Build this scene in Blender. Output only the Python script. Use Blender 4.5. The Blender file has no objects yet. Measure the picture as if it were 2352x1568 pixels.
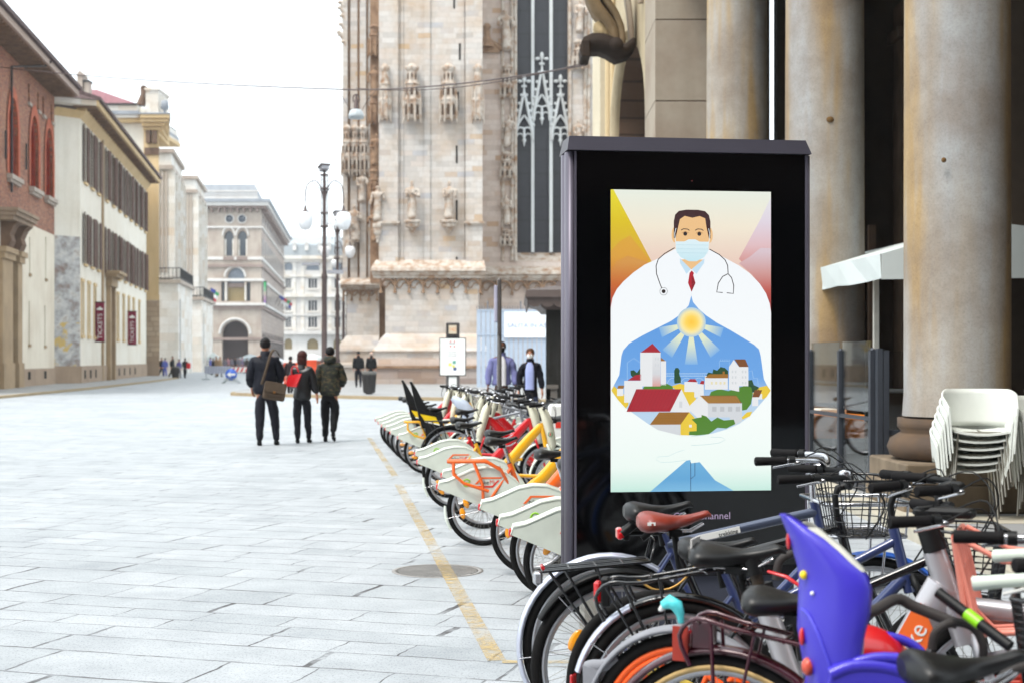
import bpy, bmesh, math, random
from mathutils import Vector, Matrix
R_=math.radians
rnd=random.Random(7)
S=bpy.context.scene
COL=S.collection
# ------------------------------------------------------------------ camera, world, sun, exposure
EXP=1.46
cam=bpy.data.cameras.new('camera'); cam.lens=50; cam.sensor_width=36; cam.clip_start=.1; cam.clip_end=3000
cam.shift_y=(824-784)/2352.0
cam.dof.use_dof=True; cam.dof.focus_distance=7.3; cam.dof.aperture_fstop=4.0
camo=bpy.data.objects.new('camera',cam); COL.objects.link(camo)
camo.location=(0,0,1.5); camo.rotation_euler=(R_(90),0,0); S.camera=camo
W=bpy.data.worlds.new('World'); S.world=W; W.use_nodes=True
nt=W.node_tree; bg=nt.nodes['Background']
sky=nt.nodes.new('ShaderNodeTexSky'); sky.sky_type='NISHITA'; sky.sun_disc=False
SUN_EL,SUN_ROT=60,-135
sky.sun_elevation=R_(SUN_EL); sky.sun_rotation=R_(SUN_ROT); sky.air_density=1.0; sky.dust_density=4.0; sky.ozone_density=1.0
hs=nt.nodes.new('ShaderNodeHueSaturation'); hs.inputs['Saturation'].default_value=.22
nt.links.new(sky.outputs[0],hs.inputs['Color'])
# an even overcast veil mixed over the physical sky
mx=nt.nodes.new('ShaderNodeMixRGB'); mx.inputs[0].default_value=.72; mx.inputs[2].default_value=(7.1,7.85,8.2,1)
nt.links.new(hs.outputs[0],mx.inputs[1]); nt.links.new(mx.outputs[0],bg.inputs[0]); bg.inputs[1].default_value=.108
sd=bpy.data.lights.new('sun','SUN'); sd.energy=1.15; sd.angle=R_(18); sd.color=(1,.95,.88)
so=bpy.data.objects.new('sun',sd); COL.objects.link(so)
az=R_(SUN_ROT); el=R_(SUN_EL)
sdir=Vector((math.sin(az)*math.cos(el),math.cos(az)*math.cos(el),math.sin(el)))
so.rotation_euler=sdir.to_track_quat('Z','Y').to_euler()
S.view_settings.view_transform='Standard'; S.view_settings.look='None'; S.view_settings.exposure=EXP; S.view_settings.gamma=1
S.render.resolution_x=1024; S.render.resolution_y=682
# ------------------------------------------------------------------ helpers
F=3267.0; CU=1176.0; CV=824.0
def P(u,v,Y): return Vector(((u-CU)*Y/F,Y,1.5-(v-CV)*Y/F))
def lin(c):
    if isinstance(c,str):
        c=[int(c[i:i+2],16)/255 for i in (0,2,4)]
        return tuple(x/12.92 if x<.04045 else ((x+.055)/1.055)**2.4 for x in c)
    return tuple(c[:3])
MATS={}
def mat(name,col,rough=.6,metal=0,var=.12,scale=6,bump=0,stretch=None,spec=None,coat=0):
    if name in MATS: return MATS[name]
    if spec is None: spec=.5 if rough<.5 or metal else .18
    m=bpy.data.materials.new(name); m.use_nodes=True; t=m.node_tree; b=t.nodes['Principled BSDF']
    c=lin(col); b.inputs['Roughness'].default_value=rough; b.inputs['Metallic'].default_value=metal
    b.inputs['Specular IOR Level'].default_value=spec; b.inputs['Coat Weight'].default_value=coat
    tc=t.nodes.new('ShaderNodeTexCoord'); mp=t.nodes.new('ShaderNodeMapping'); t.links.new(tc.outputs['Object'],mp.inputs[0])
    if stretch: mp.inputs['Scale'].default_value=stretch
    n=t.nodes.new('ShaderNodeTexNoise'); n.inputs['Scale'].default_value=scale; n.inputs['Detail'].default_value=6; n.inputs['Roughness'].default_value=.6
    t.links.new(mp.outputs[0],n.inputs['Vector'])
    r=t.nodes.new('ShaderNodeValToRGB'); r.color_ramp.elements[0].position=.3; r.color_ramp.elements[1].position=.7
    r.color_ramp.elements[0].color=(*[x*(1-var) for x in c],1); r.color_ramp.elements[1].color=(*[min(1,x*(1+var)) for x in c],1)
    t.links.new(n.outputs['Fac'],r.inputs[0]); t.links.new(r.outputs[0],b.inputs['Base Color'])
    if bump:
        bp=t.nodes.new('ShaderNodeBump'); bp.inputs['Strength'].default_value=bump; bp.inputs['Distance'].default_value=.02
        t.links.new(n.outputs['Fac'],bp.inputs['Height']); t.links.new(bp.outputs[0],b.inputs['Normal'])
    MATS[name]=m; return m
def emat(name,col,st=1.0):
    if name in MATS: return MATS[name]
    m=bpy.data.materials.new(name); m.use_nodes=True; t=m.node_tree; b=t.nodes['Principled BSDF']
    b.inputs['Base Color'].default_value=(.02,.02,.02,1); b.inputs['Emission Color'].default_value=(*lin(col),1)
    b.inputs['Emission Strength'].default_value=st/2**EXP; b.inputs['Roughness'].default_value=.25
    MATS[name]=m; return m
class NT:
    """small node-graph helper"""
    def __init__(s,name,rough=.7):
        s.m=bpy.data.materials.new(name); s.m.use_nodes=True; s.t=s.m.node_tree; s.b=s.t.nodes['Principled BSDF']; s.b.inputs['Roughness'].default_value=rough; MATS[name]=s.m
    def n(s,ty,**k):
        x=s.t.nodes.new('ShaderNode'+ty)
        for a,v in k.items():
            if a in x.inputs: s.set(x.inputs[a],v)
            else: setattr(x,a,v)
        return x
    def set(s,i,v):
        if hasattr(v,'links') or isinstance(v,bpy.types.NodeSocket): s.t.links.new(v,i)
        elif isinstance(v,bpy.types.Node): s.t.links.new(v.outputs[0],i)
        else: i.default_value=v
    def math(s,op,a,b=0.0):
        x=s.t.nodes.new('ShaderNodeMath'); x.operation=op; s.set(x.inputs[0],a); s.set(x.inputs[1],b); return x.outputs[0]
    def mix(s,f,a,b,mode='MIX'):
        x=s.t.nodes.new('ShaderNodeMixRGB'); x.blend_type=mode; s.set(x.inputs[0],f)
        for i,v in ((1,a),(2,b)): s.set(x.inputs[i],(*v,1) if isinstance(v,tuple) and len(v)==3 else v)
        return x.outputs[0]
    def ramp(s,f,stops,const=False):
        x=s.t.nodes.new('ShaderNodeValToRGB'); e=x.color_ramp.elements
        if const: x.color_ramp.interpolation='CONSTANT'
        while len(e)<len(stops): e.new(.5)
        for i,(p,c) in enumerate(stops): e[i].position=p; e[i].color=(*lin(c),1)
        s.set(x.inputs[0],f); return x.outputs[0]
    def noise(s,vec,scale,detail=4,rough=.55,out='Fac'):
        x=s.n('TexNoise',Scale=scale,Detail=detail,Roughness=rough); s.set(x.inputs['Vector'],vec); return x.outputs[out]
    def coord(s,sc=(1,1,1),rot=(0,0,0),kind='Object'):
        tc=s.n('TexCoord'); mp=s.n('Mapping'); mp.inputs['Scale'].default_value=sc; mp.inputs['Rotation'].default_value=rot
        s.t.links.new(tc.outputs[kind],mp.inputs[0]); return mp.outputs[0]
    def bump(s,h,st=.3,d=.02):
        x=s.n('Bump',Strength=st,Distance=d); s.set(x.inputs['Height'],h); s.t.links.new(x.outputs[0],s.b.inputs['Normal'])
    def col(s,c): s.set(s.b.inputs['Base Color'],c); return s.m
def xf(loc=(0,0,0),rot=(0,0,0),sc=(1,1,1)):
    M=Matrix.Translation(loc)@Matrix.Rotation(rot[2],4,'Z')@Matrix.Rotation(rot[1],4,'Y')@Matrix.Rotation(rot[0],4,'X')
    return M@Matrix.Diagonal((*sc,1))
class MB:
    def __init__(s): s.v=[]; s.f=[]; s.mi=[]; s.sm=[]; s.mats=[]; s.M=Matrix.Identity(4); s.cur=0
    def m(s,mt):
        if mt not in s.mats: s.mats.append(mt)
        s.cur=s.mats.index(mt); return s
    def add(s,vs,fs,smooth=False,M=None):
        o=len(s.v); T=s.M@M if M is not None else s.M
        s.v+= [T@Vector(p) for p in vs]
        for f in fs: s.f.append([o+i for i in f]); s.mi.append(s.cur); s.sm.append(smooth)
        return s
    def box(s,x0,x1,y0,y1,z0,z1,M=None,bev=0):
        if bev:
            b=bev; pts=[(x0+b,y0),(x1-b,y0),(x1,y0+b),(x1,y1-b),(x1-b,y1),(x0+b,y1),(x0,y1-b),(x0,y0+b)]
            cx,cy=(x0+x1)/2,(y0+y1)/2
            def sh(p,q): return (p[0]+(q if p[0]<cx else -q),p[1]+(q if p[1]<cy else -q))
            vs=[(*sh(p,b),z0) for p in pts]+[(*p,z0+b) for p in pts]+[(*p,z1-b) for p in pts]+[(*sh(p,b),z1) for p in pts]
            fs=[list(range(7,-1,-1)),list(range(24,32))]
            for k in range(3):
                for i in range(8): j=(i+1)%8; fs.append((k*8+i,k*8+j,k*8+8+j,k*8+8+i))
            return s.add(vs,fs,False,M)
        vs=[(x0,y0,z0),(x1,y0,z0),(x1,y1,z0),(x0,y1,z0),(x0,y0,z1),(x1,y0,z1),(x1,y1,z1),(x0,y1,z1)]
        return s.add(vs,[(3,2,1,0),(4,5,6,7),(0,1,5,4),(1,2,6,5),(2,3,7,6),(3,0,4,7)],False,M)
    def quad(s,a,b,c,d): return s.add([a,b,c,d],[(0,1,2,3)])
    def ring(s,rings,closed=False,caps=True,smooth=True,M=None):
        n=len(rings[0]); vs=[p for r in rings for p in r]; fs=[]
        m=len(rings)
        for k in range(m if closed else m-1):
            a=k*n; b=((k+1)%m)*n
            for i in range(n): j=(i+1)%n; fs.append((a+i,a+j,b+j,b+i))
        s.add(vs,fs,smooth,M)
        if caps and not closed:
            s.add(rings[0],[tuple(range(n))[::-1]],False,M); s.add(rings[-1],[tuple(range(n))],False,M)
        return s
    def tube(s,pts,r,seg=8,closed=False,flat=None,M=None,smooth=True,up=None):
        """swept tube; r number or list; flat=(a,b) ellipse factors"""
        P_=[Vector(p) for p in pts]; n=len(P_); rs=r if isinstance(r,(list,tuple)) else [r]*n
        rings=[]; prev=None
        for i,p in enumerate(P_):
            if closed: t=P_[(i+1)%n]-P_[i-1]
            else: t=P_[min(i+1,n-1)]-P_[max(i-1,0)]
            t=t.normalized() if t.length>1e-9 else Vector((0,0,1))
            if prev is None:
                a=Vector(up) if up else (Vector((0,0,1)) if abs(t.z)<.9 else Vector((0,1,0)))
            else: a=prev
            u=(a-t*a.dot(t)); u=u.normalized() if u.length>1e-6 else t.orthogonal().normalized()
            w=t.cross(u); prev=u; fa,fb=flat or (1,1)
            rings.append([p+u*(math.cos(2*math.pi*k/seg)*rs[i]*fa)+w*(math.sin(2*math.pi*k/seg)*rs[i]*fb) for k in range(seg)])
        return s.ring(rings,closed,True,smooth,M)
    def lathe(s,prof,c=(0,0,0),seg=24,M=None,smooth=True,axis='Z',a0=0):
        rings=[]
        for r,z in prof:
            rg=[]
            for k in range(seg):
                a=a0+2*math.pi*k/seg; x,y=r*math.cos(a),r*math.sin(a)
                rg.append((c[0]+x,c[1]+y,c[2]+z) if axis=='Z' else ((c[0]+x,c[1]+z,c[2]+y) if axis=='Y' else (c[0]+z,c[1]+x,c[2]+y)))
            rings.append(rg)
        return s.ring(rings,False,True,smooth,M)
    def ell(s,c,r,seg=16,M=None,rings=10):
        pr=[]
        for i in range(rings+1):
            a=math.pi*i/rings-math.pi/2; q=max(.001,math.cos(a))
            pr.append([(c[0]+r[0]*q*math.cos(2*math.pi*k/seg),c[1]+r[1]*q*math.sin(2*math.pi*k/seg),c[2]+r[2]*math.sin(a)) for k in range(seg)])
        return s.ring(pr,False,False,True,M)
    def prism(s,pts,y0,y1,M=None,smooth=False):
        """polygon in x,z extruded along y"""
        n=len(pts); vs=[(p[0],y0,p[1]) for p in pts]+[(p[0],y1,p[1]) for p in pts]
        fs=[tuple(range(n)),tuple(range(2*n-1,n-1,-1))]+[(i,i+n,(i+1)%n+n,(i+1)%n) for i in range(n)]
        return s.add(vs,fs,smooth,M)
    def fp(s,pts,z0,z1):
        m=len(pts); return s.add([(p[0],p[1],z0) for p in pts]+[(p[0],p[1],z1) for p in pts],[tuple(range(m))[::-1],tuple(range(m,2*m))]+[(i,(i+1)%m,(i+1)%m+m,i+m) for i in range(m)])
    def build(s,name,mt=None,parent=None,label=None):
        me=bpy.data.meshes.new(name); me.from_pydata([tuple(v) for v in s.v],[],s.f)
        ml=s.mats if s.mats else [mt]
        for x in ml: me.materials.append(x)
        me.polygons.foreach_set('material_index',s.mi); me.polygons.foreach_set('use_smooth',s.sm)
        bm=bmesh.new(); bm.from_mesh(me); bmesh.ops.recalc_face_normals(bm,faces=bm.faces); bm.to_mesh(me); bm.free(); me.update()
        o=bpy.data.objects.new(name,me); COL.objects.link(o)
        if parent: o.parent=parent
        if label: o['label']=label
        return o
def tag(o,label,cat,group=None,kind=None):
    if label: o['label']=label
    if cat: o['category']=cat
    if group: o['group']=group
    if kind: o['kind']=kind
    return o
def struct(o): o['kind']='structure'; return o
def thing(name,label,cat,loc=(0,0,0),rz=0,group=None):
    o=bpy.data.objects.new(name,None); COL.objects.link(o); o.empty_display_size=.2
    o.location=loc; o.rotation_euler=(0,0,rz); return tag(o,label,cat,group)
def copy_tree(o,parent=None):
    c=o.copy(); COL.objects.link(c)
    if parent: c.parent=parent
    for ch in list(o.children): copy_tree(ch,c)
    return c
def text(mb,s,M,size=1,mt=None,th=.004,align='CENTER',font_sx=1.0):
    cu=bpy.data.curves.new('t','FONT'); cu.body=s; cu.size=size; cu.extrude=th/2; cu.align_x=align; cu.align_y='CENTER'; cu.resolution_u=3
    o=bpy.data.objects.new('t',cu); COL.objects.link(o); dg=bpy.context.evaluated_depsgraph_get(); dg.update()
    me=o.evaluated_get(dg).to_mesh()
    vs=[(v.co.x*font_sx,-v.co.z,v.co.y) for v in me.vertices]; fs=[tuple(p.vertices) for p in me.polygons]
    if mt: mb.m(mt)
    mb.add(vs,fs,False,M); o.evaluated_get(dg).to_mesh_clear(); bpy.data.objects.remove(o); bpy.data.curves.remove(cu)
def arc(cx,cy,r,a0,a1,n=12,ry=None):
    ry=ry or r
    return [(cx+r*math.cos(R_(a0+(a1-a0)*i/n)),cy+ry*math.sin(R_(a0+(a1-a0)*i/n))) for i in range(n+1)]
class Face:
    """a vertical facade plane: local x runs left to right in the photograph, y points into the building, z up"""
    def __init__(s,p0,p1):
        s.p0=Vector((p0[0],p0[1],0)); s.p1=Vector((p1[0],p1[1],0)); d=(s.p1-s.p0); s.L=d.length; s.d=d/s.L; s.rz=math.atan2(d.y,d.x)
    def s_(s,u):      # distance along the facade of image column u
        k=(u-CU)/F; # X=k*Y
        return (k*s.p0.y-s.p0.x)/(s.d.x-k*s.d.y)
    def z_(s,u,v): Y=s.p0.y+s.s_(u)*s.d.y; return 1.5-(v-CV)*Y/F
    def sz(s,u,v): return s.s_(u),s.z_(u,v)
def wall(mb,L,z0,z1,ops=(),th=.4,x0=0,dep=.3,rm=None):
    """front sheet with real rectangular holes (reveals dep deep); ops=(xa,xb,za,zb[,arch])"""
    xs=sorted({x0,L}|{o[0] for o in ops}|{o[1] for o in ops}); zs=sorted({z0,z1}|{o[2] for o in ops}|{o[3] for o in ops})
    for i in range(len(xs)-1):
        for j in range(len(zs)-1):
            cx=(xs[i]+xs[i+1])/2; cz=(zs[j]+zs[j+1])/2
            if any(o[0]<cx<o[1] and o[2]<cz<o[3] for o in ops): continue
            mb.quad((xs[i],0,zs[j]),(xs[i+1],0,zs[j]),(xs[i+1],0,zs[j+1]),(xs[i],0,zs[j+1]))
    for o in ops:
        a,b,c,d=o[:4]; m0=mb.mats[mb.cur] if mb.mats else None
        if rm: mb.m(rm)
        mb.quad((a,0,c),(a,dep,c),(a,dep,d),(a,0,d)); mb.quad((b,0,c),(b,dep,c),(b,dep,d),(b,0,d)); mb.quad((a,0,c),(b,0,c),(b,dep,c),(a,dep,c))
        if len(o)<5: mb.quad((a,0,d),(b,0,d),(b,dep,d),(a,dep,d))
        else:
            r=(b-a)/2; cx=(a+b)/2; rz=min(o[4],d-c); zc=d-rz; n=12
            pts=[(cx-r*math.cos(math.pi*i/n),zc+rz*math.sin(math.pi*i/n)) for i in range(n+1)]
            for i in range(n):
                p,q=pts[i],pts[i+1]
                (mb.m(m0) if m0 else None); mb.quad((p[0],0,p[1]),(q[0],0,q[1]),(q[0],0,d),(p[0],0,d)); (mb.m(rm) if rm else None); mb.quad((p[0],0,p[1]),(q[0],0,q[1]),(q[0],dep,q[1]),(p[0],dep,p[1]))
        if m0: mb.m(m0)
def skin(chains,name,mt,parent=None,sub=2,root=0,disp=0,label=None):
    """chains: list of lists of (x,y,z,r or (rx,ry)); a chain may start with ('j',chain,index) to branch"""
    vs=[]; es=[]; rs=[]; idx=[]
    for ch in chains:
        ids=[]
        for q in ch:
            if q[0]=='j': ids.append(idx[q[1]][q[2]]); continue
            vs.append(q[:3]); rs.append(q[3]); ids.append(len(vs)-1)
            if len(ids)>1: es.append((ids[-2],ids[-1]))
        idx.append(ids)
    me=bpy.data.meshes.new(name); me.from_pydata(vs,es,[]); o=bpy.data.objects.new(name,me); COL.objects.link(o)
    sk=o.modifiers.new('s','SKIN'); sk.use_smooth_shade=True; sk.branch_smoothing=.4
    if not me.skin_vertices: 
        me.attributes if True else 0
    sv=me.skin_vertices[0].data if me.skin_vertices else None
    if sv is None: raise RuntimeError('no skin layer')
    for i,r in enumerate(rs):
        sv[i].radius=(r,r) if not isinstance(r,tuple) else r
    sv[root].use_root=True
    ss=o.modifiers.new('u','SUBSURF'); ss.levels=sub; ss.render_levels=sub
    dg=bpy.context.evaluated_depsgraph_get(); dg.update()
    m2=bpy.data.meshes.new_from_object(o.evaluated_get(dg)); o.modifiers.clear(); o.data=m2; bpy.data.meshes.remove(me)
    m2.name=name; m2.materials.clear(); m2.materials.append(mt)
    for p in m2.polygons: p.use_smooth=True; p.material_index=0
    if disp:
        from mathutils import noise as N
        for v in m2.vertices: v.co+=v.normal*(N.noise(v.co*disp[1])*disp[0]) if v.normal.length else Vector()
    if parent: o.parent=parent
    if label: o['label']=label
    return o
# ================================================================== MATERIALS
def stone_slabs(name,rot,bw,bh,c0,c1,joint,base_rough=.62,stain=.35):
    g=NT(name,base_rough); co=g.coord(rot=(0,0,rot))
    wob=g.n('TexNoise',Scale=.55,Detail=2); g.set(wob.inputs['Vector'],co)
    wv=g.n('VectorMath',operation='MULTIPLY_ADD'); g.set(wv.inputs[0],wob.outputs['Color']); wv.inputs[1].default_value=(.16,.07,0); g.set(wv.inputs[2],co)
    wob2=g.n('TexNoise',Scale=5,Detail=3); g.set(wob2.inputs['Vector'],co)
    wv2=g.n('VectorMath',operation='MULTIPLY_ADD'); g.set(wv2.inputs[0],wob2.outputs['Color']); wv2.inputs[1].default_value=(.05,.05,0); g.set(wv2.inputs[2],wv.outputs[0])
    sp=g.n('SeparateXYZ'); g.set(sp.inputs[0],wv2.outputs[0])
    ys=g.math('ADD',sp.outputs[1],g.math('MULTIPLY',g.math('SINE',g.math('MULTIPLY',sp.outputs[1],2.6)),.13))
    row=g.math('FLOOR',g.math('DIVIDE',ys,bh)); wn=g.n('TexWhiteNoise',noise_dimensions='1D'); g.set(wn.inputs['W'],row)
    # every course is shifted and stretched by its own amount, so no joints line up
    xs=g.math('ADD',g.math('MULTIPLY',sp.outputs[0],g.math('ADD',g.math('MULTIPLY',wn.outputs[0],.55),.7)),g.math('MULTIPLY',wn.outputs[0],37.0))
    cb=g.n('CombineXYZ'); g.set(cb.inputs[0],xs); g.set(cb.inputs[1],ys)
    xs=g.math('ADD',xs,g.math('MULTIPLY',g.math('SINE',g.math('ADD',g.math('MULTIPLY',xs,2.1),g.math('MULTIPLY',wn.outputs[0],6.0))),.26))
    yy=g.math('ADD',sp.outputs[1],0.0); g.set(cb.inputs[0],xs)
    br=g.n('TexBrick',offset=0,squash=1); g.set(br.inputs['Vector'],cb.outputs[0])
    for k,v in (('Scale',1),('Brick Width',bw),('Row Height',bh),('Mortar Size',.009),('Mortar Smooth',.4),('Bias',0)): br.inputs[k].default_value=v
    br.inputs['Color1'].default_value=(0,0,0,1); br.inputs['Color2'].default_value=(1,1,1,1); br.inputs['Mortar'].default_value=(.5,.5,.5,1)
    base=g.ramp(br.outputs['Color'],[(0,c0),(.5,tuple((a+b)/2 for a,b in zip(lin(c0),lin(c1)))),(1,c1)])
    n1=g.noise(g.coord(),.35,5); base=g.mix(g.math('MULTIPLY',n1,stain),base,lin('8f9193'),'MULTIPLY')
    n2=g.noise(g.coord(sc=(22,9,1),rot=(0,0,rot)),4,8,.75); spk=g.ramp(n2,[(.38,(.50,.51,.53)),(.49,(1,1,1))]); base=g.mix(.75,base,spk,'MULTIPLY')
    n5=g.noise(g.coord(),2.4,6,.7); base=g.mix(.8,base,g.ramp(n5,[(.34,(.78,.79,.80)),(.6,(1,1,1))]),'MULTIPLY'); n6=g.noise(g.coord(),.8,8,.72); base=g.mix(.7,base,g.ramp(n6,[(.36,(.80,.81,.82)),(.52,(1,1,1))]),'MULTIPLY')
    n3=g.noise(g.coord(),1.1,3); jm=g.math('MULTIPLY',br.outputs['Fac'],g.ramp(g.noise(g.coord(),2.6,5,.7),[(.38,(.12,.12,.12)),(.6,(1,1,1))]))
    c=g.mix(jm,base,lin(joint))
    h=g.math('SUBTRACT',g.math('MULTIPLY',n2,.15),g.math('MULTIPLY',br.outputs['Fac'],1.0)); h=g.math('ADD',h,g.math('MULTIPLY',br.outputs['Color'],.4))
    g.bump(h,.5,.02); return g.col(c)
def masonry(name,stops,bw,bh,mort=.006,joint='8a7d6c',sc=1,rough=.8,axis='xz',stain='b08a5c',st=.25,bump=.3,warm=None):
    """ashlar / brick whose every block takes its own colour; object x,z -> texture u,v"""
    g=NT(name,rough); tc=g.n('TexCoord'); sp=g.n('SeparateXYZ'); g.set(sp.inputs[0],tc.outputs['Object'])
    u=g.math('ADD',sp.outputs[0],sp.outputs[1]); cb=g.n('CombineXYZ'); g.set(cb.inputs[0],u); g.set(cb.inputs[1],sp.outputs[2])
    row=g.math('FLOOR',g.math('DIVIDE',sp.outputs[2],bh)); wn=g.n('TexWhiteNoise',noise_dimensions='1D'); g.set(wn.inputs['W'],row)
    g.set(cb.inputs[0],g.math('ADD',u,g.math('MULTIPLY',wn.outputs[0],7.0)))
    br=g.n('TexBrick',offset=0.0); g.set(br.inputs['Vector'],cb.outputs[0])
    for k,v in (('Scale',1),('Brick Width',bw),('Row Height',bh),('Mortar Size',mort),('Mortar Smooth',.2),('Bias',0)): br.inputs[k].default_value=v
    br.inputs['Color1'].default_value=(0,0,0,1); br.inputs['Color2'].default_value=(1,1,1,1)
    c=g.ramp(br.outputs['Color'],stops)
    n=g.noise(tc.outputs['Object'],.45,6,.65); c=g.mix(g.math('MULTIPLY',g.ramp(n,[(.45,(0,0,0)),(.75,(1,1,1))]),st),c,lin(stain))
    n2=g.noise(tc.outputs['Object'],5,5,.7); c=g.mix(.35,c,g.ramp(n2,[(.25,(.6,.6,.6)),(.65,(1,1,1))]),'MULTIPLY')
    c=g.mix(g.math('MULTIPLY',br.outputs['Fac'],.6),c,lin(joint))
    g.bump(g.math('SUBTRACT',g.math('MULTIPLY',n2,.4),br.outputs['Fac']),bump,.02); return g.col(c)
def plaster(name,col,stain,amt=.5,sc=.35,rough=.85,streak=True):
    g=NT(name,rough); co=g.coord(); cs=g.coord(sc=(1.3,1.3,.12))
    n=g.noise(co,sc,6,.6); n2=g.noise(cs,2.2,5,.6); n3=g.noise(co,9,4)
    f=g.math('MULTIPLY',g.ramp(n,[(.42,(0,0,0)),(.7,(1,1,1))]),amt)
    c=g.mix(f,lin(col),lin(stain)); 
    if streak: c=g.mix(.45,c,g.ramp(n2,[(.3,(.78,.76,.73)),(.55,(1,1,1))]),'MULTIPLY')
    c=g.mix(.3,c,g.ramp(n3,[(.3,(.8,.8,.8)),(.6,(1,1,1))]),'MULTIPLY')
    g.bump(n3,.2,.01); return g.col(c)
M_slab=stone_slabs('pavement_slabs',R_(17),.68,.35,'acb1b5','b8bcc0','3e3b3c')
M_slab2=stone_slabs('sidewalk_slabs',R_(-7),.9,.5,'9c9d9d','aeacaa','6a6864')
M_kerb=plaster('kerb_stone','9c8a6c','7c6c52',.5,1.5)
M_brick=masonry('brick_wall',[(0,'66382a'),(.35,'84492f'),(.7,'955838'),(1,'a37250')],.28,.075,.008,'9a8272',st=.55,stain='9c7458')
M_plas=plaster('cream_plaster','dcd2c0','bfae98',.5)
M_plas2=plaster('white_plaster','e2dccf','c9bca6',.45)
g=NT('flaked_plaster',.9); co=g.coord(); n=g.noise(co,1.1,7,.68); n2=g.noise(g.coord(sc=(1,1,2)),2.6,6,.7)
c=g.ramp(n,[(.33,'8a6f64'),(.42,'9a938f'),(.5,'b4b3b2'),(.58,'c9c6c0'),(.62,'a79c93')]); c=g.mix(.6,c,g.ramp(n2,[(.35,(.55,.52,.5)),(.55,(1,1,1))]),'MULTIPLY')
sz=g.n('SeparateXYZ'); g.set(sz.inputs[0],co); yz=g.math('MULTIPLY',g.ramp(g.noise(co,.9,4),[(.52,(0,0,0)),(.56,(1,1,1))]),g.math('LESS_THAN',sz.outputs[2],3.6))
c=g.mix(yz,c,lin('c4a765')); g.bump(n,.8,.06); M_ruin=g.col(c)
M_tan=plaster('tan_stone','a38b6c','7f6a50',.6,.8)
M_ochre=plaster('ochre_render','cfb488','b3935f',.4)
M_basestone=plaster('base_stone','a08a74','85705f',.6,.7)
M_wood=mat('shutter_wood','5e463b',.7,var=.25,scale=3,stretch=(6,6,.6))
M_soffit=mat('soffit_wood','7c6450',.8,var=.3,scale=2)
M_roof=mat('roof_tile','5b4b4a',.8,var=.35,scale=8)
M_redroof=mat('red_roof_tile','81575c',.8,var=.3,scale=3)
M_dark=mat('dark_interior','14110f',.9,var=.3)
M_terr=mat('terracotta','a85a40',.75,var=.25,scale=3)
M_terr2=mat('terracotta_deep','7d2c1a',.8,var=.25,scale=3)
M_pale=masonry('pale_stone',[(0,'c8c0b4'),(.4,'d8d3cb'),(.8,'dcd9d4'),(1,'cbbba8')],1.6,.8,.015,'b8aea2',st=.25)
M_pale2=plaster('rose_grey_stone','aea296','88756a',.7,.4)
M_pale3=plaster('far_white_stone','cfccc8','b3a8a0',.5,.3)
M_mauve=plaster('mauve_stone','8e7d75','76655f',.6,.4)
M_glass=mat('window_glass','39404a',.12,var=.2,spec=.8)
M_glassb=mat('pale_window_glass','77808c',.15,var=.3,spec=.8)
M_lead=mat('lead_roof','8b8f95',.6,var=.15,scale=1)
M_iron=mat('dark_iron','2b2827',.5,metal=.3,var=.2)
# ================================================================== GROUND
gb=MB(); gb.quad((-400,-60,0),(400,-60,0),(400,900,0),(-400,900,0)); g=struct(gb.build('ground',M_slab))
gb=MB(); pts=[(-19.0,40),(-19.4,53.8),(-20.8,71),(-23.2,92),(-25.5,109),(-29,124),(-31,132)]; back=[(-46,132),(-40,100),(-36,70),(-36,40)]
poly=pts+back; n=len(poly)
gb.add([(x,y,.1) for x,y in poly],[tuple(range(n))]); gb.m(M_slab2)
sb=MB(); sb.m(M_slab2).add([(x,y,.1) for x,y in poly],[tuple(range(n))])
sb.m(M_kerb)
for (a,b) in zip(pts,pts[1:]):
    sb.quad((a[0],a[1],0),(b[0],b[1],0),(b[0],b[1],.105),(a[0],a[1],.105)); sb.quad((a[0],a[1],.105),(b[0],b[1],.105),(b[0]-.25,b[1],.105),(a[0]-.25,a[1],.105))
struct(sb.build('sidewalk'))
ib=MB(); isl=[(-11.9,60.5),(-11.6,58.6),(-10.6,57.4),(-8,55.3),(-4.8,52.6),(-1,50),(4,47),(12,44),(14,44),(14,110),(-14,110),(-13,80)]
ib.m(M_slab2).add([(x,y,.12) for x,y in isl],[tuple(range(len(isl)))]).m(M_kerb)
for a,b in zip(isl[:8],isl[1:9]):
    ib.quad((a[0],a[1],0),(b[0],b[1],0),(b[0],b[1],.124),(a[0],a[1],.124)); ib.quad((a[0],a[1],.124),(b[0],b[1],.124),(b[0]+.1,b[1]+.3,.124),(a[0]+.1,a[1]+.3,.124))
a,b=isl[-1],isl[0]; ib.quad((a[0],a[1],0),(b[0],b[1],0),(b[0],b[1],.124),(a[0],a[1],.124))
struct(ib.build('traffic_island'))
# worn yellow paint
g=NT('worn_yellow_paint',.7); n=g.noise(g.coord(),14,8,.75); n1=g.noise(g.coord(),1.2,4)
c=g.col(g.mix(g.noise(g.coord(),3,4),lin('c9a24a'),lin('bfae84')))
tr=g.n('BsdfTransparent'); ms=g.n('MixShader'); f=g.ramp(g.math('ADD',n,g.math('MULTIPLY',n1,.55)),[(.62,(1,1,1)),(.90,(.05,.05,.05))])
g.set(ms.inputs[0],g.math('MULTIPLY',f,.62)); g.t.links.new(tr.outputs[0],ms.inputs[1]); g.t.links.new(g.b.outputs[0],ms.inputs[2])
out=[x for x in g.t.nodes if x.type=='OUTPUT_MATERIAL'][0]; g.t.links.new(ms.outputs[0],out.inputs[0]); M_yel=g.m
def gp(u,v): Y=1.5*F/(v-CV); return Vector(((u-CU)*Y/F,Y,.004))
yb=MB()
def stripe(a,b,w):
    d=(b-a).normalized(); q=Vector((-d.y,d.x,0))*w/2; yb.quad(a-q,b-q,b+q,a+q)
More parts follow.
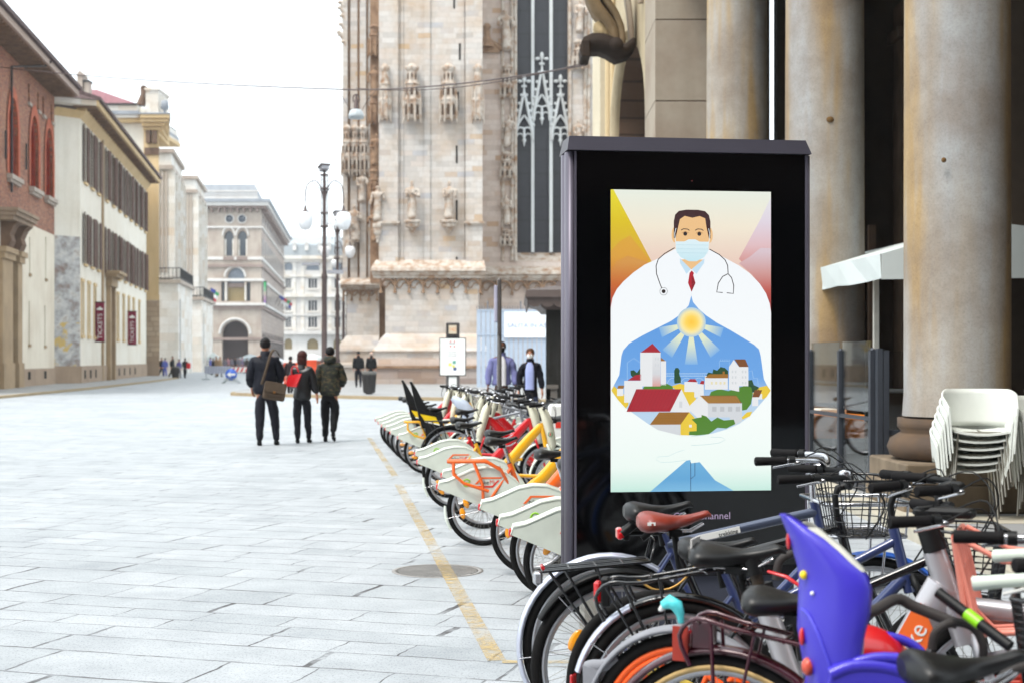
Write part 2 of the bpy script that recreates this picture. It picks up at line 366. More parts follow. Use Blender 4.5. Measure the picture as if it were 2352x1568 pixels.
stripe(gp(848,1005),gp(908,1094),.09); stripe(gp(915,1112),gp(1141,1517),.095); stripe(gp(922,1110)+Vector((.06,0,0)),gp(1100,1104),.05)
A=gp(1128,1518); yb.quad(A+Vector((.055,-.05,0)),A+Vector((.95,-.07,0)),A+Vector((.95,0.0,0)),A+Vector((.055,.02,0)))
struct(yb.build('yellow_road_marking',M_yel))
c=gp(1005,1310); mh=thing('manhole_cover','round cast iron slotted drain cover half under the yellow line','manhole cover',(c.x,c.y,0))
mb=MB(); mb.lathe([(.325,.0005),(.325,.003),(.29,.003),(.29,.0015)],seg=40); mb.build('rim',mat('cast_iron','8b8885',.6,.2,.2),mh)
mb=MB()
for i in range(-8,9):
    x=i*.033; h=math.sqrt(max(0,.285**2-x*x)); mb.box(-h,h,x-.010,x+.010,.001,.0028,M=Matrix.Rotation(R_(35),4,'Z'))
mb.build('grating',MATS['cast_iron'],mh)
mb=MB(); mb.lathe([(.001,.0015),(.29,.0015),(.29,.001)],seg=32); mb.build('pit',mat('drain_shadow','4a4745',.9),mh)
# ================================================================== 1. BRICK PALACE (far left)
def root(f,name,label,cat='building'): return thing(name,label,cat,tuple(f.p0),f.rz)
f=Face((-22.7,56.0),(-25.93,80.6)); b1=root(f,'brick_palace','brick and plaster palace with arched terracotta windows and deep wooden eaves at the left edge')
L=f.L; ZT=16.3
def slit(u,v0,v1,w=.42): s,z1=f.sz(u,v0); z0=f.z_(u,v1); return (s-w/2,s+w/2,z0,z1)
# brick zone openings
arches=[]
for (ul,ur,vt,vb) in ((14,43,395,675),(70,92,457,728),(104,121,514,764)):
    sl,sr=f.s_(ul),f.s_(ur); zt=f.z_((ul+ur)/2,vt); arches.append((sl,sr,10.55,13.95,1.6))
arches=[]
for u in (29,78,112): s=f.s_(u); arches.append((s-1.1,s+1.1,10.5,14.3,1.7))
small=[slit(66,165,218),slit(87,190,243),slit(99,208,260),slit(118,225,275)]
small=[(a,b,14.75,15.75) for a,b,_,_ in small]
mb=MB(); wall(mb,L,8.48,ZT,arches+small,dep=.5); w=mb.build('brick_wall',M_brick,b1)
low=[slit(u,v0,v1,.30) for u,v0,v1 in ((68,545,628),(105,545,640),(67,692,790),(103,702,793))]
door=(f.s_(15),f.s_(27),.3,6.7)
vents=[slit(u,v0,v1,.5) for u,v0,v1 in ((64,868,884),(101,867,881))]
mb=MB(); wall(mb,L,1.0,8.48,low+[(door[0],door[1],1.0,door[3])],dep=.35); mb.build('plaster_wall',M_plas,b1)
mb=MB(); mb.m(M_basestone)
xs=[0,door[0]]; mb.box(0,door[0],-.06,.4,0,1.0); mb.box(door[1],L,-.06,.4,0,1.0); mb.build('base_course',None,b1)
for v in vents:
    mb=MB(); mb.box(v[0],v[1],-.09,-.05,.45,.85); mb.build('vent',M_dark,b1)
for a in arches:
    cx=(a[0]+a[1])/2; r=.85
    # terracotta surround: outer pointed-round band, recessed orders, dark opening
    mb=MB(); mb.m(M_terr)
    def band(r0,r1,y,mt,zs=12.6):
        mb.m(mt); n=14
        o=[(cx-r1,10.5)]+[(cx-r1*math.cos(math.pi*i/n),zs+r1*1.7/1.1*math.sin(math.pi*i/n)) for i in range(n+1)]+[(cx+r1,10.5)]
        q=[(cx-r0,10.5)]+[(cx-r0*math.cos(math.pi*i/n),zs+r0*1.7/1.1*math.sin(math.pi*i/n)) for i in range(n+1)]+[(cx+r0,10.5)]
        for i in range(len(o)-1):
            mb.quad((o[i][0],y,o[i][1]),(o[i+1][0],y,o[i+1][1]),(q[i+1][0],y,q[i+1][1]),(q[i][0],y,q[i][1]))
            mb.quad((q[i][0],y,q[i][1]),(q[i+1][0],y,q[i+1][1]),(q[i+1][0],y+.22,q[i+1][1]),(q[i][0],y+.22,q[i][1]))
    band(1.1,1.45,-.06,M_terr); band(.85,1.11,.14,M_terr2); band(.6,.86,.32,M_terr)
    sur=mb.build('window_surround',None,b1)
    mb=MB(); mb.box(a[0],a[1],.5,.56,10.5,14.3); mb.build('window_pane',M_terr2,b1)
    mb=MB(); mb.box(a[0]-.25,a[1]+.25,-.28,.02,10.2,10.42); mb.box(a[0]-.15,a[1]+.15,-.18,.02,10.05,10.197); mb.build('window_sill',M_pale2,b1)
for a in small:
    mb=MB(); mb.box(a[0],a[1],.3,.35,14.75,15.75); mb.build('attic_window',M_dark,b1)
    mb=MB(); mb.box(a[0]-.12,a[1]+.12,-.14,.0,14.58,14.74); mb.build('window_ledge',M_pale2,b1)
for a in low:
    mb=MB(); mb.box(a[0],a[1],.25,.3,a[2],a[3]); mb.build('slit_window',mat('shaded_slit','6c5f50',.8),b1)
    mb=MB(); mb.box(a[0]-.08,a[1]+.08,-.08,.0,a[2]-.16,a[2]-.003); mb.build('window_ledge',M_tan,b1)
for u,v0,v1 in ((7,300,365),(55,330,390),(49,520,545)):
    s=f.s_(u); z1=f.z_(u,v0); z0=f.z_(u,v1); mb=MB(); mb.tube([(s,-.12,z0),(s,-.12,z1)],.05,6); mb.build('wall_tie',M_iron,b1)
# portal
mb=MB(); x0,x1=door[0],door[1]
for xa,xb in ((x0-2.2,x0),(x1,x1+1.0)):
    mb.box(xa,xb,-.3,.35,0,6.2); mb.box(xa-.1,xb+.1,-.38,.0,0,1.3); mb.box(xa-.12,xb+.12,-.42,.0,6.2,6.5); mb.box(xa-.2,xb+.25,-.52,.0,6.5,6.75)
mb.build('portal_surround',M_tan,b1)
for cx in (x0-.8,x1+.5):
    mb=MB(); pr=[(0,6.75),(-.35,6.75),(-.5,7.1),(-.42,7.4),(-.6,7.8),(-.8,8.0),(0,8.0)]
    v=[(cx-.5,y,z) for y,z in pr]+[(cx+.5,y,z) for y,z in pr]; n=len(pr)
    mb.add(v,[tuple(range(n)),tuple(range(2*n-1,n-1,-1))]+[(i,(i+1)%n,(i+1)%n+n,i+n) for i in range(n)])
    mb.build('console',mat('brown_stone','6b5545',.8,var=.3,scale=1.5),b1)
mb=MB(); mb.box(x0-2.3,x1+1.1,-.8,.0,8.0,8.2); mb.box(x0-2.4,x1+1.3,-.95,.0,8.2,8.4); mb.box(x0-2.5,x1+1.4,-1.05,0,8.4,8.55); mb.build('canopy',mat('canopy_stone','8d7a68',.8,var=.25,scale=1),b1)
mb=MB(); mb.box(x0,x1,.3,.38,0,6.7); mb.build('door',M_dark,b1)
mb=MB(); mb.box(x0,x1,.0,.28,6.7,8.0); mb.build('lintel',M_tan,b1)
# eaves
mb=MB(); mb.m(M_soffit).box(0,L+.1,-1.2,.3,16.42,16.5)
for i in range(40): x=.3+i*L/40; mb.box(x,x+.12,-1.15,0,16.3,16.417)
mb.build('soffit',None,b1)
mb=MB(); mb.box(0,L+.15,-1.33,-1.2,16.4,16.72); mb.build('fascia',mat('fascia_paint','a08c80',.6),b1)
mb=MB(); mb.add([(0,-1.5,16.74),(L+.2,-1.5,16.74),(L+.2,7,19.2),(0,7,19.2),(0,-1.5,16.95),(L+.2,-1.5,16.95),(L+.2,7,19.5),(0,7,19.5)],[(0,1,2,3),(4,5,6,7),(0,1,5,4),(1,2,6,5),(0,3,7,4),(2,3,7,6)]); mb.build('roof',M_roof,b1)
mb=MB(); mb.box(0,L-.05,.6,9,0,16.2); mb.build('rear_block',M_plas,b1)
s,z=f.sz(52,60); mb=MB(); mb.tube([(s,-1.4,16.6),(s-.1,-1.1,16.35),(s-3,-.1,15.7),(s-3,-.1,9.6)],.06,8); mb.build('downpipe',M_iron,b1)
# ================================================================== 2. WHITE SHUTTERED BUILDING
c2=(-25.2,83.0); fe=Face((-26.5,81.6),c2); f=Face(c2,(-30.5,118.6))
b2=root(f,'white_shuttered_building','cream white building with two rows of brown shutters and red ticket banners')
L=f.L; ZT=15.9
top=[];mid=[];lowr=[]
def shut_span(ua,ub,n):
    sa,sb=f.s_(ua),f.s_(ub); return [sa+(sb-sa)*(i+.5)/n for i in range(n)]
sh=shut_span(187,232,3)+shut_span(236,347,9)
sh=[x for x in sh if x<L-.3]
mb=MB(); ops=[]
for x in sh: ops+= [(x-.5,x+.5,12.05,15.3),(x-.5,x+.5,7.2,10.1)]
slits=[]
for u in (188.5,203,217,270,283,295,306,319): 
    x=f.s_(u); 
    if x<L-.6: slits.append((x-.33,x+.33,3.5 ,6.0)); 
sl2=[(x0,x1,3.0,5.9) for x0,x1,_,_ in slits]
dx=f.s_(250); dr=(dx-.9,dx+.9,.2,6.3)
wall(mb,L,1.1,ZT,[o for o in ops]+sl2+[(dr[0],dr[1],1.1,dr[3])],dep=.35); mb.build('street_wall',M_plas2,b2)
inv=Matrix.Rotation(-f.rz,4,'Z')@Matrix.Translation(-f.p0)
def loc(x,y,z=0): return inv@Vector((x,y,z))
E0=loc(-26.5,81.6); 
mb=MB(); a=E0; bq=Vector((0,0,0))
mb.m(M_plas2); mb.quad((a.x,a.y,8.6),(0,0,8.6),(0,0,ZT),(a.x,a.y,ZT)); mb.m(M_ruin); mb.quad((a.x,a.y,1.1),(0,0,1.1),(0,0,8.6),(a.x,a.y,8.6))
mb.build('end_wall',None,b2)
d=(bq-a)
mb=MB(); mb.box(0,dr[0]-.3,-.08,.3,0,1.1); mb.box(dr[1]+.3,L,-.08,.3,0,1.1)
nn=Vector((d.y,-d.x,0)).normalized()*.06; q0=a+nn; q1=bq+nn; mb.quad((q0.x,q0.y,0),(q1.x,q1.y,0),(q1.x,q1.y,1.1),(q0.x,q0.y,1.1)); mb.quad((q0.x,q0.y,1.1),(q1.x,q1.y,1.1),(0,0,1.1),(a.x,a.y,1.1))
mb.build('base_course',M_basestone,b2)
for u in (192,205,217,271,283,296,308):
    x=f.s_(u); mb=MB(); mb.box(x-.25,x+.25,-.1,-.07,.35,.85); mb.build('vent',M_dark,b2)
for x in sh:
    for z0,z1 in ((12.05,15.3),(7.2,10.1)):
        mb=MB(); mb.box(x-.5,x+.5,.3,.34,z0,z1); mb.build('window_pane',M_glass,b2)
        for sgn in (-1,1):
            mb=MB(); ang=R_(rnd.uniform(3,14))*sgn; ang*=1 if sgn<0 else 1
            T=Matrix.Translation((x+sgn*.5,-.03,0))@Matrix.Rotation(-ang,4,'Z')
            mb.M=T; x0,x1=(0,.62) if sgn>0 else (-.62,0)
            mb.box(x0,x1,-.05,-.0,z0-.05,z1+.05); 
            for k in range(14): zz=z0+.1+(z1-z0-.2)*k/14; mb.box(x0+.06,x1-.06,-.075,-.052,zz,zz+.06)
            mb.build('shutter',M_wood,b2)
        mb=MB(); mb.box(x-.6,x+.6,-.13,0,z0-.2,z0-.06); mb.build('window_sill',M_ochre,b2)
for o in sl2:
    mb=MB(); mb.box(o[0],o[1],.28,.33,o[2],o[3]); mb.build('window_pane',mat('dim_glass','4f4a40',.3),b2)
    mb=MB(); 
    mb.box(o[0]-.18,o[0]-.002,-.06,.02,o[2]-.1,o[3]+.1); mb.box(o[1]+.002,o[1]+.18,-.06,.02,o[2]-.1,o[3]+.1); mb.box(o[0]-.22,o[1]+.22,-.1,.02,o[3]+.102,o[3]+.3); mb.box(o[0]-.22,o[1]+.22,-.12,.02,o[2]-.3,o[2]-.102)
    mb.build('window_frame',M_ochre,b2)
mb=MB()
for xa,xb in ((dr[0]-.55,dr[0]),(dr[1],dr[1]+.55)): mb.box(xa,xb,-.3,.2,0,6.3)
mb.box(dr[0]-.7,dr[1]+.7,-.4,.2,6.3,6.9); mb.box(dr[0]-1.0,dr[1]+1.0,-.75,.2,6.9,7.1); mb.box(dr[0]-1.15,dr[1]+1.15,-.95,.2,7.1,7.3); mb.build('portal',M_tan,b2)
mb=MB(); mb.box(dr[0],dr[1],.2,.3,.1,6.3); mb.build('door',M_wood,b2)
x=f.s_(234); mb=MB(); mb.box(x-.25,x+.25,-.12,0,0,ZT); mb.build('wall_strip',M_tan,b2)
# eaves (ochre cove, soffit, fascia) on both faces
mb=MB(); mb.m(M_ochre).add([(0,0,15.5),(L,0,15.5),(L,-.35,15.95),(0,-.35,15.95)],[(0,1,2,3)])
mb.add([(a.x,a.y,15.5),(0,0,15.5),(0,-.35,15.95),(a.x-.1,a.y-.35,15.95)],[(0,1,2,3)])
mb.box(-.1,L,-.36,.2,15.95,16.1); mb.build('cornice',None,b2)
ov=loc(-24.35,82.2); 
mb=MB(); mb.m(M_soffit).box(-.9,L,-1.0,.3,16.102,16.18)
for i in range(34): x=.3+i*(L-.5)/34; mb.box(x,x+.14,-.95,-.37,15.99,16.099)
mb.build('soffit',None,b2)
mb=MB(); mb.m(M_ochre).box(-.95,L+.1,-1.14,-1.0,16.12,16.42); mb.m(M_pale); 
mb.box(a.x-1.1,-.95,a.y-1.0,-1.15,16.12,16.42) if False else None
dn=Vector((d.y,-d.x,0)).normalized()
p0=a+dn*.9-d.normalized()*.4; p1=Vector((-.95,-1.05,0))
q=[p0,p1,p1+Vector((.6,.9,0)),a]
mb.add([(v.x,v.y,16.12) for v in q]+[(v.x,v.y,16.42) for v in q],[(0,1,2,3),(4,5,6,7),(0,1,5,4),(1,2,6,5),(0,3,7,4)])
mb.build('fascia',None,b2)
mb=MB(); mb.m(M_roof); mb.add([(-1.0,-1.3,16.44),(L+.15,-1.3,16.44),(L+.15,6,18.6),(-1.0,6,18.6),(-1.0,-1.3,16.62),(L+.15,-1.3,16.62),(L+.15,6,18.9),(-1.0,6,18.9)],[(0,1,2,3),(4,5,6,7),(0,1,5,4),(1,2,6,5),(0,3,7,4)])
mb.add([(p0.x,p0.y,16.43),(p1.x-.1,p1.y-.2,16.43),(-.9,4,18),(a.x,a.y+3,17.6)],[(0,1,2,3)])
mb.build('roof',None,b2)
mb=MB(); mb.box(.4,L-.2,.5,8,0,16.0); mb.build('rear_block',M_plas2,b2)
# banners
M_ban=mat('maroon_banner','7d1f38',.7,var=.08); M_white=mat('white_paint','e4e4e0',.6,var=.04)
for (ua,ub,va,vb,lab) in ((219,240,695,784,'maroon TICKETS banner left of the brown portal'),(294,313,716,791,'maroon TICKETS banner right of the brown portal')):
    # hangs square to the street, facing the viewer
    uc=(ua+ub)/2; s=f.s_(ua-1.5); wp=f.p0+f.d*s; Y=wp.y; w=(ub-ua)*Y/F; h=(vb-va)*Y/F
    t=thing('banner',lab,'banner',(P(ua,0,Y).x+w/2,Y,P(0,vb,Y).z),0,'red ticket banners')
    mb=MB(); mb.m(M_ban); nx=6; nz=10
    for i in range(nx):
        for j in range(nz):
            def q(i,j): x=-w/2+w*i/nx; return (x,.02*math.sin(i*1.3+j*.5),h*j/nz)
            mb.add([q(i,j),q(i+1,j),q(i+1,j+1),q(i,j+1)],[(0,1,2,3)],True)
    mb.build('cloth',None,t)
    mb=MB(); text(mb,'TICKETS',xf((0.02,-.04,h*.39),(0,-R_(90),0)),h*.165,M_white,font_sx=1.05); mb.build('lettering',None,t)
    mb=MB(); mb.m(M_white); pts=[(-.32,.0),(.32,.0),(.36,.12),(.25,.2),(.14,.22),(.06,.36),(-.04,.32),(-.1,.22),(-.26,.2),(-.36,.1)]; k=w/1.0
    mb.prism([(x*k,h*.8+z*k*1.1) for x,z in pts],-.045,-.035); mb.build('emblem',None,t)
    mb=MB(); mb.tube([(-w/2-.3,0,h+.02),(w/2+.05,0,h+.02)],.03,6); mb.tube([(-w/2-.3,0,-.02),(w/2+.05,0,-.02)],.03,6); mb.build('pole',M_iron,t)
# ================================================================== 3. OCHRE CORNER BUILDING behind it
f=Face((-40,120.0),(-29.85,120.0)); b3=root(f,'ochre_corner_building','tall ochre corner building with heavy cornice, tiled roof and a rooftop chimney block')
def X3(u,Y=120.): return (u-CU)*Y/F+40
def Z3(v,Y=120.): return 1.5-(v-CV)*Y/F
L=f.L; mb=MB(); mb.m(M_plas2).fp([(0,.3),(X3(330),.3),(X3(330)-3.6,14),(0,14)],0,Z3(245)); mb.build('white_wing',None,b3)
mb=MB(); mb.m(M_ochre); 
def pierfp(a,b,o): xa,xb=X3(a),X3(b); return [(xa,-o),(xb,-o),(xb-3.1,12),(xa-3.1,12)]
mb.fp(pierfp(330,365,0),0,Z3(300)); mb.fp(pierfp(328,367,.12),Z3(690),Z3(678)); mb.build('corner_pier',None,b3)
mb=MB(); mb.m(masonry('banded_tan_stone',[(0,'a08b74'),(1,'b8a48c')],1.2,.42,.03,'7a6a58')); mb.fp(pierfp(329,367.5,.15),1.3,Z3(690)); mb.m(M_basestone).fp(pierfp(328,368,.3),0,1.3); mb.build('rusticated_base',None,b3)
mb=MB(); mb.m(mat('brown_stone','6b5545')); mb.fp(pierfp(333,366.5,.15),Z3(356),Z3(340)); mb.build('string_course',None,b3)
mb=MB(); mb.m(M_ochre)
for k,(va,vb,o) in enumerate(((300,292,.25),(292,284,.6),(284,276,.95),(276,268,1.2))): mb.fp([(X3(330),-o),(X3(365)+o,-o),(X3(365)+o-.8,2),(X3(330),9)],Z3(va),Z3(vb))
mb.m(M_lead).fp([(X3(325),-1.3),(X3(365)+1.3,-1.3),(X3(365)+.5,2),(X3(325),9)],Z3(268),Z3(265)); mb.build('cornice',None,b3)
for k in range(2):
    x=X3(338+k*14); mb=MB(); mb.m(mat('brown_stone','6b5545')); mb.prism([(x,Z3(330)),(x+.35,Z3(330)),(x+.35,Z3(301)),(x,Z3(301))],-.5,.0); mb.build('bracket',None,b3)
mb=MB(); mb.m(M_pale); mb.box(X3(331),X3(360),.5,4,Z3(265),Z3(205)); mb.box(X3(329),X3(363),.35,4.2,Z3(205),Z3(200)); mb.box(X3(329),X3(362),.4,4.2,Z3(262),Z3(248)); mb.build('chimney',None,b3)
mb=MB(); mb.m(mat('brown_stone','6b5545')); mb.tube([(X3(316),1,Z3(238)),(X3(320),1,Z3(225)),(X3(324),1,Z3(212)),(X3(324),1,Z3(196))],[.4,.35,.3,.35],8); mb.box(X3(320),X3(328),.6,1.4,Z3(197),Z3(193)); mb.build('scroll',None,b3)
mb=MB(); mb.m(M_ochre); mb.box(0,X3(326),-.3,14,Z3(282),Z3(273)); mb.m(M_pale).box(0,X3(323),-.6,14,Z3(273),Z3(266)); mb.m(M_lead).box(0,X3(322),-.75,14,Z3(266),Z3(258)); mb.m(M_pale).box(0,X3(318),-.2,14,Z3(258),Z3(243)); mb.m(M_iron).box(0,X3(316),-.4,14,Z3(243),Z3(239)); mb.build('parapet',None,b3)
mb=MB(); mb.m(M_redroof); X7=lambda u:(u-CU)*127/F+40
mb.add([(X3(150),-.3,Z3(239)),(X3(314),-.3,Z3(239)),(X7(222),7,1.5+(CV-206)*127/F),(X7(120),7,1.5+(CV-206)*127/F),(X3(314),14,Z3(239)),(X3(150),14,Z3(239))],[(0,1,2,3),(1,4,2),(4,5,3,2),(5,0,3)]); mb.build('roof',None,b3)
mb=MB(); mb.m(M_pale2); mb.box(X3(181),X3(193),-.5,1,Z3(225),Z3(176)); mb.prism([(X3(179),Z3(176)),(X3(195),Z3(176)),(X3(187),Z3(165))],-.6,1.1); mb.box(X3(195),X3(206),-.3,.6,Z3(225),Z3(187)); mb.m(M_iron).box(X3(193),X3(208),-.4,.7,Z3(190),Z3(186)); mb.build('dormer',None,b3)
mb=MB(); mb.lathe([(.1,0),(.1,.5),(.35,.7),(.3,1.3),(.05,1.4)],(X3(375),.5,Z3(266))); mb.build('finial',M_lead,b3)
# ================================================================== 4,5 pale stone blocks with ribs
def pale_block(name,lab,Y,u0,u1,u2,vt,vt2,vstep,vbase,ribs):
    t=thing(name,lab,'building',(P(u0,0,Y).x,Y,0)); k=Y/F
    x1=(u1-u0)*k; x2=(u2-u0)*k; D=(Y*1.16); # far corner
    zt=1.5-(vt-CV)*k
    # receding face end: image column u2, same height
    Y2=(zt-1.5)*F/(CV-vt2); X2=(u2-CU)*Y2/F-P(u0,0,Y).x
    mb=MB(); zs=1.5-(vstep-CV)*k
    mb.m(M_pale); n=6
    pts=[(0,0),(x1,0),(X2,Y2-Y),(X2-14,Y2-Y),(-6,0)]
    def prismz(pts,z0,z1): 
        m=len(pts); mb.add([(x,y,z0) for x,y in pts]+[(x,y,z1) for x,y in pts],[tuple(range(m))[::-1],tuple(range(m,2*m))]+[(i,(i+1)%m,(i+1)%m+m,i+m) for i in range(m)])
    prismz(pts,zs,zt); mb.build('upper_wall',None,t)
    mb=MB(); mb.m(M_pale); e=.9
    lo=[(0,-e),(x1+e,-e),(X2+e,Y2-Y+e),(X2-14,Y2-Y+e),(-6,-e)]
    prismz(lo,0,zs-.5); mb.build('lower_wall',None,t)
    mb=MB(); mb.m(M_pale2); lo2=[(x-(.0),y-.3 if y<0 else y) for x,y in lo]; prismz([(0,-e-.35),(x1+e+.35,-e-.35),(X2+e+.35,Y2-Y+e),(X2-14,Y2-Y+e),(-6,-e-.35)],zs-.499,zs-.15); mb.build('balcony_slab',None,t)
    mb=MB(); mb.m(M_pale2); prismz([(0,-.25),(x1+.25,-.25),(X2+.25,Y2-Y),(X2-14,Y2-Y),(-6,-.25)],zt-1.6,zt-1.2); prismz([(0,-.35),(x1+.35,-.35),(X2+.35,Y2-Y),(X2-14,Y2-Y),(-6,-.35)],zt,zt+.4); mb.build('cornice',None,t)
    # railing
    mb=MB(); mb.m(M_iron)
    A=Vector((0,-e-.3,zs-.15)); B=Vector((x1+e+.3,-e-.3,zs-.15)); C=Vector((X2+e+.3,Y2-Y,zs-.15))
    for a,b in ((A,B),(B,C)):
        for dz in (.15,1.1): mb.tube([a+Vector((0,0,dz)),b+Vector((0,0,dz))],.05,5)
        m=max(3,int((b-a).length/.35))
        for i in range(m): p=a+(b-a)*i/m; mb.tube([p,p+Vector((0,0,1.1))],.03,4)
    mb.build('railing',None,t)
    # tall slot windows on the receding face
    d=Vector((X2-x1,Y2-Y,0)); nn=Vector((d.y,-d.x,0)).normalized()
    for i in range(ribs):
        c=Vector((x1,0,0))+d*((i+.6)/ribs); dd=d.normalized()*.55
        for za,zb in ((zs+1.2,zs+(zt-zs)*.40),(zs+(zt-zs)*.48,zt-3.0)):
            p=c+nn*.03; mb=MB(); mb.m(M_glass).add([tuple(p-dd+Vector((0,0,za))),tuple(p+dd+Vector((0,0,za))),tuple(p+dd+Vector((0,0,zb))),tuple(p-dd+Vector((0,0,zb)))],[(0,1,2,3)]); o=mb.build('window',None,t)
        p=Vector((x1+e,-e,0))+d*((i+.6)/ribs)+nn*.05
        mb=MB(); mb.m(M_glassb).add([tuple(p-dd+Vector((0,0,1.0))),tuple(p+dd+Vector((0,0,1.0))),tuple(p+dd+Vector((0,0,zs-2))),tuple(p-dd+Vector((0,0,zs-2)))],[(0,1,2,3)]); mb.build('window',None,t)
    for i in range(3):
        x=x1*(.35+.2*i); mb=MB(); mb.m(M_pale2).box(x-.1,x+.1,-.12,0,zs+.6,zt-1.7); mb.build('rib',None,t)
    # recessed bays as ribs
    for i in range(ribs+1):
        c=Vector((x1,0,0))+d*(i/ribs); q=[c,c+d.normalized()*.6,c+d.normalized()*.6+nn*.35,c+nn*.35]
        mb=MB(); mb.m(M_pale); prismz([(v.x,v.y) for v in q],zs,zt-1.6); mb.build('rib',None,t)
    return t
pale_block('stone_office_block','pale stone block with slot windows next to the ochre corner building',140.,350,393,418,352,392,640,860,4)
pale_block('stone_office_block','second pale stone block with slot windows, beside the arched galleria pavilion',166.,412,449,469,412,443,680,857,3)

# building across the street behind the viewer (it darkens the reflections in the glass)
bb=thing('brown_palazzo','dark brown palazzo standing behind the viewpoint, seen only mirrored in glass','building',(-16,-14,0))
mb=MB(); mb.m(mat('palazzo_brown','3a2c28',.8,var=.3,scale=.4)); 
mb.M=Matrix.Translation((0,0,0)); mb.box(0,46,-12,0,0,24); mb.build('wall',None,bb)
for i in range(9):
    for j in range(4):
        mb=MB(); mb.m(M_dark).box(2+i*5,4.2+i*5,0.02,.1,2+j*5.3,5+j*5.3); mb.build('window',None,bb)
mb=MB(); mb.m(M_soffit).box(-1,47,-13,1.2,24.01,24.6); mb.build('cornice',None,bb)
# ================================================================== 6. GALLERIA PAVILION (arch), 7. WHITE PALACE
Y=220.; k=Y/F
def XX(u): return (u-462)*k
def ZZ(v): return 1.5-(v-CV)*k
t=thing('arched_pavilion','grey stone pavilion with big round archway, twin arched windows and two round windows','building',(P(462,0,Y).x,Y,0))
SX=XX(600); dirx,diry=-7.7/70,1.0; LS=70
mb=MB(); mb.m(M_pale2); cx=XX(540)
ops=[(XX(510),XX(570),0,ZZ(737),XX(570)-cx),(XX(514),XX(537),ZZ(588),ZZ(530),1.2),(XX(545),XX(568),ZZ(588),ZZ(530),1.2),(XX(522),XX(562),ZZ(692),ZZ(615),1.6),(XX(508),XX(516),ZZ(692),ZZ(648)),(XX(566),XX(575),ZZ(692),ZZ(648))]
wall(mb,SX,0,ZZ(478),ops,dep=.8)
w=mb.build('front_wall',None,t)
mb=MB(); mb.m(masonry('mauve_ashlar',[(0,'978880'),(1,'a99c93')],1.6,.7,.03,'7d6f69')); 
q=[(SX,0),(SX+dirx*LS,diry*LS)]
mb.add([(SX,0,0),(q[1][0],q[1][1],0),(q[1][0],q[1][1],ZZ(478)),(SX,0,ZZ(478))],[(0,1,2,3)]); mb.add([(0,1.5,0),(0,1.5,ZZ(478)),(0,40,ZZ(478)),(0,40,0)],[(0,1,2,3)]); mb.build('side_wall',None,t)
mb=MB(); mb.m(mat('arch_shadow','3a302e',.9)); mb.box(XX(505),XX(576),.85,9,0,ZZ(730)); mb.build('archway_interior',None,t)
for a,b,vb,vt in ((514,537,588,530),(545,568,588,530)):
    mb=MB(); mb.m(M_glass).box(XX(a),XX(b),.6,.7,ZZ(vb),ZZ(vt)); wn=mb.build('arched_window',None,t)
    mb=MB(); mb.m(M_pale).box(XX(a),XX(a+4.5),.4,.55,ZZ(588),ZZ(549)); mb.box(XX(b-4.5),XX(b),.4,.55,ZZ(588),ZZ(549)); mb.build('blind',None,wn)
    mb=MB(); mb.m(M_pale3); pts=arc(XX((a+b)/2),ZZ(530)-.78,.95,0,180,12,1.35); mb.tube([(x,-.1,z) for x,z in pts],.14,6); mb.build('arch_moulding',None,wn)
    mb=MB(); mb.m(M_mauve).box(XX(a-1),XX(b+1),-.25,0,ZZ(598),ZZ(590)); mb.build('window_ledge',None,wn)
for u in (527,556):
    mb=MB(); mb.m(M_glass).lathe([(.01,-.06),(.62,-.06),(.62,0)],(XX(u),0,ZZ(503)),20,axis='Y'); rw=mb.build('round_window',None,t)
    mb=MB(); mb.m(M_pale3).tube([(XX(u)+.66*math.cos(R_(a)),-.06,ZZ(503)+.66*math.sin(R_(a))) for a in range(0,360,20)],.09,6,closed=True); mb.build('frame',None,rw)
mb=MB(); mb.m(M_glassb).box(XX(522),XX(562),.6,.7,ZZ(650),ZZ(612)); mb.m(mat('warm_shop_window','8c7b58',.5)).box(XX(522),XX(562),.6,.7,ZZ(692),ZZ(660)); mb.m(M_mauve).box(XX(522),XX(562),.35,.72,ZZ(660),ZZ(650)); mb.build('serliana_window',None,t)
for a,b in ((508,516),(566,575)): mb=MB(); mb.m(M_glass).box(XX(a),XX(b),.6,.7,ZZ(692),ZZ(648)); mb.build('window',None,t)
for u in (519,564): mb=MB(); mb.m(M_pale).lathe([(.16,0),(.14,ZZ(650)-ZZ(690)),(.22,ZZ(648)-ZZ(690))],(XX(u),-.05,ZZ(690)),12); mb.build('half_column',None,t)
mb=MB(); mb.m(M_pale3); pts=arc(cx,ZZ(737)-(XX(570)-cx),XX(570)-cx+.35,0,180,16); mb.tube([(x,-.08,z) for x,z in pts],.32,6,flat=(1,.6)); mb.build('arch_moulding',None,t)
mb=MB(); mb.m(M_pale3); pts=arc(cx,ZZ(636),1.6,0,180,14); mb.tube([(x,-.08,z) for x,z in pts],.16,6); mb.build('arch_moulding',None,t)
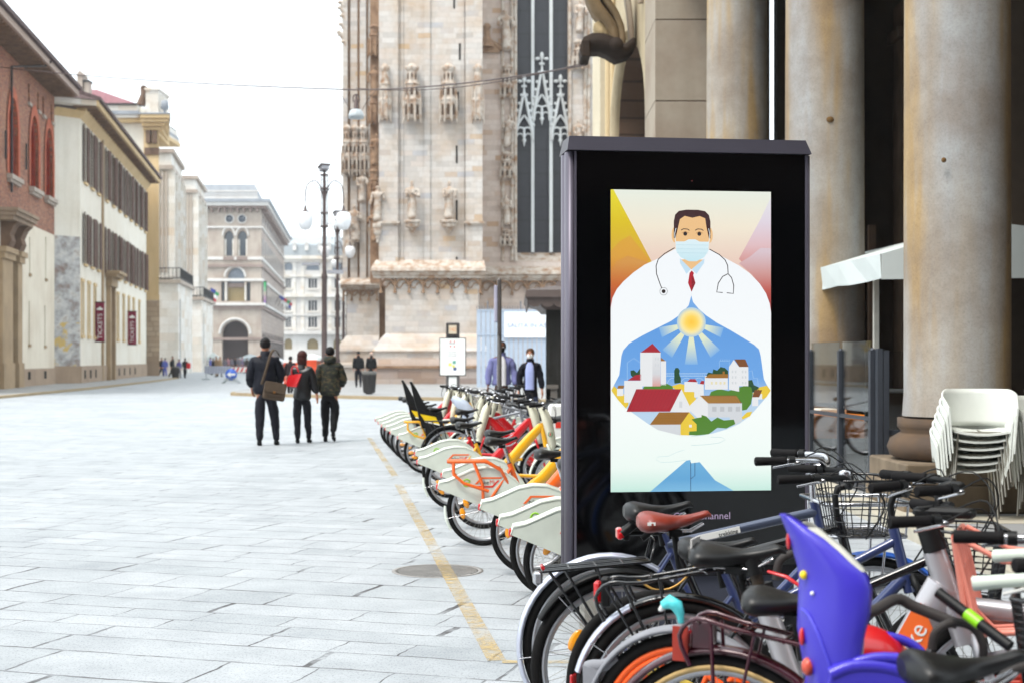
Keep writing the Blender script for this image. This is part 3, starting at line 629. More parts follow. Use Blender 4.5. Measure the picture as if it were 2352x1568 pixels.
# mouldings that run round the corner
def run(va,vb,o,mt,nm='string_course'):
    m=MB(); m.m(mt); m.fp([(-.2,-o),(SX+o,-o),(SX+o+dirx*LS,LS*diry),(SX+dirx*LS-.3,LS*diry),(SX-.3,.3),(-.2,.3)],ZZ(vb),ZZ(va)); m.build(nm,None,t)
for va,vb,o,mt in ((520,524,.25,M_pale3),(590,597,.2,M_pale3),(608,614,.35,M_mauve),(640,646,.3,M_pale3),(696,702,.7,M_pale3),(702,710,.35,M_mauve),(775,781,.2,M_mauve)): run(va,vb,o,mt)
run(466,474,1.3,M_pale3,'cornice'); run(474,479,.9,M_mauve,'cornice'); run(459,466,1.6,M_lead,'cornice')
for u in (470,486,502,516,530,545,560,575,590): mb=MB(); mb.m(M_mauve).box(XX(u),XX(u+4),-.8,0,ZZ(488),ZZ(479)); mb.build('bracket',None,t)
for i in range(16):
    p=Vector((SX+dirx*i*4.2,i*4.2+1,0)); mb=MB(); mb.m(M_mauve); mb.fp([(p.x,p.y),(p.x+.9,p.y),(p.x+.9,p.y+.8),(p.x,p.y+.8)],ZZ(489),ZZ(479)); mb.build('bracket',None,t)
# side rows of windows
d=Vector((dirx,diry,0)).normalized(); nn=Vector((d.y,-d.x,0))
for i in range(11):
    c=Vector((SX,0,0))+d*(4+i*6)+nn*.06
    for za,zb,mt in ((ZZ(588),ZZ(545),M_glass),(ZZ(690),ZZ(650),M_glass),(ZZ(505)-.2,ZZ(497)+.4,M_glass)):
        dd=d*1.1; mb=MB(); mb.m(mt).add([tuple(c-dd+Vector((0,0,za))),tuple(c+dd+Vector((0,0,za))),tuple(c+dd+Vector((0,0,zb))),tuple(c-dd+Vector((0,0,zb)))],[(0,1,2,3)]); mb.build('side_window',None,t)
    for za,zb in ((1.,ZZ(760)),):
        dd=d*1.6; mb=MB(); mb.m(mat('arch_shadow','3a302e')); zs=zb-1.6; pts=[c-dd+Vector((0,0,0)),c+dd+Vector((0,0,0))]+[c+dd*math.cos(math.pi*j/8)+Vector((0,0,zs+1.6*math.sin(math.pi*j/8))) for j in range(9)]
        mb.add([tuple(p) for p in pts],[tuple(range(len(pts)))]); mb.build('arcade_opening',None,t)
# balustraded attic and roof
mb=MB(); mb.m(M_pale3); mb.box(-.2,XX(592),.2,.5,ZZ(459),ZZ(452)); mb.box(-.2,XX(592),.15,.55,ZZ(440),ZZ(437)); n=26
for i in range(n): x=(XX(592))*i/n; mb.box(x,x+.14,.25,.45,ZZ(452),ZZ(440))
mb.build('balustrade',None,t)
mb=MB(); mb.m(M_lead); mb.add([(-.2,1,ZZ(455)),(XX(592),1,ZZ(455)),(XX(592)+dirx*30,30,ZZ(455)),(-.2,30,ZZ(455)),(-.2,2,ZZ(420)),(XX(580),2,ZZ(420)),(XX(580)+dirx*30,30,ZZ(420)),(-.2,30,ZZ(420))],[(4,5,6,7),(0,1,5,4),(1,2,6,5),(2,3,7,6)]); mb.build('roof',None,t)
mb=MB(); mb.m(M_iron); mb.tube([(XX(587),3,ZZ(430)),(XX(587),3,ZZ(365))],.05,5); mb.build('antenna',None,t)
# flags
def flag(name,lab,p,cols,sc):
    o=thing(name,lab,'flag',tuple(p),0,'flags hanging from the far facades')
    mb=MB(); mb.m(M_iron).tube([(0,0,0),(sc*.5,-sc*.2,sc*.9)],.04,5); mb.build('pole',None,o)
    mb=MB(); 
    for i,c in enumerate(cols):
        mb.m(mat('flag_'+c,c,.8,var=.05)); z1=sc*(.85-.3*i*.9); z0=z1-sc*.3
        for j in range(4): 
            a=j/4; b=(j+1)/4; mb.add([(sc*(.5-.12*i+a*.4),-sc*.2+.1*math.sin(j*2),z1-a*.2*sc),(sc*(.5-.12*i+b*.4),-sc*.2+.1*math.sin(j*2+2),z1-b*.2*sc),(sc*(.45-.12*i+b*.4),-sc*.2+.1*math.sin(j*2+2),z0-b*.2*sc),(sc*(.45-.12*i+a*.4),-sc*.2+.1*math.sin(j*2),z0-a*.2*sc)],[(0,1,2,3)],True)
    mb.build('cloth',None,o)
for u,v,Yf,cols,lab,sc in ((472,685,190,('33408f',),'blue flag on the second pale stone block, leftmost of all flags',1.6),(481,690,192,('3f8f5a','d8d8d8','b8404a'),'green white and red flag beside the blue flag on the pale stone block',1.5),
    (631,700,245,('33408f',),'blue flag nearest to the pavilion corner balcony',1.9),(638,704,252,('b8404a','d8d8d8'),'red and white flag second from the pavilion corner',1.9),(645,708,258,('3f8f5a','d8d8d8'),'green and white flag third from the pavilion corner',1.9),(651,712,264,('b8404a','33408f'),'red and blue flag farthest along the pavilion balcony',1.9)):
    flag('flag',lab,P(u,v,Yf),cols,sc)
s=thing('vertical_led_sign','thin vertical lit sign glowing green to pink on the pavilion corner','sign',tuple(P(608,700,222)))
mb=MB(); H=P(0,648,222).z-P(0,700,222).z
for i,c in enumerate(('b48ad6','d8b6d0','e0d8c8','9fe0b4','4fe08a')): mb.m(emat('led_'+c,c,.8)).box(-.15,.15,0,.3,H*i/5,H*(i+1)/5-.02)
mb.build('light_strip',None,s); mb=MB(); mb.m(M_iron).box(-.25,.25,.3,.5,-.2,H+.2); mb.build('housing',None,s)
# ---- white palace
Y=300.; k=Y/F; x0=P(645,0,Y).x
def XX(u): return (u-645)*k
t=thing('white_palace','pale ornate palace with lunette windows closing the street behind the lamp posts','building',(x0,Y,0))
ops=[];bays=[(662,12),(718,20),(775,14),(830,20)]
for uc,wd in bays: ops+= [(XX(uc-wd/2),XX(uc+wd/2),ZZ(662),ZZ(640)),(XX(uc-wd/2),XX(uc+wd/2),ZZ(714),ZZ(690)),(XX(uc-wd/2),XX(uc+wd/2),ZZ(752),ZZ(728)),(XX(uc-wd/2-3),XX(uc+wd/2+3),ZZ(802),ZZ(777),XX(uc+wd/2+3)-XX(uc)),(XX(uc-wd/2-5),XX(uc+wd/2+5),ZZ(621),ZZ(603),XX(uc+wd/2+5)-XX(uc))]
mb=MB(); mb.m(M_pale3); wall(mb,XX(900),0,ZZ(590),ops,dep=.5); mb.build('wall',None,t)
for o in ops:
    mb=MB(); gl=M_glassb if len(o)>4 and o[3]>15 else M_glass
    if len(o)>4 and o[3]<8: gl=mat('warm_shop_window','8c7b58')
    mb.m(gl).box(o[0],o[1],.5,.55,o[2],o[3]); wn=mb.build('window',None,t)
    if len(o)<5:
        mb=MB(); w=(o[1]-o[0]); mb.m(M_pale3).box(o[0]+w*.3,o[0]+w*.37,.1,.45,o[2],o[3]); mb.build('mullion',None,wn); mb=MB(); mb.m(M_pale3).box(o[0]+w*.63,o[0]+w*.7,.1,.45,o[2],o[3]); mb.build('mullion',None,wn)
        mb=MB(); mb.m(M_pale).box(o[0]-.3,o[1]+.3,-.25,0,o[3]+.1,o[3]+.4); mb.build('ledge',None,wn); mb=MB(); mb.m(M_pale).box(o[0]-.3,o[1]+.3,-.3,0,o[2]-.35,o[2]-.05); mb.build('ledge',None,wn)
for va,vb,o in ((632,636,.4),(676,683,.7),(722,725,.35),(760,768,.9),(596,602,.6),(588,596,1.2)): mb=MB(); mb.m(M_pale if va<700 else M_pale3).box(0,XX(900),-o,0,ZZ(vb),ZZ(va)); mb.build('string_course' if va!=588 else 'cornice',None,t)
for u in (650,676,695,741,758,792,808): mb=MB(); mb.m(M_pale).box(XX(u)-.35,XX(u)+.35,-.2,0,ZZ(760),ZZ(602)); mb.build('pilaster',None,t)
mb=MB(); mb.m(mat('grey_zinc_roof','9aa0a4',.6,var=.1)); mb.fp([(0,.5),(XX(900),.5),(XX(900),20),(0,20)],ZZ(588),ZZ(562)); mb.add([(0,.5,ZZ(562)),(XX(900),.5,ZZ(562)),(XX(895),6,ZZ(538)),(XX(665),6,ZZ(538)),(XX(665),20,ZZ(538)),(XX(895),20,ZZ(538))],[(0,1,2,3),(3,2,5,4)]); mb.build('roof',None,t)
for u in (672,700,730,752): mb=MB(); mb.m(M_pale3).box(XX(u),XX(u+8),0,.9,ZZ(575),ZZ(560)); mb.prism([(XX(u-1),ZZ(560)),(XX(u+9),ZZ(560)),(XX(u+4),ZZ(553))],-.2,.9); mb.build('dormer',None,t)
for u,v in ((664,545),(757,540)): mb=MB(); mb.m(M_iron).tube([(XX(u),4,ZZ(560)),(XX(u),4,ZZ(515))],.07,5); mb.build('antenna',None,t)
# ================================================================== 8. CATHEDRAL
M_marb=masonry('cathedral_marble',[(0,'aea7a1'),(.2,'bbb4ad'),(.6,'c5bfb9'),(.86,'bcb0a6'),(.94,'abaaad'),(1,'bd9f7b')],.72,.30,.008,'9d948a',st=.75,stain='ab8c68')  # brown stain is weathering, and also stands in for shade in crevices
M_marbp=masonry('pinkish_marble',[(0,'b8a69a'),(.35,'c4b3a7'),(.6,'cdbfb5'),(.88,'c2ad9f'),(1,'b5967a')],.7,.3,.006,'9d9187',st=.35,stain='a98f78')
M_plinth=masonry('plinth_marble',[(0,'84726a'),(.5,'9a8b83'),(1,'a89d96')],1.3,.42,.01,'6c605a',st=.4)
M_carv=plaster('carved_marble','bdb3a8','8c6642',1.0,2.6)  # strong brown mottle: weathering plus painted shade for the carved hollows
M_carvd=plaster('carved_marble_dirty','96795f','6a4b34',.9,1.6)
Yc=80.; kc=Yc/F
def CX(u,Y=Yc): return (u-CU)*Y/F
def CZ(v,Y=Yc): return 1.5-(v-CV)*Y/F
cath=thing('cathedral','huge gothic marble cathedral with statue niches, buttresses and a tall dark traceried window','cathedral',(0,Yc,0))
ZTOP=CZ(-300)
def statue(x,y,z,h,mt=M_carv,seed=0,name='statue',lean=0):
    r=random.Random(seed); s=h
    a=r.uniform(-.06,.06)
    ch=[[(0,0,0,(.13*s,.10*s)),(0,0,.22*s,(.12*s,.09*s)),(a*s*.3,0,.45*s,(.11*s,.085*s)),(a*s*.6,0,.62*s,(.12*s,.085*s)),(a*s,0,.76*s,(.125*s,.08*s)),(a*s,0,.84*s,.04*s),(a*s,-.01*s,.9*s,.055*s),(a*s,-.01*s,.97*s,.045*s)],
        [('j',0,4),(a*s+.15*s,-.02*s,.74*s,.045*s),(a*s+r.uniform(.12,.2)*s,-.07*s,.56*s,.038*s),(a*s+r.uniform(-.02,.2)*s,-.14*s,(.6+r.uniform(-.06,.2))*s,.03*s)],
        [('j',0,4),(a*s-.15*s,-.02*s,.74*s,.045*s),(a*s-r.uniform(.12,.2)*s,-.07*s,.56*s,.038*s),(a*s-r.uniform(-.02,.2)*s,-.14*s,(.5+r.uniform(-.06,.2))*s,.03*s)]]
    o=skin(ch,name,mt,cath,1,0,(.035*s,9)); o.location=(x,y,z); return o
def niches(mb,x,y,z,w,h):  # flat dark panels paint the shade of niches, nothing is hollowed out
    mb.m(mat('niche_shade','4a3a2e',.9)); r=w/2
    for tier,(za,zb,rr) in enumerate(((.06,.27,1.0),(.42,.57,.84),(.70,.83,.68))):
        for i in range(8):
            an=R_(45*i); c=Vector((x+r*rr*.93*math.cos(an),y+r*rr*.93*math.sin(an),0)); tn=Vector((-math.sin(an),math.cos(an),0))*r*rr*.17; o_=Vector((math.cos(an),math.sin(an),0))*.012
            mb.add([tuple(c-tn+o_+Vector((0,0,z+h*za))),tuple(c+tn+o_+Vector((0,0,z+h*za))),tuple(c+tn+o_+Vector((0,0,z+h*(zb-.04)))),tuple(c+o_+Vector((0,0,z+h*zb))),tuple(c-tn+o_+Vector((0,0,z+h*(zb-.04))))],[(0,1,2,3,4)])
def canopy(x,y,z,w,h,mt=M_carv):
    mb=MB(); mb.m(mt); r=w/2
    mb.lathe([(r*.9,0),(r*.95,h*.02),(r*.98,h*.3),(r*1.08,h*.33),(r*1.05,h*.36),(r*.85,h*.38),(r*.8,h*.6),(r*.95,h*.63),(r*.7,h*.68),(r*.62,h*.85),(r*.75,h*.88),(r*.78,h*.93),(r*.3,h*1.0)],(x,y,z),8,smooth=False,a0=R_(22.5))
    for i in range(8):
        an=R_(22.5+45*i); px,py=x+r*1.0*math.cos(an),y+r*1.0*math.sin(an)
        mb.tube([(px,py,z-h*.02),(px,py,z+h*.5),(px,py,z+h*.58)],[r*.12,r*.1,.01],5)
        an=R_(45*i); px,py=x+r*.95*math.cos(an),y+r*.95*math.sin(an)
        mb.tube([(px,py,z+h*.0),(px,py,z+h*.06)],[.01,r*.16],4)
        mb.tube([(x+r*1.12*math.cos(R_(22.5+45*i)),y+r*1.12*math.sin(R_(22.5+45*i)),z-h*.07),(x+r*1.12*math.cos(R_(22.5+45*i)),y+r*1.12*math.sin(R_(22.5+45*i)),z+h*.36),(x+r*1.12*math.cos(R_(22.5+45*i)),y+r*1.12*math.sin(R_(22.5+45*i)),z+h*.46)],[r*.09,r*.11,.005],4)
        px,py=x+r*.8*math.cos(an),y+r*.8*math.sin(an); mb.tube([(px,py,z+h*.62),(px,py,z+h*.74)],[r*.12,.01],4); mb.ell((x+r*.7*math.cos(an),y+r*.7*math.sin(an),z+h*.92),(r*.16,r*.16,h*.04),6,rings=4)
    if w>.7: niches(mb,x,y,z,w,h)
    return mb.build('canopy',None,cath)
def corbel(x,y,z,w,h):
    mb=MB(); mb.m(M_carv); r=w/2
    mb.lathe([(.02,0),(r*.3,h*.08),(r*.22,h*.16),(r*.5,h*.3),(r*.4,h*.36),(r*.85,h*.5),(r*.95,h*.7),(r*.8,h*.76),(r*1.05,h*.8),(r*1.1,h*.95),(r*1.0,h)],(x,y,z),8,smooth=False); return mb.build('corbel',None,cath)
def cusp_band(x0,x1,y,zt,n,w=None,mt=M_carvd,back=None,hh=1.1):
    """row of hanging trefoil arches as real tubes in front of the wall"""
    p=(x1-x0)/n; mb=MB(); mb.m(mt)
    for i in range(n):
        c=x0+p*(i+.5); r=p*.44
        mb.tube([(xx,y,zz) for xx,zz in arc(c,zt-r-.12,r,0,180,10)],.075,5)
        for s in (-1,1): mb.tube([(xx,y,zz) for xx,zz in arc(c+s*r*.45,zt-r-.12,r*.4,180 if s>0 else 360,30 if s>0 else 150,7)],.035,4)
        mb.tube([(x0+p*i,y,zt-.05),(x0+p*i,y,zt-r-.3),(x0+p*i,y,zt-r-.55)],[.06,.05,.12],6)
    mb.tube([(x1,y,zt-.05),(x1,y,zt-r-.3),(x1,y,zt-r-.55)],[.06,.05,.12],6)
    mb.m(M_carv).box(x0-.1,x1+.1,y-.06,y+.1,zt-.07,zt+.02); return mb.build('arched_frieze',None,cath)
# main buttress: origin of cath at (0,80): local y=0 is its front
xa,xb=CX(876),CX(1105)
mb=MB(); mb.m(M_marb)
mb.fp([(xa,0),(xb,0),(xb,3.2),(xa,3.2)],CZ(632),ZTOP)
mb.box(xa-.12,xa+.95,-.22,.0,CZ(628),ZTOP); mb.box(xb-.85,xb+.08,-.22,0,CZ(628),ZTOP)   # corner piers
mb.box(CX(975),CX(988),-.1,0,CZ(628),ZTOP)
for ua,ub in ((912,916),(922,926),(1062,1066),(1070,1074)): mb.box(CX(ua),CX(ub),-.07,0,CZ(628),ZTOP)
mb.build('buttress_shaft',None,cath)
mb=MB(); mb.m(M_carv); 
for x0,x1 in ((xa-.25,xa+1.05),(xb-.95,xb+.2)): mb.box(x0,x1,-.42,0.05,CZ(515),CZ(510)); mb.box(x0+.07,x1-.07,-.34,.02,CZ(519),CZ(515.2))
mb.build('offset_moulding',None,cath)
mb=MB(); mb.m(M_carv)  # big sloping cornice
zc=CZ(628); x0,x1=xa-.25,xb+.15
prof=[(-.1,zc+.75),(-.75,zc+.28),(-.8,zc+.1),(-.62,zc),(-.62,zc-.12),(-.5,zc-.14),(-.5,zc-.3),(.0,zc-.3),(.0,zc+.75)]
def sweep(prof,x0,x1,m):
    n=len(prof); m.add([(x0-(-y)*.35,y,z) for y,z in prof]+[(x1+(-y)*.15,y,z) for y,z in prof],[tuple(range(n)),tuple(range(2*n-1,n-1,-1))]+[(i,(i+1)%n,(i+1)%n+n,i+n) for i in range(n)])
sweep(prof,x0,x1,mb); mb.build('cornice',None,cath)
cusp_band(x0+.25,x1-.2,-.38,zc-.22,7)
mb=MB(); mb.m(M_marb); zf=CZ(775)
xa2,xb2=CX(886),CX(1098)
mb.fp([(xa2,-.28),(xb2,-.28),(xb2,3.2),(xa2,3.2)],zf,zc-.3)
pf=[(0,zf+.2),(-.3,zf-.1),(-.55,zf-.55),(-.7,CZ(802)),(-.75,CZ(806)),(-.6,CZ(809)),(-.6,CZ(822))]
prev=None
for (e,z) in pf:
    ring=[(xa2-(-e)*.9,-.28+e,z),(xb2+(-e)*.9,-.28+e,z),(xb2+(-e)*.9,3.2,z),(xa2-(-e)*.9,3.2,z)]
    if prev: mb.add(prev+ring,[(0,1,5,4),(1,2,6,5),(3,0,4,7)])
    prev=ring
mb.build('buttress_foot',None,cath)
mb=MB(); mb.m(M_marbp); mb.box(xa2-.75,xb2+.75,-1.0,3,CZ(840),CZ(822)); mb.m(M_plinth).box(xa2-.95,xb2+.95,-1.2,3,0,CZ(845)); mb.m(M_carvd).box(xa2-1.0,xb2+1.0,-1.3,3,CZ(845),CZ(839)); mb.build('plinth',None,cath)
for u,w in ((948,38),(1031,38),(886,26),(1098,26)):
    x=CX(u); canopy(x,-.42 if w>30 else -.38,CZ(277),w*kc,CZ(150)-CZ(277))
    if w>30: corbel(x,-.45,CZ(538),.9,CZ(508)-CZ(538)); statue(x,-.5,CZ(508),CZ(415)-CZ(508),M_carv,u)
statue(CX(868),-.3,CZ(512),CZ(425)-CZ(512),M_carv,5); corbel(CX(868),-.3,CZ(560),.5,1.1)
for u,v0,v1 in ((1056,100,138),(1052,212,255),(1049,335,375),(1049,460,507),(1049,590,622),(1043,-30,20)):
    mb=MB(); mb.m(M_dark).box(CX(u)-.05,CX(u)+.05,-.03,.02,CZ(v1),CZ(v0)); mb.build('slit_window',None,cath)
# left buttress, further back
Yl=94.; ol=Yl-Yc
def LX(u): return CX(u,Yl)
def LZ(v): return CZ(v,Yl)
mb=MB(); mb.m(M_marbp); mb.box(LX(792),LX(868)+1.2,ol,ol+3,LZ(655),ZTOP+4); 
mb.m(M_marb); 
for ua,ub,o in ((789,800,.5),(806,822,.35),(828,842,.5),(846,856,.25)): mb.box(LX(ua),LX(ub),ol-o,ol,LZ(655),ZTOP+4)
mb.build('left_buttress',None,cath)
mb=MB(); mb.m(M_carvd)
for ua in (801,823,843,857): mb.tube([(LX(ua+1),ol-.2,LZ(655)),(LX(ua+1),ol-.2,ZTOP)],.09,6)
mb.build('shaft_moulding',None,cath)
mb=MB(); mb.m(M_carv); zl=LZ(657); prof2=[(ol-.2,zl+.6),(ol-.9,zl+.2),(ol-.95,zl+.05),(ol-.7,zl),(ol-.7,zl-.15),(ol,zl-.2),(ol,zl+.6)]
n=len(prof2); mb.add([(LX(784),y,z) for y,z in prof2]+[(LX(874),y,z) for y,z in prof2],[tuple(range(n)),tuple(range(2*n-1,n-1,-1))]+[(i,(i+1)%n,(i+1)%n+n,i+n) for i in range(n)]); mb.build('cornice',None,cath)
cusp_band(LX(790),LX(868),ol-.45,zl-.2,4)
mb=MB(); mb.m(M_marb); xl,xr=LX(798),LX(842); 
prev=None
for (e,z) in [(0,zl-.2),(0,LZ(770)),(.35,LZ(785)),(.6,LZ(800)),(.65,LZ(806)),(.55,LZ(808)),(.55,LZ(832)),(.75,LZ(836)),(.75,LZ(842)),(.6,LZ(846)),(.6,.0)]:
    ring=[(xl-e*.9,ol-.4-e,z),(xr+e*.5,ol-.4-e,z),(LX(872),ol-.3-e,z),(LX(872),ol+3,z),(xl-e*.9,ol+3,z)]
    if prev: mb.add(prev+ring,[(0,1,6,5),(1,2,7,6),(4,0,5,9)])
    prev=ring
mb.build('left_buttress_foot',None,cath)
mb=MB(); mb.m(M_carvd).box(LX(842),LX(856),ol-.28,ol+1,0,LZ(668)); mb.build('weathered_strip',None,cath)
for u,vb,vt,sd in ((820,560,470,3),(806,585,490,9),(834,470,395,12)): statue(LX(u),ol-.75,LZ(vb),LZ(vt)-LZ(vb),M_carv,sd)
for u in (800,818,836): canopy(LX(u),ol-.55,LZ(400),.75,LZ(290)-LZ(400))
r4=random.Random(5)
for i,(u,v) in enumerate(((783,10),(781,22),(784,60),(780,78),(782,84),(786,40),(784,-8),(790,100))):
    mb=MB(); mb.m(M_carv); x=LX(u); z=LZ(v); mb.tube([(LX(794),ol-.3,z-.3),(x+.15,ol-.4,z-.12),(x,ol-.45,z+.1),(x-.1,ol-.45,z)],[.22,.15,.1,.03],6); mb.ell((x,ol-.45,z),(.17,.14,.12),8,rings=5); mb.build('crocket',None,cath)
# recess between the buttresses with niche figures
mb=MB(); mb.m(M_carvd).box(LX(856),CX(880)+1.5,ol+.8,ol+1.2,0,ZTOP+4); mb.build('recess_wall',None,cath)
for v0,v1,sd in ((520,430,21),(345,260,23),(190,110,25)): canopy(CX(860,88),8-.3,CZ(v0-60,88),.7,1.9,M_carvd); statue(CX(862,88),8-.4,CZ(v0+40,88),2.1,M_carvd,sd)
mb=MB(); mb.m(M_carvd); mb.box(CX(850,88),CX(872,88),8,9,CZ(650,88),CZ(-100,88)); mb.build('recess_pier',None,cath)
# wall bay with the big window, origin plane Yw
Yw=84.; ow=Yw-Yc
def WX(u): return CX(u,Yw)
def WZ(v): return CZ(v,Yw)
wx0,wx1=WX(1187),WX(1305)
mb=MB(); mb.m(M_marbp); mb.M=Matrix.Translation((0,ow,0)); wall(mb,wx0,WZ(633),ZTOP+2,[],x0=WX(1100)); mb.m(M_marb); wall(mb,WX(1420),WZ(633),ZTOP+2,[],x0=wx1); mb.m(M_marbp); wall(mb,wx1,WZ(633),WZ(600),[],x0=wx0)
mb.m(M_carv); mb.add([(wx0-.4,0,WZ(603)),(wx1+.4,0,WZ(603)),(wx1,.9,WZ(578)),(wx0,.9,WZ(578))],[(0,1,2,3)]); mb.quad((wx0,0,WZ(600)),(wx0,1,WZ(600)),(wx0,1,ZTOP),(wx0,0,ZTOP)); mb.quad((wx1,0,WZ(600)),(wx1,1,WZ(600)),(wx1,1,ZTOP),(wx1,0,ZTOP))
mb.build('bay_wall',None,cath)
mb=MB(); g=NT('leaded_glass',.35); tc=g.coord(); sp=g.n('SeparateXYZ'); g.set(sp.inputs[0],tc); rr=g.math('FRACT',g.math('MULTIPLY',sp.outputs[2],.72)); ln=g.math('LESS_THAN',rr,.06)
nn_=g.noise(tc,3,4); g.col(g.mix(ln,g.mix(nn_,lin('17171d'),lin('28262d')),lin('111114'))); mb.m(g.m).box(wx0,wx1,ow+.9,ow+.95,WZ(578),ZTOP); mb.build('window_glass',None,cath)
M_trac=plaster('tracery_marble','c9cccd','a9a39a',.3,1.)
for u in (1190,1240,1265.5,1303):
    pass
mull=[(1241,1246),(1264,1273)]
for ua,ub in ((1220.5,1227.5),(1262.5,1270)): mb=MB(); mb.m(M_trac).box(WX(ua)+.0,WX(ub),ow+.45,ow+.85,WZ(578),ZTOP); mb.build('mullion',None,cath)
lights=[(1189,1232+6,0),(1246,1264,1),(1271,1304,0)]
def gable(uc,hw,vap,vsp,vdr):
    """traceried gable: uc centre column, hw half width px, apex v, springing v, drop v"""
    cx=WX(uc); h=WX(uc+hw)-cx; y=ow+.42; mb=MB(); mb.m(M_trac); za,zs,zd=WZ(vap),WZ(vsp),WZ(vdr)
    for s in (-1,1):
        mb.tube([(cx+s*h*1.05,y,zs-.5),(cx+s*h*.98,y,zs),(cx+s*h*.12,y,za)],[.11,.1,.09],6)
        for i in range(4): tt=.15+.2*i; x=cx+s*(h*1.0*(1-tt)+h*.1*tt); z=zs+(za-zs)*tt; mb.ell((x+s*.12,y,z+.06),(.12,.08,.1),6,rings=4)
        # pointed arch
        pts=[(cx+s*h*.95*math.cos(a)-s*0*h,zs-.3+(zs-zd)*0.0+h*1.7*math.sin(a)) for a in [math.pi/2*i/8*1.0 for i in range(9)]]
        pts=[(cx+s*h*.95*(1-(i/8)**1.9),zs-.3+((za-zs)*.45+.3)*(i/8)**.8) for i in range(9)]
        mb.tube([(x,y,z) for x,z in pts],.07,5)
        mb.tube([(xx,y,zz) for xx,zz in arc(cx+s*h*.5,zd+.55,h*.4,180,0,8)],.045,4)
    mb.tube([(cx-h,y,zd+.95),(cx-h*.5,y,zd+1.12),(cx,y,zd+1.05),(cx+h*.5,y,zd+1.12),(cx+h,y,zd+.95)],.06,5)
    mb.tube([(cx,y,zd+1.05),(cx,y,zd+.35),(cx,y,zd)],[.07,.09,.03],6); mb.ell((cx,y,zd+.35),(.14,.1,.12),6,rings=4)
    # finial
    mb.tube([(cx,y,za-.1),(cx,y,za+.3),(cx,y,za+.75)],[.14,.07,.05],6); mb.box(cx-.22,cx+.22,y-.12,y+.12,za-.02,za+.1)
    mb.ell((cx,y,za+1.0),(.12,.1,.26),8,rings=6); mb.ell((cx-.26,y,za+.85),(.16,.1,.1),8,rings=5); mb.ell((cx+.26,y,za+.85),(.16,.1,.1),8,rings=5); mb.box(cx-.16,cx+.16,y-.1,y+.1,za+.5,za+.6)
    mb.build('tracery_gable',None,cath)
gable(1204,19,217,300,334); gable(1245,18,165,255,284); gable(1288,19,217,300,334)
# jamb niches with figures
mb=MB(); mb.m(M_carv); 
for u in (1155,1176,1184,1309,1344,1352): mb.tube([(WX(u),ow-.08,WZ(600)),(WX(u),ow-.08,ZTOP)],.11,6)
mb.build('jamb_shaft',None,cath)
for (u,v0,v1,sd) in ((1165,120,20,1),(1165,342,265,2),(1165,520,445,4),(1330,80,0,6),(1330,345,275,7)): statue(WX(u),ow-.35,WZ(v0),WZ(v1)-WZ(v0),M_carv,sd)
for (u,v0,v1) in ((1165,225,150),(1165,-10,-90),(1165,410,350),(1330,160,95),(1165,565,528)): canopy(WX(u),ow-.25,WZ(v0),.8,WZ(v1)-WZ(v0))
mb=MB(); mb.m(M_carvd); mb.tube([(WX(1119),ow-.1,WZ(110)),(WX(1119),ow-.1,WZ(85)),(WX(1119),ow-.1,WZ(60))],[.5,.22,.18],6); mb.ell((WX(1119),ow-.1,WZ(62)),(.24,.15,.2),8,rings=5)
for s in (-1,1): mb.tube([(WX(1119)+s*.2,ow-.1,WZ(95)),(WX(1119)+s*.9,ow-.1,WZ(115))],[.12,.2],5)
mb.box(WX(1119)-.75,WX(1119)+.75,ow-.2,ow,WZ(122),WZ(108)); mb.build('relief_carving',None,cath)
zb=WZ(634); mb=MB(); mb.m(M_carv); prof3=[(ow-.0,zb+.55),(ow-.5,zb+.25),(ow-.55,zb+.08),(ow-.35,zb),(ow-.35,zb-.15),(ow,zb-.2)]
n=len(prof3); mb.add([(WX(1090),y,z) for y,z in prof3]+[(WX(1420),y,z) for y,z in prof3],[tuple(range(n)),tuple(range(2*n-1,n-1,-1))]+[(i,(i+1)%n,(i+1)%n+n,i+n) for i in range(n)]); mb.build('cornice',None,cath)
cusp_band(WX(1106),WX(1420),ow-.2,zb-.2,9,mt=M_carvd)
mb=MB(); mb.m(M_marbp).box(WX(1095),WX(1420),ow+.02,ow+1,0,zb); mb.m(M_plinth).box(WX(1095),WX(1420),ow-.5,ow+.01,0,WZ(845)); mb.build('bay_base',None,cath)
# ================================================================== 9. ARCADE BUILDING ON THE RIGHT
def colmat(name,seed):
    g=NT(name,.72); tc=g.n('TexCoord'); mp=g.n('Mapping'); mp.inputs['Location'].default_value=(seed*3.1,seed,seed*5); mp.inputs['Scale'].default_value=(1,1,.10); g.t.links.new(tc.outputs['Object'],mp.inputs[0])
    st=g.noise(mp.outputs[0],1.5,4,.5); st2=g.noise(mp.outputs[0],1.1,3); gr=g.noise(tc.outputs['Object'],48,3,.8); bl=g.noise(tc.outputs['Object'],.9,5,.6)
    c=g.ramp(st,[(.24,'84756a'),(.36,'96816a'),(.44,'a88c60'),(.50,'a39a8e'),(.60,'a5a6a6'),(.68,'9a8c80'),(.8,'7f7067')])
    c=g.mix(g.math('MULTIPLY',g.ramp(bl,[(.42,(0,0,0)),(.62,(1,1,1))]),.55),c,lin('7a6857')); c=g.mix(.5,c,g.ramp(g.noise(tc.outputs['Object'],5,7,.75),[(.36,(.74,.72,.70)),(.58,(1,1,1))]),'MULTIPLY')
    sp=g.n('SeparateXYZ'); g.set(sp.inputs[0],tc.outputs['Object']); 
    c=g.mix(.5,c,g.ramp(gr,[(.3,(.62,.6,.58)),(.55,(1,1,1)),(.75,(1.0,.98,.95))]),'MULTIPLY')
    g.bump(gr,.25,.006); return g.col(c)
M_grey_pave=plaster('grey_paving','8b8b8b','7a7875',.5,2.,streak=False)
M_buff=plaster('buff_render','b3a487','948063',.6,.5)
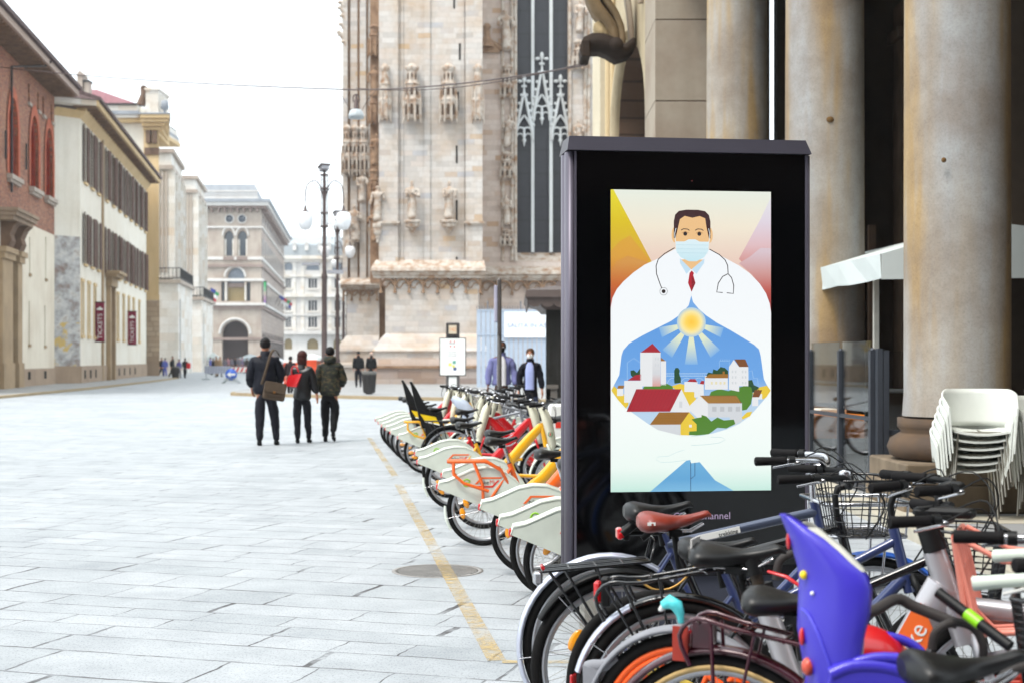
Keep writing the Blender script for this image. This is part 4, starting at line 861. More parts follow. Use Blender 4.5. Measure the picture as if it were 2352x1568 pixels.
M_ash=plaster('ashlar_pier','9c9080','84705f',.8,.6)
M_umber=plaster('umber_stone','4b3c31','6b5030',.6,1.8)
mb=MB(); mb.m(M_grey_pave).box(3.35,16,6,27.8,.0,.09); mb.m(mat('pale_border','b3ac9c',.6)); 
mb.box(3.3,3.66,6,27.8,0,.094); mb.box(3.66,16,12.2,12.75,0,.094); mb.box(3.66,16,14.6,14.9,0,.094)
mb.m(mat('dark_polished_stone','39372f',.22,var=.3,scale=9)).box(3.9,16,12.95,14.4,.05,.098)
struct(mb.build('arcade_floor'))
arc_b=thing('arcaded_building','arcaded stone building on the right with three great round columns and a dark portico','building',(4.35,13.8,0))
O=Vector((4.35,13.8,0))
def A3(x,y,z=0): return (x-O.x,y-O.y,z)
for i,(u,Yc_,r,lab) in enumerate(((2198,13.8,.50,'nearest and thickest column, pale ochre streaks'),(1894,18.4,.505,'middle column, a small rust hole in its shaft'),(1693,23.3,.505,'farthest column, right behind the advertising panel'))):
    x=(u-CU)*Yc_/F; mb=MB(); pr=[(r*1.03,.95),(r*1.0,1.15),(r*1.0,2.5),(r*.99,5),(r*.96,8.2),(r*.96,9.6)]
    mb.lathe([(q,z) for q,z in pr],A3(x,Yc_),56); col=mb.build('column',colmat('column_stone_%s'%'abc'[i],i+1),arc_b,lab)
    mb=MB(); mb.m(M_umber); c=A3(x,Yc_)
    mb.lathe([(r*1.05,.93),(r*1.12,.93),(r*1.12,.84),(r*1.05,.8),(r*1.1,.78),(r*1.26,.73),(r*1.32,.65),(r*1.26,.57),(r*1.1,.53)],c,48)
    mb.build('column_base',None,col)
    h=.68; mb=MB(); mb.m(M_umber if False else plaster('pedestal_stone','7c6c58','4f4232',.9,2.2)); mb.box(c[0]-h,c[0]+h,c[1]-h,c[1]+h,.33,.53,bev=.015); mb.box(c[0]-h-.03,c[0]+h+.03,c[1]-h-.03,c[1]+h+.03,.085,.329,bev=.01); mb.build('pedestal',None,col)
for (x,y,z,rr,ci) in ((0,0,0,0,0),):
    pass
# small rust holes in two shafts
mb=MB(); p=P(1907,275,18.4-.5); mb.m(mat('rust_stain','6b5132',.9)).ell(A3(p.x,p.y+.005,p.z),(.05,.03,.04),10,rings=6); mb.build('rust_hole',None,arc_b)
mb=MB(); p=P(2168,368,13.8-.5); mb.m(MATS['rust_stain']).ell(A3(p.x,p.y+.002,p.z),(.025,.02,.025),10,rings=6); mb.build('rust_hole',None,arc_b)
# upper storey / ceiling, back wall, end wall
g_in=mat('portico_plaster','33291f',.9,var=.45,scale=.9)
mb=MB(); mb.m(M_buff); z=8.9
mb.fp([A3(3.95,4)[:2],A3(16,4)[:2],A3(16,28)[:2],A3(2.75,28)[:2]],z,17); mb.build('upper_storey',None,arc_b)
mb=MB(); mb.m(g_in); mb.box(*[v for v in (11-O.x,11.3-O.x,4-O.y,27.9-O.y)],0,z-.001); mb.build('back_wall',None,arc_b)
mb=MB(); mb.m(g_in); ye=27.3
xa_,xb_=(1768-CU)*ye/F,(1786-CU)*ye/F
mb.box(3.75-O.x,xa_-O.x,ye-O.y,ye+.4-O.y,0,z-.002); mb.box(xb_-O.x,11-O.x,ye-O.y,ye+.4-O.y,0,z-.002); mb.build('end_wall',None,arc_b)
# timber bits, ladder rail and lit panel in the portico
mb=MB(); mb.m(mat('dull_panel','4a3a2e',.8)); p=P(1996,360,25); q=P(2012,800,25); mb.box(p.x-O.x,q.x-O.x,25-O.y,25.1-O.y,.1,p.z-1.2); mb.build('wall_panel',None,arc_b)
for u in (2330,2345): mb=MB(); mb.m(mat('bronze_post','3c332b',.5)); p=P(u,0,17); mb.box(p.x-.04-O.x,p.x+.04-O.x,17-O.y,17.1-O.y,0,8.5); mb.build('bronze_mullion',None,arc_b)
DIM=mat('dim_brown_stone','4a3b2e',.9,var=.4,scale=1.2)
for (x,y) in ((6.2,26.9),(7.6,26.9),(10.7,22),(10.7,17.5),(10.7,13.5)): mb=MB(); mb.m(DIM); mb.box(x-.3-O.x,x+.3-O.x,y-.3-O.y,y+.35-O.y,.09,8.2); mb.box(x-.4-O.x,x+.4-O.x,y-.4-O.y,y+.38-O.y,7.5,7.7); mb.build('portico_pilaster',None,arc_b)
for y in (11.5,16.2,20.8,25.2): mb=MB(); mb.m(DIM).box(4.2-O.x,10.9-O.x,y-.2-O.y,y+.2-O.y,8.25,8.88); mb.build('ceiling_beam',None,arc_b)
# ashlar pier (between the column and the arch) and street arch
Yp=26.; xl=(1505-CU)*Yp/F; xr=3.75
mb=MB(); mb.m(M_ash); zj=1.5+(824-232)*Yp/F
for a,b in ((0,2.2),(2.205,3.6),(3.605,4.9),(4.905,zj),(zj+.01,7.7),(7.71,z)): mb.box(xl-O.x,xr+.2-O.x,Yp-O.y,Yp+2-O.y,a,b-.012)
mb.m(M_umber).box(xl+.012-O.x,xr+.19-O.x,Yp+.012-O.y,Yp+1.99-O.y,0,z-.02); mb.build('ashlar_pier',None,arc_b)
fa=Face((2.17,34.8),(2.62,28.0))
T=Matrix.Translation(fa.p0-O)@Matrix.Rotation(fa.rz,4,'Z')
mb=MB(); mb.M=T; mb.m(M_buff); s0=fa.s_(1421); L=fa.L
wall(mb,L,0,z+3,[(s0,L-.01,0,8.05,1.75)],dep=1.6,rm=masonry('coursed_umber',[(0,'5a4536'),(1,'6b5442')],3.,.36,.025,'2c211a',st=.3,stain='453427'))
mb.m(plaster('pale_pilaster','c9bea6','a8977a',.4,.5)); mb.box(s0-2.2,s0-1.3,-.25,.0,0,z+3); mb.box(-.8,.2,-.1,.5,0,z+3)
mb.build('street_arch_wall',None,arc_b)
mb=MB(); mb.M=T; mb.m(M_umber)
for i in range(30): zz=.3*i; mb.box(s0-.4,L+.3,1.62,1.9,zz+.012,zz+.3)
mb.build('louvred_infill',None,arc_b)
mb=MB(); mb.M=T; mb.m(MATS['coursed_umber']); mb.box(s0+.002,s0+.02,.02,1.6,0,6.3); mb.build('arch_reveal',None,arc_b)
mb=MB(); mb.M=T; mb.m(plaster('ochre_strip','c0aa84','8c7350',.4)); mb.tube([(s0-.9,-.1,0),(s0-.9,-.1,z+2)],.09,8); mb.tube([(s0-.55,-.06,0),(s0-.55,-.06,z+2)],.06,8); mb.build('engaged_shaft',None,arc_b)
mb=MB(); mb.M=T; mb.m(M_buff); pts=arc((s0+L)/2,6.3,(L-s0)/2+.18,80,180,10,1.93); mb.tube([(x,-.03,zz) for x,zz in pts],.16,6); mb.build('archivolt',None,arc_b)
# ashlar facade above continues; carved scroll console hanging off the arch
mb=MB(); Yk=29.; 
def K(u,v): p=P(u,v,Yk); return (p.x-O.x,p.z)
def ribbon(pts,w,y0,y1,m):
    """thick curved band following image-plane curve pts at distance Yk, real width y0..y1"""
    n=len(pts); L_=[];R2=[]
    for i,(x,zz) in enumerate(pts):
        a=pts[max(0,i-1)]; b=pts[min(n-1,i+1)]; dx,dz=b[0]-a[0],b[1]-a[1]; l=math.hypot(dx,dz) or 1; ww=w[i] if isinstance(w,list) else w
        L_.append((x-dz/l*ww,zz+dx/l*ww)); R2.append((x+dz/l*ww,zz-dx/l*ww))
    rings=[[(L_[i][0],y0,L_[i][1]),(R2[i][0],y0,R2[i][1]),(R2[i][0],y1,R2[i][1]),(L_[i][0],y1,L_[i][1])] for i in range(n)]
    m.ring(rings,False,True,True)
y0,y1=Yk-.35-O.y,Yk+.35-O.y
mb.m(mat('bronzed_stone','6e5c44',.7,var=.35,scale=1.5)); ribbon([K(*q) for q in ((1352,-30),(1358,0),(1370,25),(1388,48),(1402,68),(1410,88),(1412,104),(1404,114),(1394,110),(1393,101),(1400,98))],[.1,.1,.1,.1,.1,.09,.08,.07,.055,.045,.03],y0,y1,mb)
ribbon([K(*q) for q in ((1372,-30),(1392,10),(1412,40),(1424,70),(1428,100),(1424,118))],[.06]*6,y0-.03,y1+.03,mb)
mb.build('scroll_console',None,arc_b)
mb=MB(); mb.m(mat('blackened_stone','2e241d',.75,var=.4,scale=2))
ribbon([K(*q) for q in ((1335,133),(1338,118),(1345,108),(1360,104),(1380,104),(1400,112),(1418,126),(1436,122),(1450,108),(1453,98))],[.02,.07,.12,.15,.15,.15,.13,.1,.08,.03],y0-.08,y1+.08,mb)
vx,vz=K(1412,112); mb.m(MATS['blackened_stone']).lathe([(.001,y0-.12),(.12,y0-.12),(.14,y0-.08),(.14,y1+.08)],(vx,0,vz),18,axis='Y'); ex_,ez_=K(1340,118); mb.box(ex_-.06,ex_+.12,y0-.1,y1+.1,ez_-.2,ez_+.14,bev=.02); mb.build('console_foot',None,arc_b)
mb=MB(); mb.m(mat('buff_carving','b8a27c',.7,var=.3,scale=2)); ribbon([K(*q) for q in ((1368,58),(1376,72),(1388,84),(1400,80))],[.05,.12,.12,.05],y0+.1,y1-.1,mb); mb.m(M_ash); ribbon([K(*q) for q in ((1438,-30),(1446,20),(1450,60),(1452,98))],[.05,.05,.05,.04],y0+.3,y1,mb); mb.build('carved_leaf',None,arc_b)
mb=MB(); mb.m(mat('grey_moulding','8a7a6a',.8,var=.3,scale=2)); 
for i,u in enumerate((1462,1472,1482)): p=K(u,-40); q=K(u+2,30-i*8); mb.tube([(p[0],Yp+2.2-O.y,p[1]),(q[0],Yp+2.2-O.y,q[1])],.07,6)
mb.build('moulding',None,arc_b)
# ------------------------------------------------------------------ awning
M_canvas=mat('white_canvas','c2c8c6',.75,var=.05,scale=1.5); M_under=mat('canvas_underside','8a6a2c',.8,var=.1)  # ochre underside: warm light through the canvas put into the colour
aw=thing('awning','white canvas cafe awning behind the nearest column','awning',(4.05,15.6,0))
def AW(x,y,zz): return (x-4.05,y-15.6,zz)
d=Vector((-.066,1,0)).normalized()
def along(x,zz,t,dx=0): return AW(x+dx+d.x*t,15.6+d.y*t,zz)
mb=MB(); N=12; Lw=6.5
def zag(i,j=0): return .012*math.sin(i*2.1+j)
for i in range(N):
    a=Lw*i/N; b=Lw*(i+1)/N; mb.m(M_canvas)
    mb.quad(along(4.05,2.65,a),along(4.05,2.65,b),along(5.25,3.0,b),along(5.25,3.0,a)); mb.quad(along(5.25,3.0,a),along(5.25,3.0,b),along(7.4,2.75,b),along(7.4,2.75,a))
    mb.quad(along(4.05+zag(i)*2,2.37+zag(i,1),a),along(4.05+zag(i+1)*2,2.37+zag(i+1,1),b),along(4.04,2.65,b),along(4.04,2.65,a))
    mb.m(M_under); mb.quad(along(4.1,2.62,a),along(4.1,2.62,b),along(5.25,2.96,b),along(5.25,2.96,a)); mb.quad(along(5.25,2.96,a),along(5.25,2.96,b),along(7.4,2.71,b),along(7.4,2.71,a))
mb.m(M_canvas); mb.add([AW(4.05,15.6,2.37),AW(7.4,15.6,2.4),AW(7.4,15.6,2.75),AW(5.25,15.6,3.0),AW(4.05,15.6,2.65)],[(0,1,2,3,4)])
mb.build('canvas',None,aw)
mb=MB(); mb.m(mat('awning_post','d8d5cb',.4)); 
for x,y in ((4.35,17.0),(4.3,21.5)): mb.box(x-.03-4.05,x+.03-4.05,y-.03-15.6,y+.03-15.6,.09,2.6)
mb.build('post',None,aw)
mb=MB(); mb.m(M_iron); mb.tube([AW(4.1,15.65,2.62),AW(7.35,15.65,2.62)],.025,6); mb.tube([AW(5.7,15.5,2.3),AW(5.65,15.5,2.15),AW(5.9,15.5,2.05)],.02,6); mb.build('frame_rail',None,aw)
# ------------------------------------------------------------------ glass wind screens
M_post=mat('charcoal_metal','3c4048',.45,metal=.3,var=.08)
g=NT('clear_glass',.03); gl=g.n('BsdfGlossy',Roughness=.02); tr=g.n('BsdfTransparent',Color=(.86,.88,.88,1)); fr=g.n('Fresnel',IOR=1.5); ms=g.n('MixShader'); 
g.set(ms.inputs[0],g.math('MULTIPLY',fr.outputs[0],.75)); g.t.links.new(tr.outputs[0],ms.inputs[1]); g.t.links.new(gl.outputs[0],ms.inputs[2]); out=[x for x in g.t.nodes if x.type=='OUTPUT_MATERIAL'][0]; g.t.links.new(ms.outputs[0],out.inputs[0]); M_clear=g.m
pu=[(3.60,17.15),(3.70,16.0),(3.79,14.95)]
for i,(a,b) in enumerate(((pu[0],pu[1]),(pu[1],pu[2]))):
    f=Face(a,b); t=thing('glass_screen',('cafe glass wind screen next to the advertising panel','cafe glass wind screen left of the thick dark post')[i],'wind screen',(a[0],a[1],.09),f.rz,'cafe wind screens')
    L=f.L
    for x,nm in ((.0,0),(L,1)): mb=MB(); mb.box(x-.032,x+.032,-.035,.035,-.09,1.5); mb.ell((x,0,1.5),(.03,.03,.03),8,rings=4); mb.box(x-.1,x+.1,-.12,.12,-.09,-.08); mb.build('post',M_post,t)
    mb=MB(); mb.box(.032,L-.032,-.03,.03,.76,.80); mb.box(.032,L-.032,-.03,.03,.02,.06); mb.build('rail',M_post,t)
    mb=MB(); mb.box(.05,L-.05,-.006,.006,.85,1.6); mb.build('upper_pane',M_clear,t); mb=MB(); mb.box(.05,L-.05,-.006,.006,.08,.75); mb.build('lower_pane',M_clear,t)
t=thing('corner_post','thick dark double post closing the row of glass screens','post',(3.86,14.85,.09)); mb=MB(); mb.box(-.055,.0,-.05,.05,-.08,1.52); mb.box(.008,.065,-.05,.05,-.08,1.5); mb.build('post',M_post,t); 
mb=MB(); mb.box(.065,.5,-.02,.02,.62,.67); mb.build('rail',M_post,t)
t=thing('glass_screen','dim cafe glass screen behind the pedestal of the nearest column','wind screen',(4.1,16.4,.09),0,'cafe wind screens')
mb=MB(); mb.box(-.03,.03,-.03,.03,-.09,1.5); mb.build('post',mat('green_black_metal','1d2522',.5),t); mb=MB(); mb.box(.03,1.2,-.006,.006,.05,1.5); mb.build('pane',M_clear,t)
# cafe counter, and added tables whose bright cloths stand in for bicycle reflections
t=thing('cafe_counter','dim cafe counter with cloths seen through the glass screens','counter',(4.6,19.5,.09),R_(-4))
mb=MB(); mb.m(mat('counter_front','5b4a38',.7)).box(-.2,2.6,0,.6,0,.95,bev=.01); mb.build('body',None,t); mb=MB(); mb.m(mat('white_cloth','cfd2d2',.8)).box(-.25,2.65,-.05,.65,.951,.99,bev=.01); mb.build('top',None,t)
crt=[('e0842a','d8d2c4'),('c9ccd0','e6b040'),('d87a2c','6a5ac0'),('dcd6c8','c84a30'),('e8a838','d0d4d8')]
for i,(cx_,cy_,a_) in enumerate(((3.95,17.6,10),(4.1,18.6,-15),(3.95,19.8,30),(3.75,21.2,5),(3.7,22.6,-20))):
    t=thing('added_cafe_table','added bistro table, bright cloth standing in for reflections in the glass, '+('nearest','second nearest','third nearest','second farthest','farthest')[i],'table',(cx_,cy_,.09),R_(a_),'added bistro tables standing in for glass reflections')
    mb=MB(); mb.m(mat('cloth_'+crt[i][0],crt[i][0],.7)); mb.box(-.33,.33,-.33,.33,.70,.73,bev=.01); mb.box(-.335,.335,-.335,-.33,.45,.71); mb.box(-.335,-.33,-.33,.33,.45,.71); mb.build('table_top',None,t)
    mb=MB(); mb.m(M_iron if 'M_iron' in globals() else None).lathe([(.2,0),(.2,.02),(.03,.04),(.025,.7)],seg=14); mb.build('pedestal',None,t)
    mb=MB(); mb.m(mat('print_'+crt[i][1],crt[i][1],.6)); mb.box(-.2,.02,-.15,.15,.732,.80+.03*i,bev=.01); mb.tube([(.15,0,.732),(.15,0,.86),(.15,0,.92)],[.05,.05,.02],8); mb.build('menu_and_bottle',None,t)
# ------------------------------------------------------------------ stacked chairs
M_chair=mat('white_plastic_chair','d5d8d2',.4,var=.03,coat=.1); M_leg=mat('steel_chair_leg','9c978c',.3,metal=.8,var=.08)
def chair():
    t=thing('cafe_chair','x','chair',(0,0,0),0,'stacked white cafe armchairs')
    # shell: back towards -y, arms reach forward (+y)
    mb=MB(); mb.m(M_chair); rows=[]; n=28; m=7
    def pt(i,j,th):
        a=R_(-128+256*i/n); w=.30; dpt=.27; ca,sa=math.cos(a),math.sin(a)
        # a=0 is the back centre
        e=abs(i/n-.5)*2; top=.80-.15*max(0,(e-.42)/.58)**1.3*1.0; bot=.47 if e<.62 else .47+(.12*((e-.62)/.38))
        if e>.8: bot=.47+.10-(e-.8)*1.6; top=top-.02*(e-.8)
        z=bot+(top-bot)*j/m; fl=1+.10*(z-.45)/.35
        r=1+th
        x=w*sa*fl*r; y=-dpt*ca*fl*r
        if abs(a)>R_(90): x=(w*fl*r)*(1 if a>0 else -1)*(1-.12*(abs(a)-R_(90))); y=.30*(abs(a)-R_(90))/R_(38)
        return (x,y,z)
    o=[[pt(i,j,0) for j in range(m+1)] for i in range(n+1)]; q=[[pt(i,j,-.05) for j in range(m+1)] for i in range(n+1)]
    rings=[o[i]+q[i][::-1] for i in range(n+1)]; mb.ring(rings,False,True,True); mb.build('shell',None,t)
    mb=MB(); mb.m(M_chair); sp=[]
    for jj in range(6):
        y=-.22+.46*jj/5; z=.445-.015*math.sin(jj/5*math.pi)+(.0 if jj<5 else -.02); wd=.24+.03*math.sin(jj/5*math.pi)
        sp.append([(x*wd/.25,y,z+.03*(x/.25)**2-.01) for x in (-.25,-.15,-.05,.05,.15,.25)]+[(x*wd/.25,y,z-.018+.03*(x/.25)**2-.01) for x in (.25,.15,.05,-.05,-.15,-.25)])
    mb.ring(sp,False,True,True); mb.build('seat',None,t)
    for sx in (-1,1):
        for yy,y2 in ((-.2,-.27),(.2,.26)):
            mb=MB(); mb.m(M_leg).tube([(sx*.2,yy,.44),(sx*.235,y2,.005)],.0105,8); mb.build('leg',None,t)
    mb=MB(); mb.m(M_leg); mb.tube([(-.2,-.2,.425),(.2,-.2,.425)],.01,6); mb.tube([(-.2,.2,.425),(.2,.2,.425)],.01,6); mb.tube([(0,-.2,.425),(0,.2,.425)],.01,6); mb.build('under_frame',None,t)
    return t
proto=chair(); first=True
names=['bottom','second from the bottom','third from the bottom','second from the top','topmost']
names6=['bottom','second from the bottom','third from the bottom','third from the top','second from the top','topmost']
for st,(u,Yq,nm,ns) in enumerate(((2222,12.75,'the stack in front of the nearest column',names6),(2385,12.9,'the stack at the right edge of the picture',names))):
    p=P(u,0,Yq)
    for i in range(len(ns)):
        o=proto if first else copy_tree(proto); first=False
        o.location=(p.x+.012*i,Yq-.03*i,.098+.067*i); o.rotation_euler=(0,0,R_(172 if st else 176)+R_(rnd.uniform(-1,1))+math.pi*0)
        o.rotation_euler=(0,0,R_((168,172)[st])+R_(rnd.uniform(-.6,.6))); o['label']='white armchair, '+ns[i]+' of '+nm
# ================================================================== 10. ADVERTISING PANEL
th=R_(7.3); KO=Vector((.352,7.76,0))
ki=thing('advertising_kiosk','tall black and mauve digital advertising panel showing a drawn doctor above a village','advertising panel',tuple(KO),th)
M_alu=mat('mauve_grey_metal','5f5a66',.42,metal=.35,var=.04,scale=3); M_cap=mat('dark_mauve_metal','332f3a',.4,metal=.35,var=.05)
M_blk=mat('black_glass','020203',.05,var=.2,spec=.45)
KL=1.29; KD=.22
mb=MB(); mb.m(M_blk).box(.0,KL,.0,.02,.36,2.635); mb.build('front_glass',None,ki)
mb=MB(); mb.m(mat('panel_core','1b1a1e',.6)).box(.01,KL-.01,.021,KD,.30,2.62); mb.build('core',None,ki)
def prof(x,y,r): 
    m=MB(); m.m(M_alu); n=14; pts=[(x+r*.55*math.cos(a),y+r*math.sin(a)) for a in [2*math.pi*i/n for i in range(n)]]; m.fp(pts,.32,2.63)
    for i in range(len(m.sm)): m.sm[i]=i>=2
    return m
for x,y in ((-.03,.05),(-.03,.165),(KL+.012,.05)): prof(x,y,.052).build('edge_profile',None,ki)
mb=MB(); mb.m(M_alu).box(-.012,-.001,-.006,.1,.33,2.63); mb.box(KL+.001,KL+.014,-.006,.03,.33,2.63); mb.build('front_trim',None,ki)
mb=MB(); mb.m(M_cap); 
v=[(-.055,-.03,2.635),(KL+.03,-.03,2.635),(KL+.03,KD+.03,2.635),(-.055,KD+.03,2.635),(-.04,-.0,2.715),(KL+.005,.0,2.715),(KL+.005,KD,2.715),(-.04,KD,2.715)]
mb.add(v,[(3,2,1,0),(4,5,6,7),(0,1,5,4),(1,2,6,5),(2,3,7,6),(3,0,4,7)]); mb.build('top_cap',None,ki)
mb=MB(); mb.m(M_leg).lathe([(.012,0),(.012,.008),(.004,.012)],(KL-.04,.08,2.715),12); mb.build('cap_bolt',None,ki)
mb=MB(); mb.m(mat('slate_panel','3b3d48',.5,var=.08)).box(.18,KL-.05,.04,KD-.03,.02,.30); mb.build('base_panel',None,ki)
mb=MB(); mb.m(mat('beige_leg','8c8881',.6)).box(.05,.13,.03,KD-.03,.0,.30); mb.build('support_leg',None,ki)
mb=MB(); mb.m(mat('sensor_red','6b2b2b',.3)).lathe([(.004,-.003),(.004,0)],(.645,-.001,2.48),10,axis='Y'); mb.build('sensor',None,ki)
mb=MB(); text(mb,'Clear Channel',xf((.865,-.0015,.634)),.056,emat('lilac_letters','cdb6dc',.55),th=.001,align='RIGHT'); mb.build('lettering',None,ki)
# ---- the screen picture (flat artwork on a lit screen), coordinates taken in picture units
SW,SH=.905,1.652; SX0=.189; SZ0=1.5-(1130-824)*7.79/F+.003
def sx(x): return SX0+SW*(x-158)/730.0
def sz(y): return SZ0+SH*(1-(y-76)/1344.0)
scr=MB()
def poly(pts,mt,layer,flat=True):
    y=-.003-.0006*layer; pts=[(sx(max(158,min(888,px))),y,sz(max(76,min(1420,py)))) for px,py in pts]
    # triangulate robustly through bmesh
    bm=bmesh.new(); vs=[bm.verts.new(p) for p in pts]
    try: fc=bm.faces.new(vs)
    except ValueError: bm.free(); return
    bmesh.ops.triangulate(bm,faces=bm.faces[:],ngon_method='EAR_CLIP'); bm.verts.index_update()
    scr.m(mt).add([v.co[:] for v in bm.verts],[[v.index for v in f.verts] for f in bm.faces]); bm.free()
def line(pts,w,mt,layer):
    n=len(pts); L_=[];R2=[]
    for i,(x,y) in enumerate(pts):
        a=pts[max(0,i-1)]; b=pts[min(n-1,i+1)]; dx,dy=b[0]-a[0],b[1]-a[1]; l=math.hypot(dx,dy) or 1
        L_.append((x-dy/l*w/2,y+dx/l*w/2)); R2.append((x+dy/l*w/2,y-dx/l*w/2))
    y=-.003-.0006*layer; q=[(sx(p[0]),y,sz(p[1])) for p in L_+R2]
    scr.m(mt).add(q,[(i,i+1,n+i+1,n+i) for i in range(n-1)])
def em(c,st=1.0): return emat('screen_'+c,c,st)
def eramp(name,stops,axis=1,st=1.0,radial=None,mixw=None):
    g=NT(name,.25); tc=g.coord(); sp=g.n('SeparateXYZ'); g.set(sp.inputs[0],tc)
    if radial:
        cx,cy,r=sx(radial[0]),sz(radial[1]),SW*radial[2]/730
        dx=g.math('SUBTRACT',sp.outputs[0],cx); dz=g.math('SUBTRACT',sp.outputs[2],cy); f=g.math('DIVIDE',g.math('SQRT',g.math('ADD',g.math('MULTIPLY',dx,dx),g.math('MULTIPLY',dz,dz))),r)
    elif axis==0: f=g.math('DIVIDE',g.math('SUBTRACT',sp.outputs[0],SX0),SW)
    else: f=g.math('SUBTRACT',1,g.math('DIVIDE',g.math('SUBTRACT',sp.outputs[2],SZ0),SH))
    c=g.ramp(f,stops); g.set(g.b.inputs['Emission Color'],c); g.b.inputs['Emission Strength'].default_value=st/2**EXP; g.b.inputs['Base Color'].default_value=(.02,.02,.02,1); return g.m
def fy(y): return (y-76)/1344
bgm=eramp('screen_background',[(0,'e6ece0'),(.12,'f0e6d2'),(.24,'e8cbbc'),(.3,'e0b8aa'),(.42,'f0e0dc')])
poly([(158,76),(888,76),(888,1420),(158,1420)],bgm,0)
poly([(158,76),(170,76),(345,400),(158,400)],eramp('screen_yellow',[(0,'e8dc30'),(.10,'dcc21c'),(.22,'d6a832')]),1)
E1=eramp('screen_orange',[(0,'e0b43c'),(.22,'dba03a'),(.3,'c8702a'),(.36,'b83a24'),(.4,'a82a22')])
poly([(158,600)]+[(x,y) for x,y in ((158,350),(200,305),(245,280),(330,385),(300,430),(200,520))],E1,2)
poly([(158,610),(158,440),(185,395),(235,370),(330,400),(240,460),(180,540)],eramp('screen_red_left',[(.24,'d49648'),(.31,'c8682c'),(.37,'b43a26')]),3)
E2=eramp('screen_lilac',[(0,'e4e6ea'),(.10,'dfd4e0'),(.18,'dfbcc0'),(.25,'d0887e'),(.33,'b84c42'),(.39,'9c2c2c')])
poly([(888,100),(840,200),(790,290),(740,380),(800,440),(860,520),(888,620)],E2,1)
poly([(888,330),(840,330),(790,370),(740,400),(800,450),(850,510),(888,600)],eramp('screen_red_right',[(.2,'d8c4cc'),(.27,'cf9a96'),(.33,'bf5a50'),(.39,'9c2c30')]),2)
white=eramp('screen_coat',[(.2,'f2f6fa'),(.45,'f4f8fa'),(.75,'f4faf8'),(.92,'ecf8f2'),(1,'c4e8dc')])
body=[(158,1420),(158,600),(165,560),(185,520),(215,485),(260,445),(310,410),(365,385),(445,340),(605,340),(690,385),(740,410),(790,445),(835,490),(865,535),(882,580),(888,620),(888,1420)]
poly(body,white,4)
# valley of blue with the village
blue=eramp('screen_sky_blue',[(.33,'7fb2ea'),(.45,'5f9ce0'),(.62,'6aa4e4'),(.72,'b9d3ea')])
vall=[(522,545),(530,575),(555,605),(590,635),(640,668),(700,700),(760,735),(810,765),(832,785),(840,815),(838,860),(848,905),(868,945),(886,970),(866,1000),(835,1035),(790,1085),(740,1120),(680,1145),(620,1162),(560,1170),(500,1169),(430,1160),(370,1145),(330,1120),(280,1085),(230,1050),(190,1010),(160,968),(172,945),(196,900),(208,865),(206,815),(214,790),(240,760),(300,725),(370,690),(430,660),(480,625),(510,590)]
poly(vall,blue,5)
# rays and sun
for a,hw,L2,c in ((90,9,190,'cfe2d8'),(52,9,180,'bcd8e6'),(128,9,180,'bcd8e6'),(18,9,150,'c8dfe4'),(162,9,150,'c8dfe4')):
    p=[(522,665)]+[(522+L2*math.cos(R_(a+s*hw)),665+L2*math.sin(R_(a+s*hw))) for s in (-1,1)]
    poly(p,eramp('screen_ray_%d'%a,[(0,'f6e9a8'),(.5,'dfe8cc'),(1,'7ab0e4')],radial=(522,665,L2)),6)
poly([(522+66*math.cos(R_(a)),665+66*math.sin(R_(a))) for a in range(0,360,10)],eramp('screen_sun',[(0,'ffc83c'),(.4,'ffd860'),(.7,'f8e8a4'),(1,'a9cbe4')],radial=(522,665,66)),7)
W2='eef0f2'; R3=em('a81e2e'); BR=em('9c6a24'); GR=em('4f8224'); DG=em('1f4a2a'); YE=em('e8c838'); Wm=em('e6e8ea'); Wg=em('d2d6da'); Br2=em('7c4a22')
line([(232,940),(232,845),(262,825),(290,845)],2.5,em('9cc4ec'),6); line([(650,885),(650,838),(696,838),(696,870)],2.5,em('9cc4ec'),6); line([(785,930),(785,885),(800,880),(806,915),(825,915),(828,945)],2.5,em('9cc4ec'),6)
for x in range(650,700,10): line([(x,838),(x+5,838),(x+5,830)],2.5,em('9cc4ec'),6)
for y in (893,905): line([(408,y),(600,y)],2.2,em('b4d2ee'),7)
for x in range(412,600,9): line([(x,893),(x,905)],1.6,em('b4d2ee'),7)
for cxx in (440,500,555): line([(cxx+28*math.cos(R_(a)),945-32*math.sin(R_(a))) for a in range(0,181,20)],2.2,em('b4d2ee'),7)
# hills and trees
poly([(160,968),(172,948),(200,975),(240,1000),(236,1035),(225,1048),(190,1010)],YE,8); poly([(886,970),(868,948),(835,955),(800,985),(835,1000),(850,1010),(866,1000)],YE,8)
poly([(430,950),(470,938),(510,948),(540,985),(545,1030),(520,1050),(470,980)],YE,8)
poly([(246,880),(262,878),(275,890),(290,870),(300,868),(300,905),(262,915),(248,900)],DG,8)
poly([(444,880),(450,868),(462,868),(469,880),(466,895),(474,915),(474,935),(445,938),(443,915),(450,897)],DG,9)
poly([(590,900),(600,888),(618,892),(622,874),(640,880),(655,864),(675,868),(690,882),(690,910),(600,912)],DG,8)
poly([(780,925),(800,922),(808,945),(830,955),(835,975),(785,980)],DG,8)
poly([(303,958),(312,944),(335,940),(352,950),(380,940),(410,938),(436,950),(440,968),(305,970)],GR,9)
poly([(600,1000),(612,975),(650,962),(690,972),(730,958),(770,948),(796,955),(803,985),(795,1030),(775,1056),(755,1060),(740,1010),(660,1000)],GR,9)
